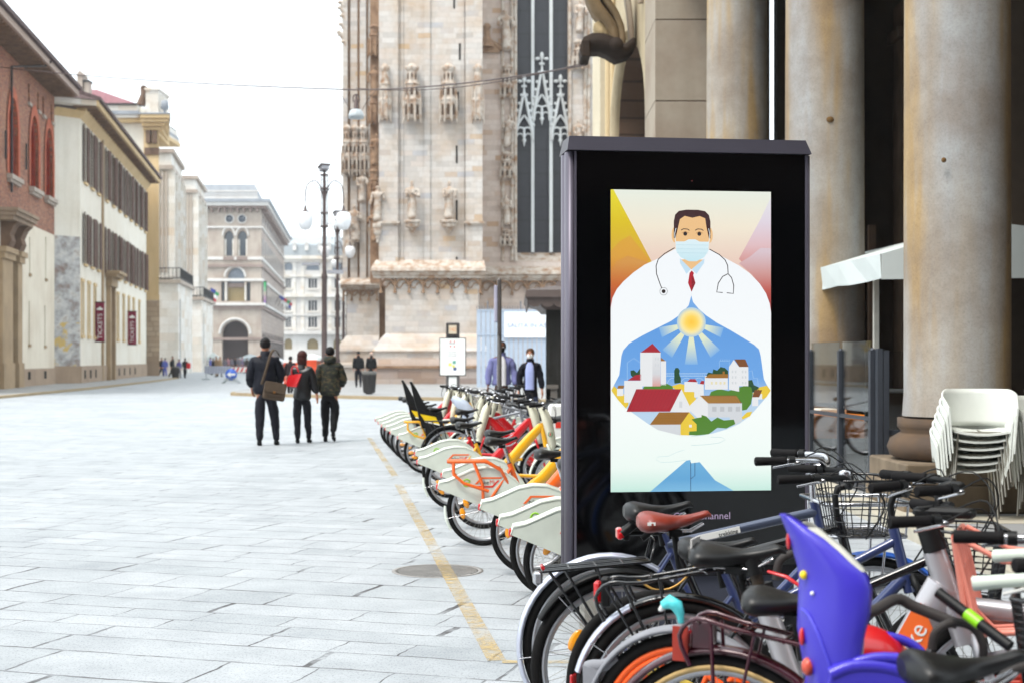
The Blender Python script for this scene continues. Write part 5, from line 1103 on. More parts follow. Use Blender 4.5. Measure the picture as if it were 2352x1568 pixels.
# buildings
def rect(x0,y0,x1,y1,m,l): poly([(x0,y0),(x1,y0),(x1,y1),(x0,y1)],m,l)
rect(186,960,214,992,Wm,9); poly([(186,960),(192,946),(218,946),(214,960)],BR,10)
rect(218,925,300,1022,Wm,9); poly([(232,924),(268,900),(295,896),(295,924)],R3,10)
rect(290,800,345,950,Wm,10); rect(345,800,382,950,eramp('screen_tower_side',[(.53,'e4e6e8'),(.61,'d4d6da'),(.65,'d8a098')]),10); poly([(292,800),(345,760),(383,800)],R3,11); rect(383,838,407,945,Wm,9); poly([(383,838),(383,822),(405,838)],BR,10)
for y in (822,850,878): 
    for x in (356,368): rect(x,y,x+6,y+12,Wg,11)
rect(490,930,550,975,Wm,10); poly([(503,930),(515,918),(540,918),(548,932)],R3,11); rect(535,940,578,1000,Wm,11); poly([(560,940),(566,926),(580,926),(580,942)],R3,12)
rect(583,905,688,965,Wm,11); poly([(583,912),(604,896),(690,896),(690,914),(604,914)],BR,12); rect(664,884,674,898,BR,12)
for x in (610,630,650,668): rect(x,930,x+9,942,em('e6dcb4'),12)
poly([(693,865),(715,832),(740,864),(740,975),(693,965)],Wm,12); rect(736,862,782,950,Wm,12); poly([(718,830),(768,830),(783,864),(740,864)],Br2,13)
for y in (880,905,930):
    for x in (706,720,752,766): rect(x,y,x+7,y+11,Wg,13)
rect(800,1000,828,1040,Wm,10); poly([(800,1000),(812,968),(846,968),(832,1000)],Br2,11); rect(826,985,846,1010,Wm,10)
poly([(425,1063),(476,963),(515,1040),(515,1068)],Wm,11); poly([(228,1063),(272,962),(476,963),(425,1063)],R3,12); line([(230,1061),(275,964)],2,em('7c1420'),13)
for i in range(12): line([(240+i*16,1060),(283+i*16,966)],1.2,em('8f1626'),13)
rect(466,1018,480,1046,Wg,12)
poly([(515,1035),(560,992),(598,1028),(598,1092),(560,1102),(515,1060)],Wm,12); rect(596,1024,753,1090,Wg,12); poly([(696,1090),(753,1088),(753,1108),(720,1125),(700,1110)],Wg,12); poly([(560,992),(725,992),(753,1027),(598,1027)],Br2,13)
for i in range(14): line([(566+i*12,994),(600+i*11,1026)],2.6,em('dcae4c'),14)
for x in (616,652,688,724): rect(x,1042,x+20,1064,em('bcc0c4'),13)
poly([(333,1121),(375,1066),(512,1066),(472,1121)],BR,13); poly([(333,1121),(472,1121),(472,1170),(430,1160),(370,1145)],Wg,12); poly([(472,1121),(512,1066),(535,1090),(550,1130),(545,1150),(510,1155),(512,1170),(472,1168)],YE,13); rect(511,1122,523,1134,Wm,14)
for i in range(7): line([(340+i*3+i*4,1114-i*7),(478+i*5,1114-i*7)],1,em('7c521c'),14)
poly([(522,1098),(545,1092),(566,1105),(568,1078),(590,1085),(612,1108),(640,1090),(680,1108),(715,1100),(722,1120),(680,1140),(640,1136),(600,1165),(545,1170),(510,1168),(512,1152),(550,1150),(545,1120)],GR,15)
poly([(752,1090),(775,1068),(800,1064),(790,1085),(755,1100)],YE,13)
# hands in white lines
line([(520,1175),(575,1170),(610,1160),(635,1140),(668,1136)],1.6,em('a8cfd0'),6); line([(522,1215),(590,1212),(650,1205),(678,1190),(660,1180),(610,1178)],1.4,em('a8cfd0'),6)
line([(500,1280),(440,1288),(385,1290),(362,1278),(370,1265),(420,1262),(455,1245),(490,1235)],1.4,em('b4d8dc'),6)
# trousers below
tb=eramp('screen_trousers',[(.88,'6fb2dc'),(.96,'5fa4d4'),(1,'7ab8de')])
poly([(335,1420),(380,1395),(430,1352),(470,1310),(500,1282),(518,1280),(518,1420)],tb,7); poly([(518,1420),(518,1285),(520,1295),(560,1290),(590,1330),(630,1372),(680,1408),(715,1420)],tb,7)
line([(519,1290),(519,1420)],2.5,em('1d2f58'),8); line([(538,1292),(538,1350),(520,1364)],2.5,em('1d2f58'),8)
# head
sk=em('ecc088'); hr=em('3e2226')
poly([(470,385),(475,400),(522,430),(575,400),(582,385)],sk,5); poly([(470,380),(520,428),(500,450),(470,400)],em('c4e0f2'),6); poly([(582,380),(524,428),(545,450),(580,400)],em('c4e0f2'),6)
for s in (-1,1): poly([(526+s*(80+14*math.cos(R_(a))),275+35*math.sin(R_(a))) for a in range(0,360,30)],sk,6)
poly([(448,230),(455,190),(526,185),(598,190),(606,230),(602,300),(590,350),(560,385),(526,405),(490,385),(460,350),(450,300)],sk,7)
poly([(442,290),(442,215),(448,185),(465,168),(500,162),(552,162),(585,168),(602,185),(609,215),(609,290),(602,290),(600,235),(590,235),(585,200),(560,190),(526,198),(492,190),(470,205),(463,235),(452,235),(450,290)],hr,8)
mask=eramp('screen_mask',[(.16,'dff0f6'),(.24,'c4e6f0')])
poly([(450,305),(490,305),(510,295),(540,295),(560,305),(602,305),(600,345),(580,375),(545,393),(510,393),(472,375),(452,345)],mask,8)
for y in (320,338,356): line([(455,y),(598,y)],1.2,em('a8ccd8'),9)
line([(450,308),(446,270),(452,245)],2.5,em('e8f4f8'),9); line([(602,308),(606,270),(600,245)],2.5,em('e8f4f8'),9)
for s in (-1,1):
    c=526+s*32; line([(c-19,254),(c-8,248),(c+10,249),(c+19,255)],4,em('3a2430'),9); poly([(c+9*math.cos(R_(a)),270+9*math.sin(R_(a))) for a in range(0,360,30)],em('2a2226'),9); line([(c-16,268),(c,259),(c+16,267)],2,em('a87c50'),9)
poly([(514,445),(524,434),(534,445),(531,455),(541,490),(523,530),(507,490),(517,455)],em('b41e30'),6); poly([(523,455),(541,490),(523,530)],em('8c1424'),7)
bk=em('2b211f')
line([(446,333),(400,360),(372,385),(362,415),(364,450),(378,490),(388,515)],4,bk,6); poly([(396+9*math.cos(R_(a)),528+9*math.sin(R_(a))) for a in range(0,360,30)],bk,7); line([(396+17*math.cos(R_(a)),528+17*math.sin(R_(a))) for a in range(0,361,20)],1.6,bk,7)
line([(605,338),(650,362),(676,385),(688,410),(690,445)],4,bk,6); line([(690,447),(665,460),(645,490),(638,530),(665,532)],4,bk,6); line([(690,447),(706,465),(716,500),(714,536),(684,533)],4,bk,6)
line([(522,545),(522,530)],1,em('c8d8e4'),5)
scr.build('screen',None,ki)
# ================================================================== 11. BICYCLES
M_tyre=mat('tyre_rubber','131212',.85,var=.3,scale=20); M_rimS=mat('silver_rim','b4b5ba',.3,metal=.85,var=.06); M_steel=mat('bright_steel','c4c4c8',.22,metal=.95,var=.05)
M_spoke=mat('spoke_steel','b0aca6',.35,metal=.8,var=.05); M_bk=mat('black_plastic','0b0b0c',.5,var=.2,spec=.3); M_bkg=mat('black_gloss_paint','0f0f12',.22,var=.1,coat=.4); M_saddle=mat('black_saddle','0c0b0c',.42,var=.3,scale=9,spec=.4)
M_grip=mat('grip_rubber','110f10',.75,var=.2,scale=30); M_red=mat('red_lens','c01018',.2,var=.05,coat=.5); M_amber=mat('amber_reflector','f09a10',.3,var=.1,coat=.5)
M_cream=mat('cream_plastic','cfd5ca',.35,var=.09,scale=5,coat=.2); M_cream2=mat('aged_cream_plastic','d0cdb8',.4,var=.06,coat=.2)
M_org=mat('orange_paint','e8641c',.3,var=.04,coat=.5); M_yelp=mat('yellow_paint','e6a812',.3,var=.04,coat=.5); M_redp=mat('red_paint','c5121c',.3,var=.05,coat=.5)
M_green=mat('lime_print','8fc63a',.4,var=.04); M_orp=mat('orange_print','ec6a2a',.4,var=.04); M_rdp=mat('red_print','d83a2a',.4,var=.04); M_txt=mat('dark_print','3a3a3a',.5)
BIKE={}
def ringpts(R,cx,cz,a0,a1,n): return [(cx+R*math.cos(R_(a0+(a1-a0)*i/n)),0,cz+R*math.sin(R_(a0+(a1-a0)*i/n))) for i in range(n+1)]
def wheel(t,x,R,tw=.02,rim=M_rimS,tyre=M_tyre,mag=None,seed=0,wall=None,detail=True,steer=0,refl=None,cassette=False):
    """wheel part (tyre) with rim, spokes and hub under it; local origin = hub"""
    mb=MB(); n=56 if detail else 36
    mb.m(tyre); mb.tube([(R*.0+(R-tw)*math.cos(2*math.pi*i/n),0,(R-tw)*math.sin(2*math.pi*i/n)) for i in range(n)],tw,10,closed=True,up=(0,1,0))
    if wall:
        for s in (-1,1): 
            mb.m(wall); rr=[]
            for i in range(n): a=2*math.pi*i/n; rr.append([((R-q)*math.cos(a),s*y,(R-q)*math.sin(a)) for q,y in ((tw*1.5,tw*1.0),(tw*2.3,tw*.62),(tw*2.3,tw*.5),(tw*1.5,tw*.7))])
            mb.ring(rr,True,False,True)
    w=mb.build('wheel',None,t); w.location=(x,0,R); w.rotation_euler=(0,R_(seed*17.3),0)
    if steer: w.rotation_euler=(0,0,steer)
    Rr=R-2*tw+.004; mb=MB(); mb.m(rim); rr=[]
    for i in range(n): a=2*math.pi*i/n; c,s_=math.cos(a),math.sin(a); rr.append([(q*c,y,q*s_) for q,y in ((Rr,-.012),(Rr-.012,-.0125),(Rr-.024,-.006),(Rr-.024,.006),(Rr-.012,.0125),(Rr,.012))])
    mb.ring(rr,True,False,True); mb.build('rim',None,w)
    if mag:
        mb=MB(); mb.m(mag)
        for k in range(6):
            a=2*math.pi*k/6
            for s in (-.16,.16): mb.tube([(.03*math.cos(a+s*2),0,.03*math.sin(a+s*2)),((Rr-.02)*math.cos(a+s),0,(Rr-.02)*math.sin(a+s))],.011,6,flat=(1,.8))
            a2=a; mb.tube([((Rr-.075)*math.cos(a2-.16),0,(Rr-.075)*math.sin(a2-.16)),((Rr-.075)*math.cos(a2+.16),0,(Rr-.075)*math.sin(a2+.16))],.011,6)
        mb.tube([((Rr-.03)*math.cos(2*math.pi*i/40),0,(Rr-.03)*math.sin(2*math.pi*i/40)) for i in range(40)],.011,6,closed=True,up=(0,1,0)); mb.build('mag_spokes',None,w)
    else:
        mb=MB(); mb.m(M_spoke); ns=32 if detail else 20
        for k in range(ns):
            s=1 if k%2 else -1; a=2*math.pi*k/ns; b=a+(.55 if (k//2)%2 else -.55)
            mb.tube([(.022*math.cos(b),s*.03,.022*math.sin(b)),((Rr-.02)*math.cos(a),s*.004,(Rr-.02)*math.sin(a))],.0014 if detail else .002,3)
        mb.build('spokes',None,w)
    mb=MB(); mb.m(M_steel); mb.lathe([(.008,-.06),(.012,-.05),(.026,-.034),(.026,-.028),(.015,-.024),(.015,.024),(.026,.028),(.026,.034),(.012,.05),(.008,.06)],(0,0,0),14,axis='Y')
    mb.build('hub',None,w)
    if cassette:
        mb=MB(); mb.m(M_bk)
        for q in range(6): mb.lathe([(.028+.0*q,-.036-.0045*q),(.055-.0045*q,-.036-.0045*q),(.055-.0045*q,-.038-.0045*q),(.028,-.038-.0045*q)],(0,0,0),22,axis='Y',smooth=False)
        mb.m(mat('yellowed_disc','c9b04e',.5)).lathe([(.03,-.033),(.085,-.033),(.085,-.035),(.03,-.035)],(0,0,0),28,axis='Y'); mb.build('cassette',None,w)
    if refl:
        mb=MB(); mb.m(refl); a=R_(150+seed*31); rr=Rr*.66; mb.M=Matrix.Rotation(-a,4,'Y')@Matrix.Translation((rr,-.012,0)); mb.ell((0,0,0),(.024,.010,.045),12); mb.build('reflector',None,w)
    return w
def fender(t,x,R,a0,a1,mt,w=.026,gap=.014,name='mudguard',tip=None,n=22,stay=True):
    """a0..a1 degrees, 0 = forward, 90 = up, 180 = back"""
    def strip(b0,b1,m_,mb):
        rr=[]; k=max(3,int(n*abs(b1-b0)/abs(a1-a0)))
        for i in range(k+1):
            a=R_(b0+(b1-b0)*i/k); q=R+gap; 
            rr.append([(x+(q+dz)*math.cos(a),y,R+(q+dz)*math.sin(a)) for y,dz in ((-w,-.012),(-w*.8,.002),(0,.01),(w*.8,.002),(w,-.012),(w*.75,-.003),(0,.006),(-w*.75,-.003))])
        mb.m(m_).ring(rr,False,True,True)
    mb=MB(); 
    if tip: strip(a0,tip[0],mt,mb); strip(tip[0],a1,tip[1],mb)
    else: strip(a0,a1,mt,mb)
    if stay:
        aa=R_(a1+(18 if a1<a0 else -18)); mb.m(M_steel)
        for s in (-1,1): mb.tube([(x,s*.055,R),(x+(R+gap)*math.cos(aa),s*w*.9,R+(R+gap)*math.sin(aa))],.0025,5)
    return mb.build(name,None,t)
def saddle(t,x,z,mt=M_saddle,under=True,post=None,L=.27,w=.075,springs=False,label=None,sw=True):
    mb=MB(); mb.m(mt); rr=[]; n=22
    for i in range(n+1):
        u=i/n; X=x-.14+(L+.01)*u
        hw=(w+.012)*(1/(1+math.exp((u-.40)*11)))+.021
        e=min(1,math.sin(min(1,u/.16)*math.pi/2)*1.0+.001)**.6; f=min(1,math.sqrt(max(0.0,1-((u-.90)/.10)**2)) if u>.90 else 1)
        hw*=(.35+.65*e)*(.25+.75*f)
        top=z+.012*math.cos(u*math.pi*1.75)+.006*u-.022*(1-e)-.02*(1-f); th=(.068*(1-u)**1.3+.026)*(.45+.55*e)*(.5+.5*f)
        sec=[]
        for k in range(14):
            q=2*math.pi*k/14; cy_,sz_=math.sin(q),math.cos(q)
            sec.append((X,hw*math.copysign(abs(cy_)**.8,cy_)*(1 if sz_>-.3 else .82),top-th/2+th/2*math.copysign(abs(sz_)**.6,sz_)-(.0 if sz_<0 else hw*.12*abs(cy_))))
        rr.append(sec)
    mb.ring(rr,False,True,True); s=mb.build('saddle',None,t,label)
    mb=MB(); mb.m(M_steel)
    for y in (-.022,.022): mb.tube([(x-.10,y*1.6,z-.045),(x-.06,y,z-.068),(x+.06,y,z-.068),(x+.11,y*.6,z-.04)],.0035,6)
    mb.m(M_bk).box(x-.025,x+.025,-.03,.03,z-.085,z-.062)
    if springs:
        for y in (-.05,.05): mb.m(M_steel).tube([(x-.09+.012*math.cos(k*1.05),y+.012*math.sin(k*1.05),z-.085+.0035*k) for k in range(13)],.003,5)
    mb.build('saddle_rails',None,s)
    return s
def bars(t,x,z,style,mt,grip,w=.29,stemmt=None,hx=None,hz=None,lever=M_steel,yawb=0,bell=True,gl=.12,rise=.05,sweep=.1,cable=M_bk):
    """x,z = clamp point; handle tubes to both sides swept back"""
    mb=MB(); mb.m(mt); T=Matrix.Translation((x,0,0))@Matrix.Rotation(yawb,4,'Z')@Matrix.Translation((-x,0,0)); mb.M=T
    pts=[]
    for s in (1,-1):
        side=[(x,0,z),(x+.015,s*w*.3,z+.003),(x-.005+.0,s*w*.55,z+rise),(x-sweep*.45,s*w*.8,z+rise*1.05),(x-sweep-.02,s*w,z+rise)]
        if style=='dutch': side=[(x,0,z),(x+.05,s*w*.35,z+.01),(x+.04,s*w*.75,z+rise),(x-.05,s*w*.97,z+rise),(x-.17,s*w*1.03,z+rise-.015)]
        pts=side[::-1][:-1]+[side[0]] if s==1 else pts+side[1:]
        e=side[-1]; e0=side[-2]; d=(Vector(e)-Vector(e0)).normalized()
        if s==1: ends=[(Vector(e),d)]
        else: ends.append((Vector(e),d))
    # smooth the bar by subdividing with catmull-rom
    mb.tube(cr(pts,4),.0115,8); h=mb.build('handlebar',None,t)
    for e,d in ends:
        mb=MB(); mb.M=T; mb.m(grip); a=e-d*gl*.9; b=e+d*gl*.15; mb.tube([a,a+(b-a)*.02,a+(b-a)*.1,a+(b-a)*.5,a+(b-a)*.97,b],[.014,.018,.0165,.0165,.018,.014],10); mb.build('grip',None,h)
        mb=MB(); mb.M=T; c=a-d*.02; sy=1 if e.y>0 else -1; mb.m(M_bk).tube([c-d*.012,c+d*.012],.019,8); fw=Vector((.045,0,-.012)); mb.m(lever).tube([c,c+fw*.7,c+fw+d*.05,c+fw*1.0+d*.12-Vector((0,0,.012))],[.009,.008,.006,.0055],6,flat=(1,.8)); mb.build('brake_lever',None,h)
        # cable loop
        mb=MB(); mb.M=T; mb.m(cable); c2=c+Vector((.03,-sy*.02,0)); mb.tube(cr([c2,c2+Vector((.09,-sy*.06,.03)),Vector((x+.14,sy*.03,z-.06)),Vector((x+.07,sy*.02,z-.2))],4),.0028,5); mb.build('cable',None,h)
    if bell:
        mb=MB(); mb.M=T; mb.m(M_steel).lathe([(.001,.022),(.014,.021),(.023,.014),(.025,.003),(.0245,0)],(x-.0,-w*.5,z+rise*.8+.02),14); mb.build('bell',None,h)
    if stemmt:
        mb=MB(); mb.m(stemmt); mb.tube([(hx,0,hz),(hx-.01,0,z-.045),(hx,0,z-.01),(x,0,z)],[.0125,.0125,.014,.015],8); mb.build('stem',None,t)
    return h
def cr(pts,k):
    P_=[Vector(p) for p in pts]; o=[]
    for i in range(len(P_)-1):
        a=P_[max(0,i-1)];b=P_[i];c=P_[i+1];d=P_[min(len(P_)-1,i+2)]
        for j in range(k): q=j/k; o.append(.5*((2*b)+(c-a)*q+(2*a-5*b+4*c-d)*q*q+(3*b-a-3*c+d)*q**3))
    o.append(P_[-1]); return o
def crank(t,x,z,mt=M_steel,chain=True,R=.34,guard=None,ang=25):
    mb=MB(); mb.m(mt); mb.lathe([(.02,-.052),(.085,-.052),(.09,-.05),(.085,-.048),(.02,-.046)],(x,0,z),28,axis='Y',smooth=False)
    for s,a in ((-1,R_(ang)),(1,R_(ang+180))):
        px,pz=x+.165*math.cos(a),z+.165*math.sin(a); mb.tube([(x,s*.05,z),(px,s*.065,pz)],.011,6); mb.m(M_bk).box(px-.045,px+.045,min(s*.07,s*.15),max(s*.07,s*.15),pz-.012,pz+.012); mb.m(mt)
    mb.build('crankset',None,t)
    if chain: mb=MB(); mb.m(mat('chain_steel','4a443c',.5,metal=.6)).tube([(0,-.048,R+.03),(x,-.05,z+.088),(x+.088,-.05,z),(x,-.05,z-.088),(0,-.048,R-.03),(-.03,-.048,R)],.004,5,closed=True); mb.build('chain',None,t)
    if guard: mb=MB(); mb.m(guard); mb.tube(cr([(-.04,-.062,R),(.02,-.062,R+.055),(x-.05,-.066,z+.115),(x+.1,-.066,z+.03),(x+.08,-.066,z-.06),(x-.05,-.066,z-.03),(.05,-.062,R-.05)],3),.02,6,closed=True,flat=(1,.5)); mb.build('chain_guard',None,t)
def frame(t,mt,R,kind='diamond',sx=.22,sz=.80,bbx=.43,bbz=.29,hx=.86,hz1=.86,hz0=.66,dt=.019,tt=.016,name='frame',seat_r=.016):
    mb=MB(); mb.m(mt); h1=(hx,0,hz1); h0=(hx+.045,0,hz0); st=(sx,0,sz)
    mb.tube([(hx-.005,0,hz1+.025),(hx+.05,0,hz0-.02)],.019,10); mb.tube([(bbx,-.036,bbz),(bbx,.036,bbz)],.022,10)
    mb.tube([(bbx,0,bbz),st],seat_r,10)
    if kind=='diamond': mb.tube([(sx+.02,0,sz-.05),(hx,0,hz1-.02)],tt,10); mb.tube([(bbx,0,bbz),(hx+.03,0,hz0+.03)],dt,10)
    elif kind=='step': 
        mb.tube([(bbx,0,bbz),(hx+.03,0,hz0+.03)],dt,10); mb.tube(cr([(sx+.09,0,sz-.28),(sx+.28,0,sz-.28),(hx,0,hz1-.04)],4),tt,10)
    elif kind=='sloping':
        mb.tube([(sx+.06,0,sz-.17),(hx,0,hz1-.02)],tt,10); mb.tube([(bbx,0,bbz),(hx+.03,0,hz0+.03)],dt,10)
    for s in (-1,1):
        mb.tube([(0,s*.062,R),(sx+.03,s*.02,sz-.08)],.0075,6); mb.tube([(0,s*.062,R),(bbx-.02,s*.03,bbz)],.0085,6)
    return mb.build(name,None,t)
def fork(t,mt,R,fx,hx,hz0,straight=True,r=.012):
    mb=MB(); mb.m(mt); mb.tube([(hx+.045,0,hz0-.005),(hx+.065,0,R*2+.05)],.017,8)
    for s in (-1,1): mb.tube(cr([(hx+.06,s*.012,R*2+.055),(hx+.08,s*.05,R*2+.0),(fx-.04,s*.055,R+.1),(fx,s*.055,R)],3),[r*1.1]*4+[r]*3+[r*.8]*3,8)
    return mb.build('fork',None,t)
def rack(t,x0,x1,z,mt,R,w=.06,drop=0.,style='flat'):
    mb=MB(); mb.m(mt)
    if style=='flat':
        for y in (-w,-w*.4,w*.4,w): mb.tube([(x0,y,z-drop),(x1,y,z)],.006,6)
        for k in range(5): q=k/4; mb.tube([(x0+(x1-x0)*q,-w,z-drop*(1-q)),(x0+(x1-x0)*q,w,z-drop*(1-q))],.005,6)
        mb.tube([(x1,-w,z),(x1+.02,-w,z+.08),(x1+.02,w,z+.08),(x1,w,z)],.005,6)
    else:
        for dy,dz in ((0,0),(.0,-.035)):
            for s in (-1,1): mb.tube(cr([(x0+.02,s*w,z-drop-.12),(x0-.01,s*w,z-drop-.04),(x0+.04,s*w,z-drop+.01),(x0+.14,s*w,z-drop*.8+dz*.4),(x1-.03,s*w*.8,z+dz*.6),(x1+.02,s*w*.7,z-.03),(x1+.05,s*w*.6,z-.12)],3),.007,6)
            break
        for q in (.1,.4,.7,.95): mb.tube([(x0+(x1-x0)*q,-w,z-drop*(1-q)),(x0+(x1-x0)*q,w,z-drop*(1-q))],.006,6)
    for s in (-1,1):
        mb.tube([(x0+.08,s*w,z-drop*.8),(.0,s*.065,R)],.006,6); mb.tube([(x0+.2,s*w,z-drop*.5),(.01,s*.065,R)],.005,6)
        if x0<-.25: mb.tube([(x0+.02,s*w,z-drop),(-.02,s*.065,R)],.005,5)
    return mb.build('luggage_rack',None,t)
def taillight(t,x,z,mt=M_red,h=.045,y=0):
    mb=MB(); mb.m(M_bk).box(x-.005,x+.02,y-.03,y+.03,z-h*.6,z+h*.6,bev=.004); mb.m(mt).box(x-.03,x-.004,y-.032,y+.032,z-h*.5,z+h*.5,bev=.006); return mb.build('tail_light',None,t)
def wire_basket(t,x,z,mt,wx=.3,wy=.36,h=.24,mesh=False,taper=.75):
    mb=MB(); mb.m(mt)
    def lp(k,zz): 
        hx_,hy=wx/2*k,wy/2*k; c=.05; return [(x+a,b,zz) for a,b in ((hx_,-hy+c),(hx_,hy-c),(hx_-c,hy),(-hx_+c,hy),(-hx_,hy-c),(-hx_,-hy+c),(-hx_+c,-hy),(hx_-c,-hy))]
    nl=14 if mesh else 4
    for i in range(nl+1): k=taper+(1-taper)*i/nl; mb.tube(lp(k,z+h*i/nl),.0055 if i==nl else (.0022 if mesh else .0024),5,closed=True)
    A=lp(taper,z); B=lp(1,z+h); m=8
    per=5 if not mesh else 15
    for e in range(8):
        pa,pb=Vector(A[e]),Vector(A[(e+1)%8]); qa,qb=Vector(B[e]),Vector(B[(e+1)%8]); kk=per if (pb-pa).length>.12 else 2
        for j in range(kk): mb.tube([pa+(pb-pa)*j/kk,qa+(qb-qa)*j/kk],.0022 if mesh else .0022,4)
    for j in range(7): yy=-wy/2*taper+wy*taper*j/6; mb.tube([(x-wx/2*taper,yy,z),(x+wx/2*taper,yy,z)],.002,4)
    for j in range(5): xx=x-wx/2*taper+wx*taper*j/4; mb.tube([(xx,-wy/2*taper,z),(xx,wy/2*taper,z)],.002,4)
    return mb.build('basket',None,t)
def place(t,u,Y,yaw,R=None,left=False):
    """u = picture column of the rear tyre's left edge (left=True) or the rear hub, at ground distance Y"""
    X=(u-CU)*Y/F+(R*math.cos(R_(yaw)) if left else 0); t.location=(X,Y,0); t.rotation_euler=(0,0,R_(yaw))
# ------------------------------------------------------------------ shared city bikes
def share_skirt(t,R,mirror=1,logo=True,e=False,crest=False):
    """big cream rear wheel cover with a tail, on both sides of the wheel"""
    Rc=R
    up=[(-.37,.475),(-.355,.525),(-.28,.54),(-.20,.575),(-.10,.62),(0,.64),(.10,.635),(.18,.605),(.26,.54),(.34,.44),(.40,.34)]
    lo=[(.37,.20),(.25,.20),(.12,.265),(.0,.32),(-.12,.37),(-.25,.425)]
    sh=[(a,b*R/.295*.98) for a,b in up+lo]
    mb=MB(); mb.m(M_cream)
    for s in (-1,1): 
        y0,y1=(s*.042,s*.05); mb.prism(sh,min(y0,y1),max(y0,y1))
    # rounded top shell between the two sides
    rr=[]
    for (a,b) in up: b=b*R/.295*.98; rr.append([(a,y,b+dz) for y,dz in ((-.052,-.012),(-.045,.004),(-.02,.012),(.02,.012),(.045,.004),(.052,-.012),(.04,-.004),(-.04,-.004))])
    mb.ring(rr,False,True,True)
    s=mb.build('wheel_cover',None,t)
    mb=MB(); k=R/.295
    if logo:
        mb.m(M_orp).prism([(-.07,.50),(-.02,.555),(.15,.555),(.14,.542),(-.01,.542),(-.05,.50)],-.0525,-.0502); mb.m(M_rdp).prism([(-.08,.472),(.075,.472),(.13,.53),(.112,.53),(.07,.486),(-.07,.486)],-.0525,-.0502)
        text(mb,'bike',xf((.005,-.0515,.512)),.045,M_txt,th=.001); text(mb,'Mi',xf((.07,-.0515,.514)),.045,M_rdp,th=.001)
    if e:
        mb.m(M_green); pts=arc(-.135,.51,.028,20,330,14); mb.tube([(x,-.051,z) for x,z in pts],.0065,5,flat=(1,.3)); mb.box(-.16,-.11,-.0525,-.0502,.506,.516)
    if crest:
        mb.m(mat('crest_green','4c8a5c',.5)); mb.tube([(.2+.026*math.cos(R_(a)),-.051,.40+.028*math.sin(R_(a))) for a in range(120,421,25)],.0045,5,flat=(1,.3)); mb.m(M_white).prism([(.188,.415),(.212,.415),(.212,.395),(.2,.382),(.188,.395)],-.0525,-.0502); mb.m(M_rdp).prism([(.197,.415),(.203,.415),(.203,.385),(.197,.385)],-.0535,-.0526)
    if mb.v: mb.build('logo',None,s)
    return s
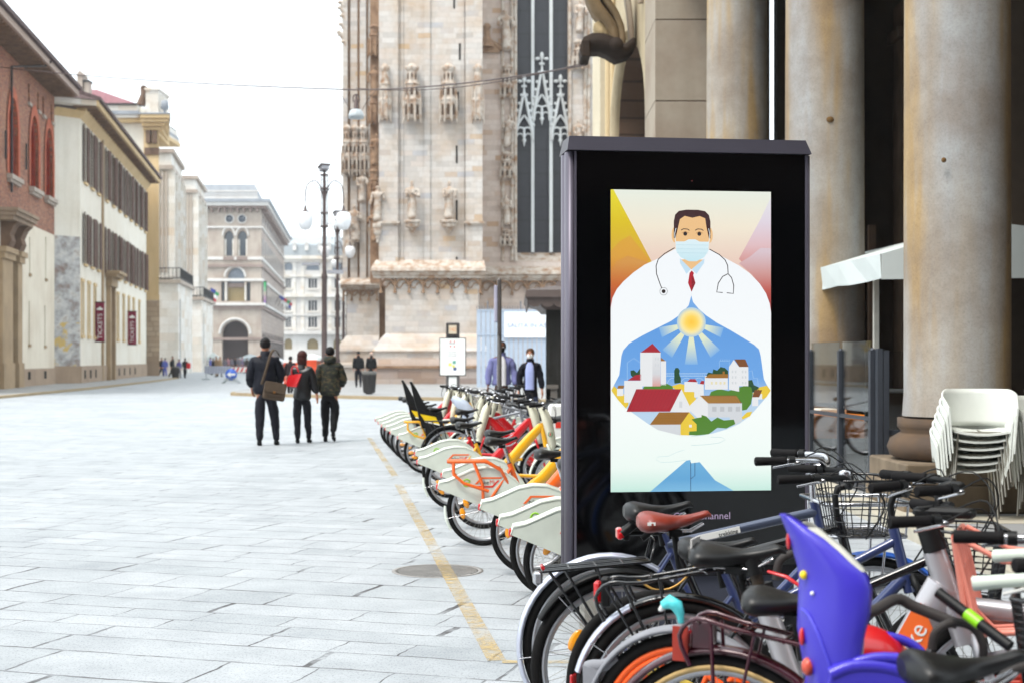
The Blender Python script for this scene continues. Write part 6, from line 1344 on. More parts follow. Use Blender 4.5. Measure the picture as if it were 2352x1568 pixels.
def share_bike(col,R=.295,logo=True,e=False,crest=False,orack=False,child=False,lowtail=False,detail=True,seed=0,name='shared_bicycle'):
    t=thing(name,'x','bicycle',(0,0,0),0,'shared city bicycles parked in a row')
    fx=1.06
    wheel(t,0,R,.021,seed=seed,refl=M_amber,detail=detail); wheel(t,fx,R,.021,seed=seed+3,refl=M_amber,detail=detail)
    share_skirt(t,R,1,logo,e,crest)
    fender(t,fx,R,20,170,M_cream,.03); 
    if lowtail: fender(t,0,R,175,212,M_cream,.03,name='rear_flap',n=8)
    taillight(t,-.35,.475)
    mb=MB(); mb.m(col)
    mb.tube([(.35,0,.31),(.54,0,.46),(.74,0,.69),(.87,0,.83)],[.034,.042,.040,.03],12,flat=(1.25,.75))
    mb.tube([(.36,0,.28),(.21,0,.66)],.021,10); mb.tube([(.28,0,.47),(.5,0,.46),(.68,0,.5)],.016,8)
    mb.tube([(.87,0,.86),(.92,0,.62)],.024,10)
    for s in (-1,1): mb.tube([(0,s*.065,R),(.22,s*.03,.62)],.012,8); mb.tube([(0,s*.065,R),(.36,s*.03,.28)],.013,8)
    mb.build('frame',None,t)
    fork(t,M_cream if seed%2 else col,R,fx,.87,.62)
    mb=MB(); mb.m(M_steel).tube([(.215,0,.65),(.165,0,.80)],.0135,10); mb.m(M_bk).tube([(.218,0,.64),(.208,0,.665)],.02,10); mb.build('seat_post',None,t)
    saddle(t,.15,.87,w=.085,L=.26)
    # cream head cowl with crest
    mb=MB(); mb.m(M_cream2); rr=[]
    for z,xf_,hw,dx in ((.58,.97,.03,.03),(.64,.985,.06,.04),(.76,.96,.075,.05),(.88,.93,.07,.055),(.97,.90,.055,.05),(1.03,.86,.035,.03)):
        rr.append([(xf_+dx*math.cos(R_(a)),hw*math.sin(R_(a)),z) for a in range(0,360,30)])
    mb.ring(rr,False,True,True); cw=mb.build('head_cowl',None,t)
    mb=MB(); 
    mb.m(mat('crest_green','4c8a5c',.5)); mb.tube([(.955+.0+.02*math.cos(R_(a)),-.082,.75+.024*math.sin(R_(a))) for a in range(120,421,30)],.004,5); mb.m(M_rdp).box(.945,.965,-.083,-.078,.745,.75); mb.box(.952,.958,-.083,-.078,.735,.765); mb.build('crest',None,cw)
    bars(t,.88,1.0,'city',M_bk,M_grip,w=.27,stemmt=M_bk,hx=.87,hz=.88,rise=.04,sweep=.12)
    crank(t,.37,.27,M_bk,False,R,ang=30+seed*40)
    if orack:
        mb=MB(); mb.m(col)
        for s in (-1,1):
            y=s*.075; mb.tube([(-.29,y,.68),(.02,y,.68),(.14,y*.9,.61),(.20,y*.5,.50)],.013,8); mb.tube([(-.24,y,.68),(-.24,y*1.15,.58),(-.16,y*1.3,.51),(.04,y*1.2,.445)],.013,8); mb.tube([(-.08,y,.68),(-.01,y*1.2,.5),(.0,y*.95,.30)],.013,8)
        for x in (-.26,-.08,.02): mb.tube([(x,-.075,.67),(x,.075,.67)],.0095,8)
        mb.build('luggage_rack',None,t)
    if child:
        seat=MB(); seat.m(M_bk); 
        prof_=[(-.06,.60),(-.10,.78),(-.15,.95),(-.2,1.16),(-.22,1.2),(-.19,1.21),(-.13,1.12),(-.04,.95),(.02,.84),(.12,.80),(.2,.82),(.22,.72),(.1,.62)]
        seat.prism(prof_,-.13,.13); seat.prism([(-.12,.86),(.02,.82),(.18,.76),(.22,.60),(.12,.40),(.0,.44),(-.02,.62),(-.09,.70)],-.15,-.125); seat.prism([(-.12,.86),(.02,.82),(.18,.76),(.22,.60),(.12,.40),(.0,.44),(-.02,.62),(-.09,.70)],.125,.15)
        cs=seat.build('child_seat',None,t)
        mb=MB(); mb.m(mat('yellow_card','e2bf1e',.5)).prism([(-.08,.79),(.12,.75),(.17,.655),(-.02,.70)],-.154,-.1505); mb.m(M_white).prism([(-.02,.70),(.17,.655),(.175,.64),(-.018,.685)],-.154,-.1505); mb.build('sticker',None,cs)
    return t
seq=[ # u left edge, Y, yaw, colour, options, label
 (1201,8.45,3,M_org,dict(logo=True,crest=True),'cream tailed shared bicycle right beside the edge of the advertising panel'),
 (1170,8.95,3,M_yelp,dict(e=True),'cream tailed shared bicycle with a green e, second from the advertising panel'),
 (1126,9.9,4,M_org,dict(),'cream tailed shared bicycle with lettered wheel cover, third from the advertising panel'),
 (1026,11.45,4,M_org,dict(orack=True,lowtail=True,e=True),'orange framed shared bicycle with orange pannier rack'),
 (1034,12.6,4,M_yelp,dict(),'yellow framed shared bicycle just behind the orange one'),
 (976,14.2,5,M_yelp,dict(lowtail=True),'yellow framed shared bicycle with low rear flap, left of the orange one'),
 (969,15.4,5,M_redp,dict(e=True),'red framed shared bicycle nearest to the grey city bicycle'),
 (927,18.6,5,M_yelp,dict(child=True,orack=True,e=True),'shared bicycle with black child seat and yellow card, nearer of the two'),
 (909,19.9,5,M_redp,dict(child=True),'shared bicycle with black child seat and yellow card, farther of the two'),
 (897,20.9,5,M_yelp,dict(),'cream shared bicycle tail just left of the two child seats'),
 (888,21.9,5,M_redp,dict(),'cream shared bicycle tail, third from the far left end of the row'),
 (880,22.9,5,M_yelp,dict(),'cream shared bicycle tail, second from the far left end of the row'),
 (873,23.9,5,M_redp,dict(),'shared bicycle at the far left end of the row')]
cols={}
for i,(u,Y,yaw,c,o,lab) in enumerate(seq):
    far=Y>16; key=(c.name,tuple(sorted(o.items())),far)
    if key in cols: t=copy_tree(cols[key])
    else: t=share_bike(c,detail=not far,seed=i,**o); cols[key]=t
    t['label']=lab; place(t,u,Y,yaw,.295,True)
# second row parked beyond, facing the other way (red bikes, grey bikes with silver baskets)
base=share_bike(M_redp,logo=False,detail=False,seed=2)
base['label']='red shared bicycle with cream cowl in the inner row, nearest'; base.location=(.62,15.9,0); base.rotation_euler=(0,0,R_(186))
for i,(x,y,yaw,lab) in enumerate(((.38,17.2,184,'red shared bicycle in the inner row, second from the near end'),(.20,18.6,187,'red shared bicycle in the inner row, behind the cream head cowls'),(-.05,19.8,183,'red shared bicycle in the inner row, third from the sign pole'),(-.2,21.2,185,'red shared bicycle in the inner row, second farthest'),(-.4,22.6,184,'red shared bicycle in the inner row, farthest'))):
    c=copy_tree(base); c.location=(x+.3,y,0); c.rotation_euler=(0,0,R_(yaw)); c['label']=lab
def city_bike(name,label,R,fmt,**k):
    """generic private bicycle"""
    t=thing(name,label,'bicycle'); fx=k.get('fx',1.07); det=k.get('detail',True)
    wheel(t,0,R,k.get('tw',.02),k.get('rim',M_rimS),k.get('tyre',M_tyre),k.get('mag'),k.get('seed',0),k.get('wall'),det,0,k.get('refl'),k.get('cassette',False))
    wheel(t,fx,R,k.get('tw',.02),k.get('rimf',k.get('rim',M_rimS)),k.get('tyre',M_tyre),k.get('mag'),k.get('seed',0)+5,k.get('wall'),det,0,k.get('refl'))
    hx=k.get('hx',.84); hz1=k.get('hz1',.88); hz0=k.get('hz0',.70); sz_=k.get('sz',.78)
    frame(t,fmt,R,k.get('kind','diamond'),sz=sz_,hx=hx,hz1=hz1,hz0=hz0,dt=k.get('dt',.019),tt=k.get('tt',.016),seat_r=k.get('seat_r',.016))
    fork(t,k.get('forkm',fmt),R,fx,hx,hz0)
    if k.get('fend'): fender(t,0,R,45,k.get('fe',195),k['fend'],k.get('fw',.026),tip=k.get('tip'))
    if k.get('fendf'): fender(t,fx,R,35,190,k['fendf'],k.get('fw',.026),name='front_mudguard')
    zz=k.get('saddle_z',.92); mb=MB(); mb.m(k.get('postm',M_bk)).tube([(.22,0,sz_-.05),(.22-.02,0,zz-.07)],.0135,10); mb.build('seat_post',None,t)
    s=saddle(t,.2,zz,k.get('sadm',M_saddle),w=k.get('sw',.075),springs=k.get('springs',False),L=.27)
    bars(t,hx+.03,k.get('bz',1.05),k.get('bstyle','city'),k.get('barm',M_bk),k.get('gripm',M_grip),k.get('bw',.28),k.get('stemm',M_bk),hx-.005,hz1,k.get('lever',M_steel),R_(k.get('byaw',0)),k.get('bell',False),rise=k.get('rise',.04),sweep=k.get('sweep',.09))
    crank(t,.43,.29,M_bk,True,R,k.get('guard'),ang=k.get('ang',200))
    return t
GREY=mat('silver_grey_paint','8d9096',.35,metal=.5,var=.05,coat=.3)
for i,(u,Y,lab,c) in enumerate(((968,17.0,'grey city bicycle with black rear mudguard and thin rack among the shared bicycles',GREY),)):
    t=city_bike('city_bicycle',lab,.345,c,fend=M_bk,detail=False,saddle_z=.90,barm=M_bk,bz=1.02); rack(t,-.3,.12,.76,M_iron,.345); place(t,u,Y,6,.345,True)
# silver basket bikes near the sign pole
sb0=city_bike('city_bicycle','grey city bicycle with silver wire basket in front of the sign pole',.33,GREY,detail=False,fend=M_bk,bz=1.02,saddle_z=.88); wire_basket(sb0,1.05,.78,M_steel,.3,.36,.22); sb0.location=(.65,19.6,0); sb0.rotation_euler=(0,0,R_(180)); sb0['group']='grey bicycles with silver baskets'
for i,(x,y,lab) in enumerate(((.75,20.6,'grey bicycle with silver basket, second from the near end'),(.85,21.8,'grey bicycle with silver basket, third from the near end'),(.95,22.9,'grey bicycle with silver basket, nearest to the masked couple'))):
    c=copy_tree(sb0); c.location=(x,y,0); c.rotation_euler=(0,0,R_(180+rnd.uniform(-5,5))); c['label']=lab
# white saddle cover
t=thing('saddle_cover','pale grey plastic saddle cover standing up among the red and yellow bicycles','saddle cover',P(1062,960,19.2)[:],0)
mb=MB(); mb.m(mat('pale_plastic','b9c4d6',.3,var=.1,scale=8,coat=.3)); mb.tube([(-.14,0,.28),(-.1,0,.25),(-.0,0,.18),(.07,0,.08),(.12,0,-.05),(.13,0,-.12)],[.03,.055,.085,.10,.09,.07],10,flat=(1,.8)); mb.build('shell',None,t)
# station totem with red strip
t=thing('docking_station','white bicycle docking totem with red strip beside the panel','docking station',(.72,16.6,0),R_(5))
mb=MB(); mb.m(M_white).box(-.3,.5,-.06,.06,.55,.98,bev=.03); mb.build('body',None,t); mb=MB(); mb.m(M_rdp).box(-.22,.42,-.064,-.061,.70,.78); mb.build('red_strip',None,t); mb=MB(); mb.m(M_white).box(0,.2,-.05,.05,0,.55); mb.build('foot',None,t)
# ------------------------------------------------------------------ foreground private bicycles
NAVY=mat('navy_paint','2e3a66',.3,var=.05,coat=.5); SLATE=mat('slate_paint','4c5468',.3,metal=.3,var=.05,coat=.4); SILV=mat('silver_mudguard','c2c6d6',.28,metal=.5,var=.06,coat=.4)
BLUEF=mat('blue_mudguard','1d56b0',.3,var=.05,coat=.4); BROWN=mat('brown_leather','7e2c1e',.38,var=.2,scale=12,spec=.6); MAR=mat('maroon_paint','3f0c1c',.25,metal=.2,var=.08,coat=.6)
CORAL=mat('coral_paint','e58a78',.35,var=.04,coat=.3); MOB=mat('satin_silver_paint','b4b2b6',.35,metal=.5,var=.05,coat=.2); ORW=mat('bright_orange_rim','ee5a10',.4,var=.03); GRF=mat('grey_plastic_mudguard','85868c',.55,var=.1,scale=10)
WGRIP=mat('pale_green_grip','c9d2c6',.6,var=.05); OLDB=mat('amber_old','e0a020',.4)
# A silver mudguard
A=city_bike('trekking_bicycle','trekking bicycle with long silver rear mudguard, slate top tube and blue front mudguard',.35,NAVY,fend=SILV,fe=205,fendf=BLUEF,kind='diamond',saddle_z=.92,sz=.80,hx=.84,hz1=.90,hz0=.71,bz=1.07,barm=M_steel,stemm=M_steel,sweep=.20,byaw=-20,rise=.03,tt=.017,bw=.27,seed=1,forkm=M_bkg)
place(A,1199,5.72,3,.35,True)
mb=MB(); mb.m(SLATE).tube([(.235,-.0,.752),(.842,0,.882)],.0195,12); tp=mb.build('top_tube',None,A)
d=Vector((.607,0,.130)).normalized(); an=-math.atan2(.13,.607)
mb=MB(); Mx=xf((.44,-.0205,.797),(0,an,0)); mb.M=Mx; mb.m(M_white).box(-.08,.09,-.0012,.0,-.013,.013); mb.M=Matrix.Identity(4); text(mb,'trekking',Mx@Matrix.Translation((.04,-.002,-.004)),.024,M_txt,th=.001); mb.build('decal',None,tp)
taillight(A,.06,.80,M_red,.045); mb=MB(); mb.m(M_bk).tube([(.08,0,.80),(.2,0,.80)],.01,6); mb.build('lamp_bracket',None,A)
mb=MB(); mb.m(M_bk); mb.tube([(.05,-.02,.80),(.10,-.02,.84)],.02,8); mb.tube([(.13,-.03,.78),(.19,-.03,.83)],.013,8); mb.m(M_red).tube([(.045,-.02,.795),(.05,-.02,.80)],.018,8); mb.build('lamp',None,A)
# B flat black rack, brown saddle
B=city_bike('city_bicycle','black city bicycle with flat black rack, brown leather saddle and wire front basket',.345,M_bkg,fend=M_bk,fe=150,kind='diamond',saddle_z=.92,sz=.76,sadm=BROWN,refl=M_amber,springs=False,bz=1.02,hx=.83,seed=0,sw=.085,bell=True,sweep=.20,byaw=-18,tw=.022)
place(B,1218,5.36,3,.345,True); rack(B,-.30,.1,.745,M_bkg,.345,drop=.035); wire_basket(B,.90,.84,M_bkg,.27,.34,.21)
mb=MB(); mb.m(M_steel).box(-.335,-.30,-.03,.03,.655,.705,bev=.008); mb.m(M_red).tube([(-.30,-.03,.72),(-.30,.03,.72)],.008,6); mb.build('rear_reflector',None,B)
mb=MB(); mb.m(mat('gold_cable','a8803c',.35,metal=.4)).tube(cr([(.25,-.04,.83),(.27,-.06,.74),(.2,-.07,.66),(.12,-.06,.64),(.05,-.03,.68)],5),.005,6); mb.build('lock_cable',None,B)
mb=MB(); mb.m(M_white).box(.082,.112,-.1085,-.1065,.885,.897); mb.build('saddle_label',None,B)
# C tubular rack
C=city_bike('city_bicycle','black bicycle with round tube rack, red tail lamp and white lettering on its down tube',.345,M_bkg,fend=M_bkg,fe=165,tip=(118,SILV),kind='sloping',saddle_z=.875,sz=.76,dt=.024,cassette=True,bz=1.09,hx=.86,sweep=.12,seed=2,rise=.0,tw=.023)
place(C,1329,4.80,-8,.345,True); rack(C,-.27,.16,.80,M_bkg,.345,drop=.06,style='tube')
mb=MB(); mb.m(M_bk).box(-.265,-.235,-.028,.028,.66,.76,bev=.006); mb.m(M_red).box(-.29,-.262,-.026,.026,.67,.75,bev=.01); mb.build('tail_light',None,C)
a0=Vector((.43,0,.29)); a1=Vector((.89,0,.73)); mid=a0+(a1-a0)*.66; an=-math.atan2(.44,.46)
mb=MB(); text(mb,"b'twin",xf((mid.x,-.0265,mid.z),(0,an,0)),.055,M_white,th=.002); mb.build('lettering',None,C)
wire_basket(C,.93,.68,M_bkg,.24,.34,.27,mesh=True)
# D thick silver frame, orange mag wheels
D=thing('shared_bicycle','silver shared bicycle with orange five spoke style wheels, grey mudguard and coral front carrier','bicycle')
R=.315; wheel(D,0,R,.022,ORW,mat('tyre_rubber','1b1a19'),mag=ORW,seed=0); wheel(D,1.02,R,.022,mat('red_orange_rim','d8402a',.4),mag=mat('red_orange_rim','d8402a'),seed=1)
fender(D,0,R,50,178,GRF,.036,gap=.018,stay=False); fender(D,1.02,R,40,175,GRF,.034,gap=.016,name='front_mudguard',stay=False)
mb=MB(); mb.m(GRF); mb.tube(cr([(-.22,0,.53),(-.27,0,.505),(-.31,0,.50),(-.335,0,.49)],3),[.022]*9+[.018],8,flat=(1,.8)); mb.prism([(-.34,.505),(-.28,.49),(-.31,.32),(-.335,.36)],-.02,.02); mb.build('tail_bracket',None,D); 
mb=MB(); mb.m(M_red).box(-.385,-.374,-.02,.02,.40,.47,bev=.004); mb.build('rear_reflector',None,D)
mb=MB(); mb.m(MOB)
mb.tube([(.42,0,.28),(.37,0,.42),(.245,0,.76)],[.04,.036,.034],14); mb.tube([(.43,0,.29),(.62,0,.50),(.79,0,.83)],[.05,.052,.046],14,flat=(1.15,.85)); mb.tube([(.76,0,.93),(.85,0,.66)],.034,12); mb.tube([(.70,0,.72),(.86,0,.79)],[.02,.02],8)
for s in (-1,1): mb.tube([(0,s*.065,R),(.40,s*.04,.28)],.016,8); mb.tube([(0,s*.065,R),(.3,s*.03,.55)],.012,8)
mb.tube([(.86,0,.77),(1.02,0,.76)],.03,10); mb.build('frame',None,D)
an=-math.atan2(.33,.17); mb=MB(); Mx=xf((.70,-.0455,.66),(0,an,0)); mb.M=Mx; mb.m(M_orp).prism([(-.10,-.045),(.06,-.045),(.12,.03),(.10,.045),(-.10,.045)],-.003,.002); mb.M=Matrix.Identity(4); text(mb,'bike',Mx@Matrix.Translation((.0,-.004,0))@Matrix.Rotation(0,4,'Y'),.075,M_white,th=.002); mb.build('badge',None,D)
fork(D,MOB,R,1.02,.82,.66,r=.016)
mb=MB(); mb.m(M_bk).tube([(.25,0,.745),(.235,0,.80)],.042,14); mb.m(mat('bronze_post','6b4a2c')).tube([(.235,0,.79),(.225,0,.83)],.02,12); mb.m(M_bk).tube([(.225,0,.83),(.21,0,.88)],.03,10); mb.m(M_redp).tube([(.27,-.03,.845),(.33,-.05,.835),(.37,-.05,.81)],[.008,.01,.009],8,flat=(.6,1)); mb.build('seat_post',None,D)
s=saddle(D,.16,.915,w=.09,L=.29,springs=True); mb=MB(); mb.m(mat('grey_tape','b8b5b2',.5)).box(.028,.034,-.05,.05,.905,.935); mb.build('patch',None,s)
bars(D,.80,1.03,'city',M_bk,M_grip,w=.27,rise=.01,sweep=.1,bell=False)
mb=MB(); mb.m(M_bk).tube([(.765,0,.93),(.74,0,1.0),(.73,0,1.06)],[.036,.032,.03],12); mb.m(M_bk).box(.70,.88,-.03,.03,1.03,1.06,bev=.01); mb.build('stem',None,D)
crank(D,.43,.28,M_bk,False,R)
mb=MB(); mb.m(CORAL); x0,x1,zb,zt,wy=.88,1.10,.72,.97,.15
def loop(pts,r=.0095): mb.tube(cr(pts+[pts[0]],3)[:-1],r,8,closed=True)
for s in (-1,1):
    y=s*wy; mb.tube([(x0-.05,y,zt+.02),(x0-.02,y,zb+.05),(x0+.03,y,zb),(x1,y,zb+.02),(x1+.06,y,zt),(x1+.06,y*.95,zt+.02)],.0095,8); mb.tube([(x0-.04,y,zt+.02),(x0+.08,y,zt-.04),(x1+.05,y,zt-.06)],.008,8)
for k in range(6): y=-wy+2*wy*k/5; mb.tube([(x0-.05,y,zt+.02),(x0-.0,y,zb+.05),(x0+.05,y,zb),(x1,y,zb+.02),(x1+.06,y,zt)],.0075,8)
for x,z in ((x0-.05,zt+.02),(x0-.035,zt-.07),(x0-.02,zb+.05),(x0+.03,zb),(x1-.1,zb+.01),(x1,zb+.02),(x1+.03,zt-.09),(x1+.06,zt)): mb.tube([(x,-wy,z),(x,wy,z)],.0095,8)
mb.build('front_carrier',None,D)
mb=MB(); mb.m(M_txt); text(mb,'SPIN',xf((.25,-.07,.46)),.05,M_white,th=.001); mb.m(M_bk).prism([(.12,.44),(.36,.38),(.40,.44),(.30,.50),(.14,.50)],-.068,-.05); mb.build('chain_guard',None,D)
place(D,1575,4.52,-22)
# dark mountain bicycle squeezed between its neighbours
J=city_bike('mountain_bicycle','dark blue mountain bicycle without mudguards, wedged behind the tube rack bicycle',.34,NAVY,kind='sloping',saddle_z=.86,sz=.74,bz=1.03,hx=.82,cassette=True,seed=9,forkm=M_bk,dt=.022,sweep=.06,byaw=-14,refl=M_amber,bw=.30,rim=mat('dark_rim','232325',.4,metal=.5))
place(J,1300,5.07,-4,.34,True)
mb=MB(); mb.m(M_bk); 
for q in (0,1,2): mb.tube(cr([(.80,-.1+.05*q,1.05),(.98,-.04+.03*q,1.0-.03*q),(.93,.0,.86),(.86,.02,.74)],5),.0028,5)
mb.build('gear_cables',None,J)
# E maroon
E=city_bike('dutch_bicycle','maroon bicycle with cream walled tyres, maroon rack, chrome bars and pale green grips',.345,MAR,fend=MAR,fe=178,fendf=MAR,wall=mat('cream_tyre_wall','c2a470',.6),kind='step',saddle_z=.875,sz=.74,barm=M_steel,gripm=WGRIP,bstyle='dutch',bz=.93,stemm=M_steel,sw=.08,lever=mat('white_lever','dcdcd8',.35),bell=True,rise=.05,hz1=.84,guard=MAR,seed=3,bw=.25,fw=.03)
place(E,1662,3.92,-24); rack(E,-.10,.30,.73,MAR,.345,w=.055,drop=-.05,style='tube')
mb=MB(); mb.M=Matrix.Translation((.075,0,.01)); mb.m(M_red).box(-.198,-.168,-.022,.022,.67,.735,bev=.005); mb.m(mat('faded_red','9c3a30',.5)).box(-.212,-.168,-.032,-.023,.655,.75); mb.m(MAR).box(-.16,-.10,-.028,.028,.69,.77,bev=.005); mb.build('tail_light',None,E)
mb=MB(); mb.m(mat('turquoise_plastic','4fc4c8',.4,var=.15,scale=14,bump=.5)); mb.M=Matrix.Translation((.03,-.03,-.035)); mb.tube([(-.195,0,.85),(-.175,.0,.862),(-.155,0,.852),(-.145,0,.83),(-.142,0,.805)],[.012,.020,.019,.013,.008],10); mb.m(M_white).tube([(-.205,0,.835),(-.195,0,.845)],[.005,.010],8); mb.build('plastic_wrap',None,E)
mb=MB(); mb.m(M_steel); mb.M=Matrix.Translation((-.08,-.12,.02)); mb.lathe([(.01,-.09),(.03,-.08),(.045,-.04),(.05,0),(.046,.008)],(.99,0,.86),20,axis='X'); mb.m(mat('lamp_lens','dfe3e6',.1)).lathe([(.046,.006),(.001,.012)],(.99,0,.86),20,axis='X'); mb.build('headlamp',None,E)
mb=MB(); mb.m(M_white).tube(cr([(.93,-.05,.9),(1.03,-.03,.86),(1.07,0,.74),(1.06,.02,.60)],5),.004,6); mb.build('white_cable',None,E)
# F silver/black mudguard carrying the violet child seat
Fb=city_bike('city_bicycle','grey bicycle carrying the violet child seat, silver and black rear mudguard',.34,GREY,fend=SILV,fe=170,tip=(95,M_bk),kind='step',saddle_z=.66,sz=.58,bz=1.02,seed=4,gripm=M_grip,barm=M_steel,bw=.26,sweep=.30,rise=.02)
Fb.location=(.60,3.46,0); Fb.rotation_euler=(0,0,R_(-3))
VIO=mat('violet_plastic','3a2fb4',.42,var=.05,scale=3,coat=.15); VIO2=mat('violet_plastic_light','4a45c8',.45,var=.05,scale=3)
cs=MB(); cs.m(VIO)
# back shell: rings over height; deep U section opening forward (+x)
SEATP=((.56,.14,.25,.11),(.64,.13,.235,.12),(.712,.118,.215,.13),(.788,.103,.21,.135),(.846,.094,.218,.138),(.908,.096,.233,.138),(.96,.098,.238,.135),(.995,.094,.228,.13),(1.023,.086,.195,.115),(1.05,.078,.168,.10),(1.075,.070,.137,.085),(1.10,.060,.100,.06),(1.122,.051,.066,.035))
def seatpt(z,a,off=0):
    for i in range(len(SEATP)-1):
        p,q=SEATP[i],SEATP[i+1]
        if p[0]<=z<=q[0]: t_=(z-p[0])/(q[0]-p[0]); xl,xr,hw=[p[k]+(q[k]-p[k])*t_ for k in (1,2,3)]; break
    a=R_(a); return (xl+(xr-xl)/1.17*(1-math.cos(a))-off*math.cos(a),-(hw+off)*math.sin(a),z)
rr=[]
for z,xl,xr,hw in SEATP:
    o=[seatpt(z,-100+200*k/14) for k in range(15)]
    q=[(p[0]+.012,p[1]*.9,p[2]) for p in o[::-1]]
    rr.append(o+q)
cs.ring(rr,False,True,True)
for s in (-1,1):
    y=s*.125
    pts=[(.15,.765),(.20,.785),(.27,.785),(.33,.765),(.385,.71),(.42,.63),(.44,.55),(.44,.45),(.34,.45),(.32,.53),(.28,.6),(.2,.63),(.12,.62)]
    cs.prism(pts,min(y,y+s*.022),max(y,y+s*.022)); 
    top=[(p[0],y+s*.011,p[1]) for p in pts[:8]]; cs.tube(cr(top,3),.017,8)
    cs.tube(cr([(.16,y,.775),(.25,y+s*.01,.805),(.35,y+s*.015,.80),(.41,y+s*.01,.775),(.43,y,.735),(.40,y,.69),(.36,y,.66)],4),.0125,8)
cs.prism([(.1,.58),(.12,.55),(.2,.57),(.36,.65),(.34,.68),(.2,.63),(.12,.66)],-.125,.125)
so_=cs.build('child_seat',None,Fb,'violet plastic child seat')
mb=MB(); mb.m(mat('pale_lining','c9c7bd',.7)); r2=[]
for z in (.76,.85,.95,1.0,1.05,1.09):
    o=[Vector(seatpt(z,-92+184*k/10)) for k in range(11)]; o=[Vector((p.x+.016,p.y*.92,p.z+.008)) for p in o]; r2.append(o+[Vector((p.x+.012,p.y*.93,p.z)) for p in o[::-1]])
mb.ring(r2,False,True,True); mb.build('lining',None,so_)
for nm,mt,(z,a),r in (('yellow_button',mat('yellow_button','e8c81a',.4),(.984,22),(.010,.012,.011)),('red_buckle',M_redp,(.835,18),(.007,.01,.022)),('reflector',mat('coral_reflector','c8503c',.3),(.765,22),(.016,.02,.022)),('red_strap',M_redp,(1.06,2),(.006,.008,.022)),('pale_button',M_white,(.945,35),(.005,.005,.005))):
    mb=MB(); mb.m(mt).ell(seatpt(z,a,.003),r,12); mb.build(nm,None,so_)
mb=MB(); mb.m(mat('white_sticker','cfd0c6',.5)); q=[seatpt(z,a,.003) for z,a in ((.70,14),(.66,40),(.625,52),(.61,40),(.63,18),(.67,10))]; mb.add(q,[tuple(range(6))]); mb.build('sticker',None,so_)
mb=MB(); mb.m(M_cream2).box(.06,.13,-.09,.09,.50,.60,bev=.01); mb.build('mounting_block',None,so_)
mb=MB(); mb.m(VIO2); mb.tube(cr([seatpt(z,a,.001) for z,a in ((.90,15),(.89,30),(.84,50),(.76,65),(.69,72))],4),.0035,6); mb.build('moulded_rib',None,so_)
# red helmet in the seat
t=thing('helmet','glossy red helmet lying behind the arm of the violet child seat','helmet',(.60+.28,3.6,.62)); mb=MB(); mb.m(M_redp).ell((0,0,.12),(.12,.10,.09),20); mb.m(M_bk).lathe([(.105,.09),(.11,.10),(.105,.11)],seg=20); mb.build('shell',None,t)
# G right corner bicycle
Gb=city_bike('city_bicycle','black bicycle in the lower right corner with worn black saddle and ribbed grips',.33,M_bkg,kind='step',saddle_z=.85,sz=.74,bz=1.05,fend=M_bk,fendf=M_bk,rim=M_rimS,seed=6,barm=M_steel,sw=.085,sweep=.2,bw=.26)
Gb.location=(.80,3.14,0); Gb.rotation_euler=(0,0,R_(0)); wire_basket(Gb,1.05,.66,M_bkg,.26,.34,.25,mesh=True)
mb=MB(); mb.m(M_white).box(.066,.070,-.06,.0,.825,.85); mb.build('reflective_patch',None,E)
wire_basket(E,.88,.66,M_bkg,.24,.34,.25,mesh=True)
# silver tray carrier on the front of the trekking bicycle
mb=MB(); mb.m(M_steel); 
for z,o in ((.80,0),(.93,.03)): mb.tube([(x,y,z) for x,y in ((.86-o,-.16-o),(1.16+o,-.16-o),(1.16+o,.16+o),(.86-o,.16+o))],.009,6,closed=True)
for i in range(7): y=-.15+.05*i; mb.tube([(.86,y,.80),(1.16,y,.80)],.004,5)
for x in (.86,1.01,1.16):
    for s in (-1,1): mb.tube([(x,s*.16,.80),(x,s*.19,.93)],.005,5)
for s in (-1,1): mb.tube([(1.1,s*.10,.80),(1.07,s*.06,.35)],.006,6)
mb.build('front_carrier',None,A)
# chunky locks
def lock(name,lab,pts,r,mt,band=None):
    t=thing(name,lab,'bicycle lock',pts[0]); p0=Vector(pts[0]); mb=MB(); q=[Vector(p)-p0 for p in pts]; mb.m(mt).tube(cr(q,6),r,12); mb.build('sleeve',None,t)
    if band: a,b=Vector(band[0])-p0,Vector(band[1])-p0; d=(b-a).normalized(); mb=MB(); mb.m(M_bk).tube([a-d*.09,b+d*.09],r*1.25,14); o=mb.build('lock_body',None,t); mb=MB(); mb.m(mat('lime_band','8fd81e',.35)).tube([a,b],r*1.38,16); mb.build('band',None,o)
    return t
SLV=mat('grey_black_sleeve','3b3736',.55,var=.15,scale=12)
lock('sleeved_lock','thick dark sleeved lock stretched between the violet seat and the lime banded lock',[P(1960,1415,3.72),P(2010,1400,3.75),P(2060,1375,3.8),P(2100,1392,3.8),P(2150,1412,3.78),P(2200,1432,3.76)],.015,SLV)
lock('ring_lock','dark curved lock with a lime green band hanging at lower right',[P(2140,1490,3.5),P(2150,1450,3.5),P(2190,1428,3.5),P(2235,1440,3.5),P(2258,1480,3.5),P(2255,1530,3.5)],.011,SLV,(P(2220,1408,3.45),P(2252,1432,3.42)))
lock('sleeved_lock','dark curved cable lock looping behind the black saddle with the red lever',[P(1782,1330,4.7),P(1790,1290,4.7),P(1815,1272,4.7),P(1850,1278,4.75),P(1870,1300,4.8)],.014,SLV)
lock('sleeved_lock','silver black sleeved lock in the bottom right corner of the picture',[P(2290,1600,3.2),P(2300,1560,3.2),P(2330,1535,3.2),P(2370,1530,3.2)],.012,SLV)
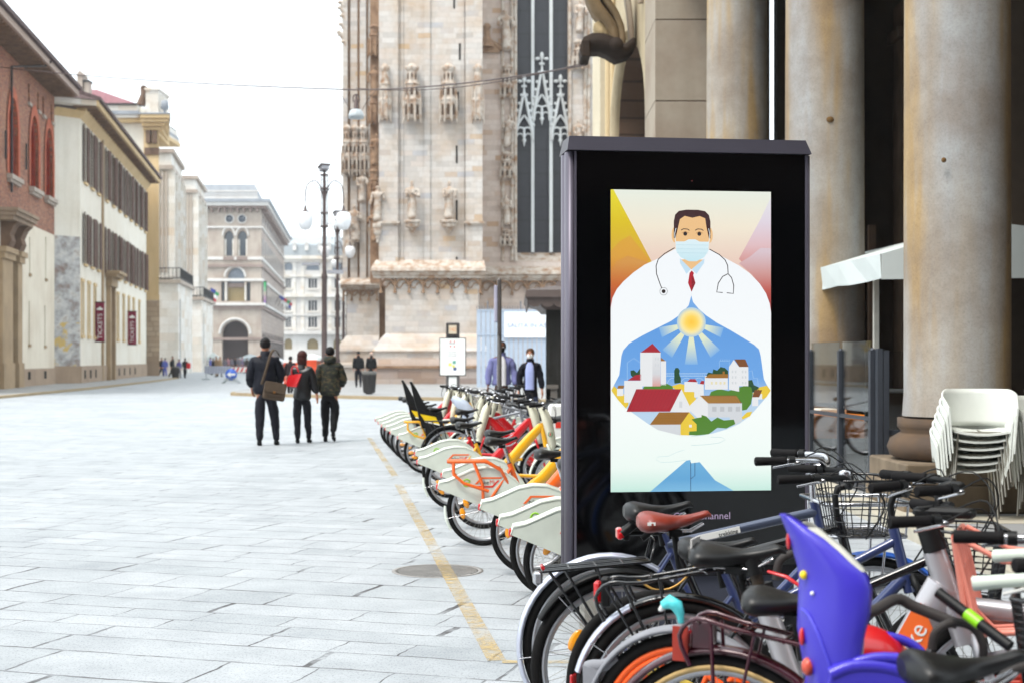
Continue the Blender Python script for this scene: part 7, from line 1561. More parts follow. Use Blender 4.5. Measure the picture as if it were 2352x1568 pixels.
# ================================================================== 12. PEOPLE
SKIN=mat('skin_tone','b57d63',.55,var=.05,scale=8); SKIND=mat('brown_skin_tone','5e3a2a',.5,var=.05,scale=8); HAIRB=mat('black_hair','100c0b',.6,var=.3,scale=30); HAIRR=mat('auburn_hair','3a1712',.55,var=.3,scale=20); HAIRL=mat('light_brown_hair','4a3220',.6,var=.3,scale=20)
def merge(o,mb):
    t=mb.build('tmp',None); bm=bmesh.new(); bm.from_mesh(o.data)
    off=len(o.data.materials); [o.data.materials.append(m) for m in t.data.materials]
    n0=len(bm.faces); bm.from_mesh(t.data); bm.faces.ensure_lookup_table()
    for f in bm.faces[n0:]: f.material_index+=off
    bm.to_mesh(o.data); bm.free(); bpy.data.objects.remove(t); return o
def lp(a,b,t): return tuple(a[i]+(b[i]-a[i])*t for i in range(3))
def hand(mb,w,d,side,H,mt,curl=.5):
    """palm with four fingers and a thumb; w wrist, d direction of the forearm"""
    w=Vector(w); d=Vector(d).normalized(); f=Vector((0,1,0)); f=(f-d*f.dot(d)).normalized(); q=d.cross(f)*side  # q: away from body
    mb.m(mt); mb.tube([w-d*.01*H,w+d*.015*H,w+d*.045*H,w+d*.055*H],[.014*H,.02*H,.022*H,.016*H],8,flat=(1.1,.6),up=tuple(f))
    for i,(o,l) in enumerate(((.017,.040),(.006,.046),(-.006,.043),(-.016,.034))):
        b=w+d*.052*H+f*o*H; c=b+d*l*.5*H-q*.004*H; e=c+d*l*.42*H-q*l*curl*.5*H; mb.tube([b,c,e],[.0058*H,.0054*H,.0042*H],6)
    b=w+d*.018*H+f*.018*H; mb.tube([b,b+d*.018*H+f*.012*H,b+d*.036*H+f*.012*H-q*.004*H],[.0068*H,.006*H,.0045*H],6)
def person(label,H,loc,rz,top,legs,shoes,skin_=SKIN,hair=HAIRB,hairstyle='short',arms=None,leg=None,coat=.50,bulk=1.0,name='person',face=False,mask=None,group=None,lean=0,inner=None,open_front=False,hood=None,fem=False,bandz=False,sub=2,headturn=0):
    t=thing(name,label,'person',loc,rz,group)
    leg=leg or dict(l=((.0,.05),(.0,.06,.045)),r=((.0,-.02),(.0,-.14,.085)))
    arms=arms or dict(l=((-.128,-.02,.64),(-.13,.02,.50)),r=((.128,-.03,.64),(.13,-.01,.50)))
    h=H; sw=.098 if not fem else .086; hp=.05
    def V(x,y,z,r): return (x*h,y*h,z*h,(r[0]*h,r[1]*h) if isinstance(r,tuple) else r*h)
    nk=(0,.005+lean,.855); 
    kl,al=leg['l']; kr,ar=leg['r']
    body=[[V(0,0,.525,(.075,.055)),V(0,lean*.4,.62,(.062,.046)),V(0,lean*.8,.74,(.075,.05)),V(0,lean,.805,(.062,.042)),V(0,.005+lean,.855,.029),V(0,.012+lean,.885,.036),V(0,.014+lean,.925,(.045,.052)),V(0,.01+lean,.965,(.043,.048)),V(0,.008+lean,.985,(.03,.034))]]
    for s,(kn,an) in ((-1,leg['l']),(1,leg['r'])):
        body.append([('j',0,0),V(s*hp,0,.47,.045),V(s*(hp+kn[0]),kn[1],.285,.031),V(s*(hp+.5*(kn[0]+an[0])),(kn[1]*.6+an[1]*.4),.205+an[2]*.3,.030),V(s*(hp+an[0]),an[1],an[2],.019)])
    for s,k in ((-1,'l'),(1,'r')):
        e,w=arms[k]; body.append([('j',0,3),V(s*sw,lean,.80,.030),V(e[0],e[1],e[2],.021),V(w[0],w[1],w[2],.0135)])
    b=skin(body,'body',skin_,t,sub)
    ex=MB()
    for s,k in ((-1,'l'),(1,'r')):
        e,w=arms[k]; e=Vector(e)*h; w=Vector(w)*h; hand(ex,w,w-e,s,h,skin_)
    hx,hy,hz=0,(.012+lean)*h,.93*h
    ex.m(skin_); 
    for s in (-1,1): ex.ell((s*.044*h,hy-.002*h,hz-.003*h),(.006*h,.010*h,.017*h),8,rings=6)
    ex.tube([(0,hy+.046*h,hz+.004*h),(0,hy+.058*h,hz-.014*h),(0,hy+.050*h,hz-.018*h)],[.005*h,.009*h,.006*h],6)
    if face:
        for s in (-1,1): ex.m(M_white).ell((s*.018*h,hy+.044*h,hz+.004*h),(.008*h,.005*h,.0045*h),8,rings=5); ex.m(HAIRB).ell((s*.018*h,hy+.0475*h,hz+.004*h),(.0035*h,.0025*h,.0035*h),6,rings=4); ex.tube([(s*.008*h,hy+.049*h,hz+.015*h),(s*.028*h,hy+.044*h,hz+.016*h)],.002*h,4)
        ex.m(mat('lip','8a4a42',.5)).ell((0,hy+.047*h,hz-.034*h),(.014*h,.005*h,.004*h),8,rings=4)
    merge(b,ex)
    for v in b.data.vertices: pass
    # legs
    tr=[[V(0,0,.535,(.083,.062)),V(0,0,.50,(.088,.064))]]
    lw=1.0 if not fem else .92
    for s,(kn,an) in ((-1,leg['l']),(1,leg['r'])):
        tr.append([('j',0,1),V(s*(hp+.002),0,.455,.066*lw),V(s*(hp+kn[0]),kn[1],.285,.049*lw),V(s*(hp+.5*(kn[0]+an[0])),(kn[1]*.55+an[1]*.45),.19+an[2]*.3,.045*lw),V(s*(hp+an[0]),an[1],an[2]+.03,.034*lw),V(s*(hp+an[0]),an[1]-.004,an[2]-.002,.030*lw)])
    skin(tr,'trousers',legs,t,sub,0,(.009*h,13))
    # shoes
    for s,(kn,an) in ((-1,leg['l']),(1,leg['r'])):
        mb=MB(); mb.m(shoes); x=s*(hp+an[0])*h; y=an[1]*h; z=an[2]*h; lift=max(0,an[2]-.046)*h
        tz=(.012*h); heel=Vector((x,y-.02*h,z-.028*h)); 
        toe=Vector((x+s*.008*h,y+.10*h,max(.016*h,z-.030*h-lift*1.0)))
        mb.tube([Vector((x,y,z+.012*h)),Vector((x,y,z-.005*h)),heel+Vector((0,.012*h,.004*h)),heel+Vector((0,.03*h,0)),heel.lerp(toe,.6),toe],[.022*h,.024*h,.026*h,.026*h,.024*h,.014*h],10,flat=(.9,.9)); mb.build('shoe',None,t)
    # top garment
    B=bulk
    tp=[[V(0,lean*.95,.828,(.05*B,.042*B)),V(0,lean,.80,(.094*B,.060*B)),V(0,lean*.8,.73,(.106*B,.074*B)),V(0,lean*.4,.62,((.098 if not fem else .078)*B,.070*B)),V(0,0,.545,((.102 if not fem else .10)*B,.076*B)),V(0,0,coat,((.104 if coat>.4 else .115)*B,.078*B))]]
    if coat<.42: tp=[[V(0,lean*.95,.828,(.045*B,.04*B)),V(0,lean,.80,(.078*B,.052*B)),V(0,lean*.8,.73,(.086*B,.06*B)),V(0,lean*.4,.62,(.076*B,.06*B)),V(0,0,.54,(.086*B,.066*B)),V(0,0,coat+.08,(.094*B,.072*B)),V(0,0,coat,(.10*B,.076*B))]]
    for s,k in ((-1,'l'),(1,'r')):
        e,w=arms[k]; w2=lp(e,w,.93); tp.append([('j',0,1),V(s*sw,lean,.795,.044*B),V(*lp((s*sw,lean,.795),e,.55),.042*B),V(e[0],e[1],e[2],.039*B),V(*lp(e,w,.5),.035*B),V(*w2,.029*B)])
    o=skin(tp,'jacket',top,t,sub,0,(.012*h,9 if not bandz else 14))
    if bandz:   # quilted horizontal channels
        for v in o.data.vertices: v.co+=v.normal*(.006*math.sin(v.co.z*2*math.pi/.075))
    # collar
    mb=MB(); mb.m(top); cy=(.004+lean)*h
    if not hood: mb.lathe([(.062*h,.80*h),(.054*h,.825*h),(.047*h,.845*h),(.044*h,.876*h),(.036*h,.878*h),(.034*h,.84*h)],(0,cy,0),14); mb.build('collar',None,t)
    else: 
        mb.m(hood[0]); mb.lathe([(.05*h,.825*h),(.066*h,.84*h),(.070*h,.868*h),(.058*h,.895*h),(.045*h,.90*h)],(0,cy-.02*h,0),14); mb.build('hood',None,t)
    # hair
    mb=MB(); mb.m(hair)
    if hairstyle=='short': mb.ell((0,hy-.010*h,hz+.016*h),(.050*h,.052*h,.052*h),16); mb.build('hair',None,t)
    elif hairstyle=='cap': mb.ell((0,hy-.004*h,hz+.014*h),(.051*h,.058*h,.056*h),16); mb.build('hair',None,t)
    elif hairstyle=='bob': mb.ell((0,hy-.012*h,hz+.008*h),(.056*h,.054*h,.060*h),16); mb.tube([(0,hy-.02*h,hz+.02*h),(0,hy-.025*h,hz-.03*h),(0,hy-.028*h,hz-.075*h),(0,hy-.02*h,hz-.10*h)],[.048*h,.056*h,.05*h,.03*h],12,flat=(1,.7),up=(1,0,0)); mb.build('hair',None,t)
    elif hairstyle=='tied': mb.ell((0,hy-.008*h,hz+.020*h),(.051*h,.052*h,.050*h),16); mb.ell((0,hy-.055*h,hz+.02*h),(.02*h,.02*h,.02*h),10); mb.build('hair',None,t)
    elif hairstyle=='bald': mb.ell((0,hy-.014*h,hz+.0*h),(.049*h,.046*h,.036*h),14); mb.build('hair',None,t)
    if mask:
        mb=MB(); mb.m(mask); mb.ell((0,hy+.028*h,hz-.024*h),(.036*h,.030*h,.030*h),14)
        for s in (-1,1): mb.tube([(s*.03*h,hy+.035*h,hz-.015*h),(s*.044*h,hy+.0*h,hz-.0*h)],.002*h,4)
        mb.build('face_mask',None,t)
    if inner:
        mb=MB(); mb.m(inner); yy=.070*B
        rr=[]
        for z,w_,d_ in ((.835,.020,.052),(.80,.040,.062),(.73,.050,.077),(.62,.050,.074),(.545,.05,.078),(coat if coat>.42 else .52,.05,.080)):
            rr.append([(w_*h*a,(lean+d_*B*math.cos(a*.45)+.006)*h,z*h) for a in (-1,-.5,0,.5,1)]+[(w_*h*a,(lean+d_*B*math.cos(a*.45)-.012)*h,z*h) for a in (1,.5,0,-.5,-1)])
        mb.ring(rr,False,True,True); mb.build('shirt',None,t)
    return t
NAVYJ=mat('navy_quilted_cloth','0d0f1a',.6,var=.15,scale=8); BLKJ=mat('black_cloth','0b0b0d',.7,var=.2,scale=9); BLKL=mat('black_leather_cloth','0d0d10',.4,var=.2,scale=9); DENIM=mat('dark_denim','12131c',.8,var=.2,scale=14); CHAR=mat('charcoal_cloth','1b1b22',.8,var=.2,scale=14)
g=NT('camouflage_cloth',.8); co=g.coord(sc=(1,1,1.8)); n1=g.noise(co,9,2,.5); n2=g.noise(g.coord(sc=(1.4,1,2.2)),13,2)
c=g.ramp(n1,[(.0,'15180f'),(.47,'2b2e1a'),(.56,'4a3c24')],True); c=g.mix(g.ramp(n2,[(.55,(0,0,0)),(.57,(1,1,1))]),c,lin('14160f')); CAMO=g.col(c)
SHOEB=mat('black_shoe','0e0e0f',.5,var=.1)
def gxy(u,Y): return ((u-CU)*Y/F,Y,0)
p1=person('tall man in navy quilted jacket and black beanie walking away with a satchel',1.87,gxy(609,24.7),R_(3),NAVYJ,CHAR,SHOEB,hairstyle='cap',bulk=1.2,coat=.455,bandz=True,
  leg=dict(l=((-.004,.0),(.0,-.02,.045)),r=((.03,.03),(.045,.07,.045))),arms=dict(l=((-.142,-.01,.64),(-.13,.05,.53)),r=((.142,.02,.65),(.11,.10,.57))))
p2=person('woman with auburn hair and black leather jacket walking between two men, red bag',1.66,gxy(694,25.4),R_(-2),BLKL,CHAR,SHOEB,hair=HAIRR,hairstyle='bob',bulk=1.12,coat=.435,fem=True,
  leg=dict(l=((.006,.01),(.0,.0,.045)),r=((.0,.03),(.01,.07,.045))),arms=dict(l=((-.12,.0,.66),(-.10,.08,.6)),r=((.125,-.0,.65),(.155,.0,.52))))
p3=person('young man in camouflage hooded jacket and black jeans walking away, one heel raised',1.73,gxy(758,25.8),R_(4),CAMO,BLKJ,SHOEB,hairstyle='short',bulk=1.16,coat=.47,bandz=True,hood=(CAMO,),
  leg=dict(l=((.0,.03),(.0,.04,.045)),r=((-.0,.0),(-.01,-.12,.10))),arms=dict(l=((-.128,-.02,.64),(-.135,-.01,.50)),r=((.14,.02,.65),(.11,.10,.58))))
for o,nm in ((p3,0),):
    mb=MB(); mb.m(M_white)
    h=1.73
    for x,y,z in ((-.05*h,.045*h+.03,.022),(.04*h,-.12*h+.03,.11)): mb.box(x-.04,x+.04,y-.05,y+.06,z-.008,z+.012)
    mb.build('shoe_soles',None,p3)
# bags
TAUP=mat('taupe_canvas','4d4034',.75,var=.15,scale=9,bump=.2); REDB=mat('bright_red_leather','d01a20',.35,var=.06,coat=.3)
x0,y0,_=gxy(627,24.35)
t=thing('satchel','taupe satchel with flap and buckle on the hip of the tall man','bag',(x0,y0,.80),R_(8)); mb=MB(); mb.m(TAUP)
mb.M=Matrix.Rotation(R_(10),4,'Y'); mb.box(-.19,.19,-.06,.06,.0,.30,bev=.025); b_=mb.build('body',None,t)
mb=MB(); mb.M=Matrix.Rotation(R_(10),4,'Y'); mb.m(TAUP).box(-.18,.185,-.075,-.0605,.13,.31,bev=.005); mb.m(mat('taupe_trim','3a2f26')).box(-.12,.14,-.085,-.0755,.05,.09,bev=.003); mb.build('flap',None,t); mb=MB(); mb.M=Matrix.Rotation(R_(10),4,'Y'); mb.m(mat('brass','9a6a3a',.3,.8)).box(-.02,.02,-.09,-.0755,.12,.155); mb.build('buckle',None,t)
mb=MB(); mb.m(TAUP); mb.tube(cr([(-.19,-.03,.27),(-.12,-.06,.5),(-.03,-.03,.80),(.04,.15,.855),(.1,.42,.75)],4),.022,6,flat=(.3,1.2),up=(0,1,0)); mb.build('strap',None,t)
x0,y0,_=gxy(670,25.15)
t=thing('tote_bag','bright red tote bag hanging from the shoulder of the woman in black','bag',(x0,y0,.93),R_(-6)); mb=MB(); mb.m(REDB); mb.M=Matrix.Rotation(R_(12),4,'Y')
mb.add([(-.14,-.05,0),(.10,-.05,.03),(.10,.05,.03),(-.14,.05,0),(-.11,-.02,.24),(.15,-.02,.33),(.15,.02,.33),(-.11,.02,.24)],[(3,2,1,0),(4,5,6,7),(0,1,5,4),(1,2,6,5),(2,3,7,6),(3,0,4,7)]); mb.build('body',None,t)
mb=MB(); mb.m(REDB); 
for yy in (-.02,.02): mb.tube(cr([(-.0,yy,.26),(.0,yy,.38),(.05,yy*2,.45),(.11,yy,.41),(.15,yy,.32)],4),.010,6)
mb.build('handle',None,t); t.scale=(.84,.84,.84); t.location.z=1.0
# couple with masks
LAV=mat('lavender_blue_cloth','6a6c96',.75,var=.1,scale=8); LBL=mat('light_blue_cloth','9aa4d0',.75,var=.06); JEAN=mat('blue_jeans','2c3658',.8,var=.15,scale=14); OFFW=mat('offwhite_cloth','cfcdd0',.8,var=.05); NVC=mat('navy_black_cloth','0c0c16',.75,var=.15)
leg0=dict(l=((.0,.04),(.0,.05,.045)),r=((.0,.0),(.0,-.08,.06)))
c1=person('man in lavender jacket, white shirt and black mask standing behind the sign pole',1.86,gxy(1152,28.6),R_(180),LAV,BLKJ,SHOEB,skin_=SKIND,hairstyle='short',face=True,mask=BLKJ,inner=OFFW,bulk=1.08,coat=.52,leg=leg0,arms=dict(l=((-.138,.0,.65),(-.15,.06,.51)),r=((.138,.0,.65),(.145,.06,.51))))
c2=person('woman in long navy coat and white mask walking towards the viewer',1.72,gxy(1218,28.4),R_(174),NVC,JEAN,SHOEB,hair=HAIRL,hairstyle='tied',face=True,mask=M_white,inner=LBL,bulk=1.1,coat=.30,fem=True,leg=leg0,arms=dict(l=((-.125,.0,.65),(-.14,.03,.51)),r=((.125,.0,.65),(.13,.03,.51))))
t=thing('shopping_bag','white plastic bag hanging between the masked man and woman','bag',(.24,28.1,.42)); mb=MB(); mb.m(M_white); mb.tube([(0,0,0),(0,0,.12),(.01,0,.28),(.0,0,.34)],[.09,.12,.08,.02],10,flat=(1.2,.5)); mb.build('bag',None,t); mb=MB(); mb.m(M_white); mb.tube([(-.03,0,.32),(-.02,0,.47),(.03,0,.32)],.006,5); mb.build('handle',None,t)
# background people
def bp(label,u,Y,H,rz,top,legs,hair=HAIRB,hs='short',coat=.48,**k): return person(label,H,(gxy(u,Y)[0],Y,k.pop('z',.0)),R_(rz),top,legs,SHOEB,hair=hair,hairstyle=hs,coat=coat,sub=1,**k)
bp('man in black coat walking away beside the cathedral plinth, left of the bin',823,70,1.78,10,BLKJ,DENIM,z=.12,bulk=1.15)
bp('fair haired man in black coat behind the litter bin',853,72,1.76,-5,BLKJ,BLKJ,hair=mat('grey_hair','b8a79c',.6),hs='bald',z=.12,bulk=1.15)
bp('man in brown jacket and jeans walking on the pavement below the right banner',300,117,1.76,20,mat('brown_cloth','2d2620',.8),JEAN,z=.1,bulk=1.2)
bp('person in dark hood seen between the tall man and the woman',667,58,1.62,0,mat('dark_brown_cloth','1f1517',.8),BLKJ,hs='cap',bulk=1.25,z=.0)
PUR=mat('violet_cloth','4a4480',.8); BLU=mat('sky_blue_cloth','5560a8',.8); BEI=mat('beige_cloth','8d7458',.8); GRY=mat('grey_cloth','6d6870',.8)
far=[('person in black at the corner of the ochre building',371,122,1.65,BLKJ,BLKJ),('person in blue clothes just right of the ochre corner pier',379,118,1.6,BLU,BLU),('woman in long black coat, tallest of the far group',396,112,1.75,BLKJ,BLKJ),
 ('stooping person in violet beside the far litter bin',411,114,1.5,PUR,GRY),('person in black with a red bag, right end of the far left group',425,112,1.6,BLKJ,DENIM),('person in violet blue before the second pale block',483,140,1.7,BLU,PUR),('dark figure left of the beige pair',490,135,1.6,DENIM,DENIM),
 ('person in beige, left of the beige pair',497,120,1.75,BEI,BEI),('person in beige, right of the beige pair',505,121,1.7,BEI,GRY),('person in grey violet crossing before the archway, leftmost',517,150,1.7,GRY,PUR),('pink shirted person before the archway',524,155,1.7,mat('pink_cloth','b08088',.8),DENIM),('white capped person before the archway',532,150,1.7,GRY,BLKJ),('dark clothed person before the archway',541,155,1.75,DENIM,BLKJ),('tall pair member in mauve before the archway, left',549,148,1.8,GRY,GRY),('tall pair member in mauve before the archway, right',556,149,1.8,mat('mauve_cloth','7a6d88',.8),PUR),('person in brown right of the archway',567,150,1.65,mat('brown_cloth','2d2620'),DENIM)]
for i,(lab,u,Y,H,a,b) in enumerate(far): bp(lab,u,Y,H,rnd.uniform(0,360),a,b,coat=.30 if 'coat' in lab else .48,group='pedestrians far down the street')
x,y,_=gxy(427.5,111.5); t=thing('handbag','red bag beside the person in black at the far left group','bag',(x+.2,y,.75)); mb=MB(); mb.m(REDB).box(-.15,.15,-.1,.1,0,.45,bev=.04); mb.build('body',None,t)
# ================================================================== 13. STREET FURNITURE
g=NT('opal_glass',.3); g.b.inputs['Base Color'].default_value=(.72,.73,.75,1); g.b.inputs['Transmission Weight'].default_value=0; OPAL=g.m
BRZ=mat('bronze_brown_metal','4a3b38',.5,metal=.3,var=.15)
def globe(t,x,y,z,r=.27,cap=True):
    mb=MB(); mb.m(OPAL).lathe([(.02,-r*1.5),(r*.55,-r*1.38),(r*.85,-r*.9),(r,-r*.25),(r*.98,r*.25),(r*.75,r*.7),(r*.45,r*.88)],(x,y,z),20); gl=mb.build('lamp_globe',None,t)
    mb=MB(); mb.m(BRZ).lathe([(r*.62,r*.76),(r*.5,r*.93),(r*.22,r*1.05),(r*.15,r*1.4),(r*.08,r*1.7)],(x,y,z),14); mb.build('lamp_cap',None,gl)
def lamp(name,label,u,Y,vtop,arms,z0=.12,top=True,scale=1.,group='bronze street lamps beside the cathedral'):
    x=(u-CU)*Y/F; Ht=1.5+(CV-vtop)*Y/F; t=thing(name,label,'street lamp',(x,Y,z0),0,group)
    mb=MB(); mb.m(BRZ).lathe([(.22,0),(.22,.3),(.16,.4),(.15,1.2),(.17,1.3),(.12,1.4),(.11,Ht*.5),(.14,Ht*.51),(.09,Ht*.53),(.07,Ht-z0-.4),(.05,Ht-z0)],(0,0,0),14); mb.build('post',None,t)
    mb=MB(); mb.m(BRZ)
    for zz in (.10,.16,.27,.33): z=Ht*(1-zz)+.6; mb.box(-.16,.16,-.16,.16,z,z+.06)
    for s in (-1,1): mb.tube([(s*.13,0,Ht*.67+.6),(s*.13,0,Ht*.9+.6)],.02,5)
    mb.build('collar_ornament',None,t)
    for s in arms:
        r=.62*scale; zc=Ht-z0-1.15
        mb=MB(); mb.m(BRZ); mb.tube(cr([(s*.05,0,zc-.1),(s*.12,0,zc+.35),(s*r*.6,0,zc+.72),(s*r*1.15,0,zc+.55),(s*r*1.3,0,zc+.05),(s*r*1.3,0,zc-.25)],4),.028,6); mb.tube(cr([(s*.1,0,zc+.2),(s*r*.5,0,zc+.5),(s*r*.8,0,zc+.66)],3),.018,5); mb.build('curved_arm',None,t)
        globe(t,s*r*1.3,0,zc-.25-.62,.33*scale)
    if top: mb=MB(); mb.m(mat('camera_grey','8c8b90',.4)); mb.M=xf((0,-.05,Ht-z0),(R_(-15),0,R_(25))); mb.box(-.16,.16,-.2,.2,.0,.16); mb.m(BRZ).box(-.22,.22,-.26,.22,.165,.21); mb.build('security_camera',None,t)
    return t
l1=lamp('street_lamp','tallest bronze street lamp, two opal globes and a camera on top',745,60,392,(-1,1))
mb=MB(); mb.m(mat('camera_grey','8c8b90'))
z=1.5+(CV-610)*60/F-.12; mb.box(-.95,-.2,-.12,.12,z,z+.12); mb.build('floodlight',None,l1); mb=MB(); mb.m(MATS['camera_grey']).box(.12,.8,-.12,.12,z-.35,z-.2); mb.build('floodlight',None,l1)
l2=lamp('street_lamp','second bronze street lamp, its opal globe in front of the cathedral buttress',775,82,495,(1,-1),scale=.9)
l3=lamp('street_lamp','third bronze street lamp of the row, close to the cathedral corner',789,104,540,(-1,),top=False,scale=.8)
l4=lamp('street_lamp','farthest bronze street lamp of the row, slim against the white palace',797,128,600,(-1,),top=False,scale=.8)
# span wire and hanging lamp
a=P(-40,150,63); m_=P(818,207,40); b=P(1345,150,29.2); m_.x=(818-CU)*40/F
def sag(p,q,n,d): return [p.lerp(q,i/n)-Vector((0,0,d*4*(i/n)*(1-i/n))) for i in range(n+1)]
t=thing('span_wire','thin dark wire spanning the street above everything','wire',tuple(m_)); mb=MB(); mb.m(BRZ)
mb.tube([p-m_ for p in sag(a,m_,14,.15)],.022,5); mb.tube([p-m_ for p in sag(m_,b,14,.12)],.018,5); mb.tube([p-m_+Vector((0,0,.05)) for p in sag(m_,b,14,.25)],.012,5); mb.build('cable',None,t)
t=thing('hanging_lamp','bell shaped grey lamp hanging from the span wire in front of the cathedral','lamp',tuple(m_)); mb=MB(); mb.m(BRZ)
for s in (-1,1): mb.tube(cr([(0,0,-.12),(s*.07,0,-.17),(s*.09,0,-.28),(s*.07,0,-.34)],3),.018,5)
for s in (-1,1): mb.tube(cr([(s*.55,0,-.02),(s*.35,0,-.25),(s*.14,0,-.62)],3),.008,4)
mb.lathe([(.02,-.12),(.03,-.26),(.06,-.28),(.065,-.54),(.08,-.56)],seg=12); mb.build('suspension',None,t)
mb=MB(); mb.m(mat('grey_shade','a7adb0',.4)).lathe([(.07,-.54),(.15,-.57),(.19,-.62),(.215,-.71),(.22,-.80),(.20,-.79),(.13,-.66),(.05,-.60)],seg=24); mb.build('lamp_shade',None,t)
# sign pole
t=thing('sign_pole','tall grey bus stop pole seen edge on in front of the masked man','sign pole',gxy(1147,27.2)); mb=MB(); mb.m(mat('pole_grey','5c5856',.5,metal=.3)); mb.lathe([(.05,0),(.045,1.2),(.04,3.02),(.01,3.04)],seg=12); mb.build('pole',None,t)
mb=MB(); mb.m(mat('panel_edge','4c4644',.5)).box(-.03,.03,-.2,.0,1.95,3.0,bev=.01); mb.m(mat('pale_panel','a9a6b8',.5)).box(-.10,-.035,-.05,.15,2.2,2.9,bev=.01); mb.build('sign_panel',None,t)
# information totem
x=(1040-CU)*44./F; t=thing('information_totem','grey information totem with white poster and small lit box on top','totem',(x,44,.0)); mb=MB(); mb.m(mat('totem_grey','5a5655',.6)); mb.box(-.21,.21,-.05,.05,.0,2.62,bev=.02); mb.build('post',None,t)
mb=MB(); mb.m(M_bk).box(-.41,.41,-.10,-.051,.985,2.15); mb.m(M_white).box(-.385,.385,-.106,-.1005,1.01,2.125)
pm=MB(); pm.m(mat('poster_red','c0504a',.6)); 
for i in range(2):
    for j in range(2): pm.box(-.09+.12*i,-.04+.12*i,-.1075,-.1062,1.86+.15*j,1.91+.15*j)
pm.m(mat('poster_grey','8e8c90',.6))
for z,w in ((1.97,.24),(1.96,.20),(1.70,.28),(1.64,.33),(1.58,.3)): pm.box(-w/2-.02,w/2-.02,-.1074,-.1062,z,z+.018)
for c_,xx,zz,r in (('e0d86a',-.08,1.33,.05),('5f9c8c',.05,1.40,.05),('d8d25a',.03,1.28,.04),('3d4a78',.07,1.20,.05)): pm.m(mat('poster_'+c_,c_,.6)).box(xx-r,xx+r,-.1076,-.1062,zz-r,zz+r)
ps=mb.build('poster_board',None,t); pm.build('poster_print',None,ps)
mb=MB(); mb.m(mat('box_dark','3a3634',.5)).box(-.2,.2,-.12,.06,2.2,2.6,bev=.02); mb.m(emat('display_pale','f2e4c8',.9)).box(-.12,.12,-.126,-.1205,2.27,2.53); text(mb,'142',xf((0,-.1275,2.40)),.15,emat('display_orange','f08a28',1.0),th=.001); mb.build('lit_box',None,t)
mb=MB(); mb.m(M_white).box(-.12,.12,-.056,-.051,.55,.95); mb.build('notice',None,t)
# litter bin
def bin_(label,u,Y,h,w,z0,m=M_iron):
    t=thing('litter_bin',label,'litter bin',(gxy(u,Y)[0],Y,z0),0,'litter bins'); mb=MB(); mb.m(m); mb.lathe([(w*.38,.05),(w*.40,.1),(w*.47,h*.85)],seg=16,smooth=False); mb.m(mat('bin_rim','5c5a57',.5)).lathe([(w*.5,h*.85),(w*.52,h*.87),(w*.52,h*.97),(w*.45,h),(w*.35,h*.96)],seg=20); mb.build('body',None,t)
    mb=MB(); mb.m(m)
    for k in range(16): a=2*math.pi*k/16; mb.tube([(w*.39*math.cos(a),w*.39*math.sin(a),.08),(w*.485*math.cos(a),w*.485*math.sin(a),h*.86)],.018,4)
    mb.build('slats',None,t); mb=MB(); mb.m(m).lathe([(w*.25,0),(w*.25,.05)],seg=14); mb.build('foot',None,t)
bin_('dark slatted litter bin on the island near the cathedral',848,56,.90,.56,.12)
bin_('small dark bin among the far people on the left pavement',403,108,.95,.62,0)
# newsstand
Yn=29.; X0=(1215-CU)*Yn/F; t=thing('newsstand','dark metal newsstand with scalloped flared roof beside the advertising panel','newsstand',(X0,Yn,0)); k=Yn/F
DK=mat('dark_grey_green_metal','2f2e2c',.5,var=.15); DKL=mat('newsstand_roof_metal','5d5350',.5,var=.1)
zr=lambda v:1.5+(CV-v)*k
ux=lambda u:(u-1215)*k
mb=MB(); mb.m(DKL)
D_=3.2; W_=2.6
ring0=[(ux(1253),0.0),(ux(1253)+W_,0.0),(ux(1253)+W_,D_),(ux(1253),D_)]
def rect4(o,z): x0,x1=ux(1253)-o,ux(1253)+W_+o; return [(x0,-o,z),(x1,-o,z),(x1,D_+o,z),(x0,D_+o,z)]
rs=[rect4(.02,zr(712)),rect4(.12,zr(700)),rect4(.38,zr(690)),rect4(.42,zr(684)),rect4(.40,zr(668)),rect4(-.2,zr(655)),rect4(-.25,zr(645))]
mb.ring(rs,False,True,False); mb.build('roof',None,t)
mb=MB(); mb.m(DKL)
for side in range(2):
    n=13 if side==0 else 15; L_=W_+.7 if side==0 else D_+.7
    for i in range(n):
        p=L_/n; c0=i*p
        pts=[(c0,zr(684)),(c0+p,zr(684)),(c0+p,zr(697))]+[(c0+p/2+p/2*math.cos(R_(a)),zr(697)-p*.35*math.sin(R_(a))) for a in range(20,180,32)]+[(c0,zr(697))]
        if side==0: mb.prism(pts,-.37,-.35,Matrix.Translation((ux(1253)-.35,0,0)))
        else: mb.prism(pts,-.01,.01,Matrix.Translation((ux(1253)-.36,-.35,0))@Matrix.Rotation(R_(90),4,'Z'))
mb.build('scalloped_valance',None,t)
mb=MB(); mb.m(DK)
for u,y in ((1254,0),(1280,0),(1262,.02),(1272,.02)): mb.box(ux(u),ux(u)+.09,y,y+.1,.55,zr(712))
mb.box(ux(1281),ux(1253)+W_,.02,D_,.0,zr(712)); mb.build('frame',None,t)
mb=MB(); mb.m(mat('pale_glass_panel','a8aaa4',.2)).box(ux(1264),ux(1280),.06,.08,.95,zr(716)); mb.build('glazing',None,t)
mb=MB(); mb.m(mat('newsstand_base','75706b',.6)).box(ux(1256),ux(1281),.0,.4,0,1.0-.1); mb.box(ux(1255),ux(1282),-.03,.43,.9,.98); mb.build('base_panel',None,t)
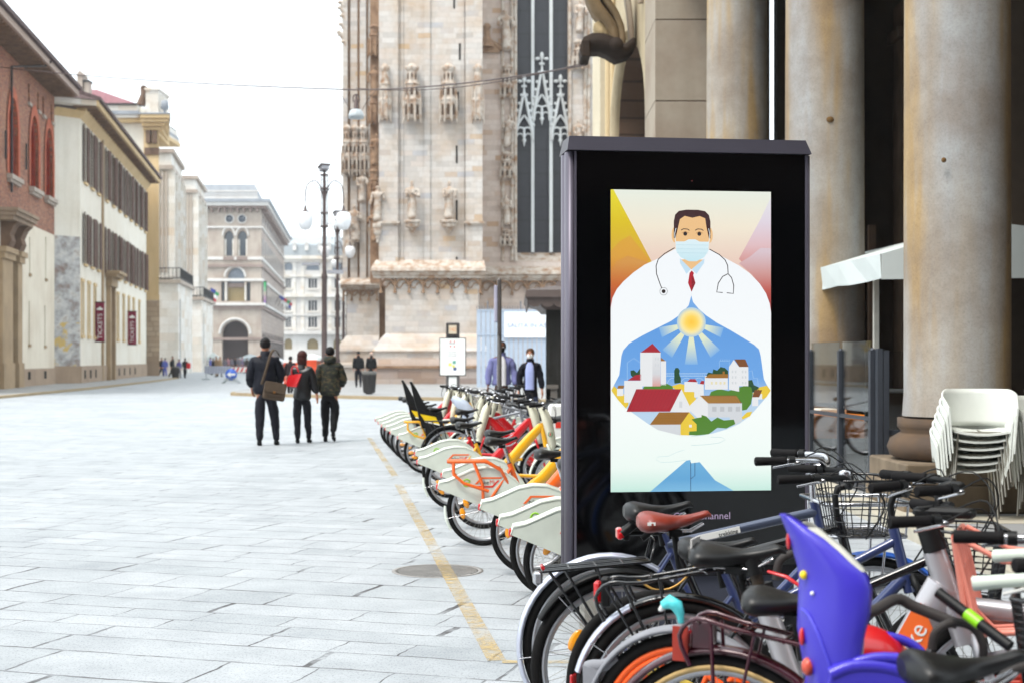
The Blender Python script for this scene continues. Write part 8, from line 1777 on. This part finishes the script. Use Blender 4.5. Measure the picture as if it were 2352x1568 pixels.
# hoarding with lettering and spikes
Yh=70.; k=Yh/F; t=thing('site_hoarding','pale blue grey metal hoarding with white sign, spikes along its top, before the cathedral','hoarding',((1095-CU)*k,Yh,.12)); hx=lambda u:(u-1095)*k; hz=lambda v:1.38+(CV-v)*k
HB=mat('pale_blue_steel','a4b0c0',.5,var=.05); mb=MB(); mb.m(HB); n=22
W2_=hx(1330)
for i in range(n): x=W2_*i/n; mb.box(x,x+W2_/n-.03,0,.05+.02*(i%2),0,hz(712))
mb.box(0,W2_,-.03,.0,hz(770),hz(767)); mb.box(0,W2_,-.03,0,hz(714),hz(711)); mb.build('corrugated_panel',None,t)
mb=MB(); mb.m(mat('white_board','dfe3ea',.5,var=.02)).box(hx(1158),hx(1330),-.10,-.035,hz(775),hz(716)); sg=mb.build('sign_board',None,t)
mb=MB(); text(mb,'SALITA IN ASCENSORE',xf((hx(1165),-.106,hz(748))),.30,mat('grey_blue_print','8090b4',.6),th=.004,align='LEFT',font_sx=1.1); mb.build('lettering',None,sg)
mb=MB(); mb.m(mat('spike_grey','6f7076',.5))
for i in range(40): x=W2_*i/40; mb.tube([(x,.02,hz(712)),(x,.02,hz(704)),(x,.02,hz(702))],[.02,.018,.004],4)
for u in (1120,1196): mb.tube([(hx(u),.02,hz(712)),(hx(u),.02,hz(692))],.04,5)
mb.build('spikes',None,t)
# blue arrow sign on its tripod, barriers, stalls far down the street
Ys=88.; k=Ys/F; t=thing('arrow_sign','round blue road sign with white arrow on a low folding stand','road sign',((531-CU)*k,Ys,0)); zc=1.5+(CV-861)*k+.05
mb=MB(); mb.m(mat('sign_blue','2a5fc4',.4,var=.03)).lathe([(.001,-.02),(.36,-.02),(.36,.0)],(0,0,zc),28,axis='Y'); sg=mb.build('disc',None,t); mb=MB(); mb.m(M_white).prism([(-.27,zc),(-.05,zc+.17),(-.05,zc+.065),(.25,zc+.065),(.25,zc-.065),(-.05,zc-.065),(-.05,zc-.17)],-.035,-.022); mb.build('arrow',None,sg)
mb=MB(); mb.m(mat('galvanised','9ba3a6',.5))
for s in (-1,1):
    for yy in (-.3,.3): mb.tube([(s*.15,0,zc-.25),(s*.55,yy,.0)],.03,5)
for i in range(7): mb.tube([(-.35+.12*i,-.1,.35),(-.5+.16*i,-.15,.0)],.02,4)
mb.build('folding_stand',None,t)
def barrier(lab,u0,u1,v0,v1,Y,c1,c2,n=8,z0=0):
    k=Y/F; t=thing('striped_barrier',lab,'barrier',((u0-CU)*k,Y,z0)); w=(u1-u0)*k; z1=1.5+(CV-v0)*k; zb=1.5+(CV-v1)*k; mb=MB(); mb.m(c1).box(0,w,0,.08,zb,z1); 
    mb.m(c2); p=w/n
    for i in range(n): mb.prism([(i*p+.05*p,zb+.02),(i*p+.45*p,zb+.02),(min(w,i*p+.9*p),z1-.02),(i*p+.5*p,z1-.02)],-.006,-.002)
    mb.build('board',None,t); mb=MB(); mb.m(MATS['galvanised']); 
    for x in (.1,w-.1): mb.tube([(x,.04,0),(x,.04,zb)],.04,5); mb.box(x-.25,x+.25,-.2,.3,0,.08)
    mb.build('feet',None,t); return t
barrier('white and red striped barrier behind the blue arrow sign',531,612,842,854,98,M_white,M_redp)
barrier('white and blue fence panels left of the red striped barrier',470,530,840,857,104,mat('fence_pale','aeb3c0',.6),mat('fence_grey','8f93a4',.6),10)
OPL=mat('orange_plastic','d8502c',.5,var=.06)
Yo=75.; k=Yo/F
for i,(u0,u1,v0,v1,lab) in enumerate(((652,688,832,862,'orange plastic site barrier left of the woman, topped with white rail'),(690,727,826,866,'orange plastic site barrier between the woman and the man in camouflage'))):
    t=thing('site_barrier',lab,'barrier',((u0-CU)*k,Yo,0),0,'orange site barriers'); mb=MB(); z1=1.5+(CV-v0)*k; mb.m(OPL); w=(u1-u0)*k
    for j in range(7): mb.box(w*j/7,w*(j+.8)/7,0,.06,.15,z1)
    mb.box(0,w,-.02,.08,z1-.1,z1); mb.box(0,w,-.02,.08,.1,.2); mb.build('panel',None,t); mb=MB(); mb.m(M_white).box(-.05,w+.05,-.03,.1,z1,z1+.1); mb.build('top_rail',None,t); mb=MB(); mb.m(M_bk).box(.1,.3,-.3,.4,0,.1); mb.box(w-.3,w-.1,-.3,.4,0,.1); mb.build('feet',None,t)
def stall(lab,u0,u1,ve,vp,Y,cm,front,nm='market_stall'):
    k=Y/F; t=thing(nm,lab,'stall',((u0-CU)*k,Y,0)); w=(u1-u0)*k; ze=1.5+(CV-ve)*k; zp=1.5+(CV-vp)*k; d=w*.8
    mb=MB(); mb.m(cm); mb.add([(0,0,ze),(w,0,ze),(w,d,ze),(0,d,ze),(w/2,d/2,zp)],[(0,1,4),(1,2,4),(2,3,4),(3,0,4)]); mb.box(0,w,0,.04,ze-.35,ze); mb.box(0,.04,.04,d,ze-.35,ze); mb.build('canopy',None,t)
    mb=MB(); mb.m(front); mb.box(.15,w-.15,.4,d-.2,0,ze-.3); mb.build('body',None,t)
    mb=MB(); mb.m(M_iron); [mb.tube([(x,.05,0),(x,.05,ze)],.05,5) for x in (.05,w-.05)]; mb.build('posts',None,t)
stall('white gazebo at the foot of the second pale stone block',475,501,821,808,170,M_canvas,mat('shade_brown','4a3838',.8),'gazebo')
stall('grey canopied refreshment stall right of the archway',545,598,822,812,165,mat('grey_canopy','80888c',.6),mat('stall_front','62565a',.7))
stall('red and grey stall partly behind the tall man, near the white palace',620,652,828,820,160,mat('pale_grey_canopy','b9bdc2',.6),mat('dull_red','9a3c38',.7))
stall('white topped stall between the lamp posts and the hooded person',690,738,820,812,150,M_canvas,mat('dull_orange','a8563c',.7))
# ================================================================== HAZE
hb=MB(); hb.box(-60,40,-30,340,-1,40); hz_=hb.build('haze'); hz_.data.materials.clear()
hm=bpy.data.materials.new('thin_haze'); hm.use_nodes=True; ht=hm.node_tree; ht.nodes.clear()
ho=ht.nodes.new('ShaderNodeOutputMaterial'); hv=ht.nodes.new('ShaderNodeVolumePrincipled'); hv.inputs['Density'].default_value=.0004; hv.inputs['Color'].default_value=(.9,.94,1,1); hv.inputs['Anisotropy'].default_value=.2
ht.links.new(hv.outputs[0],ho.inputs['Volume']); hz_.data.materials.append(hm)
hz_['kind']='stuff'; hz_['label']='thin pale air haze over the whole street'
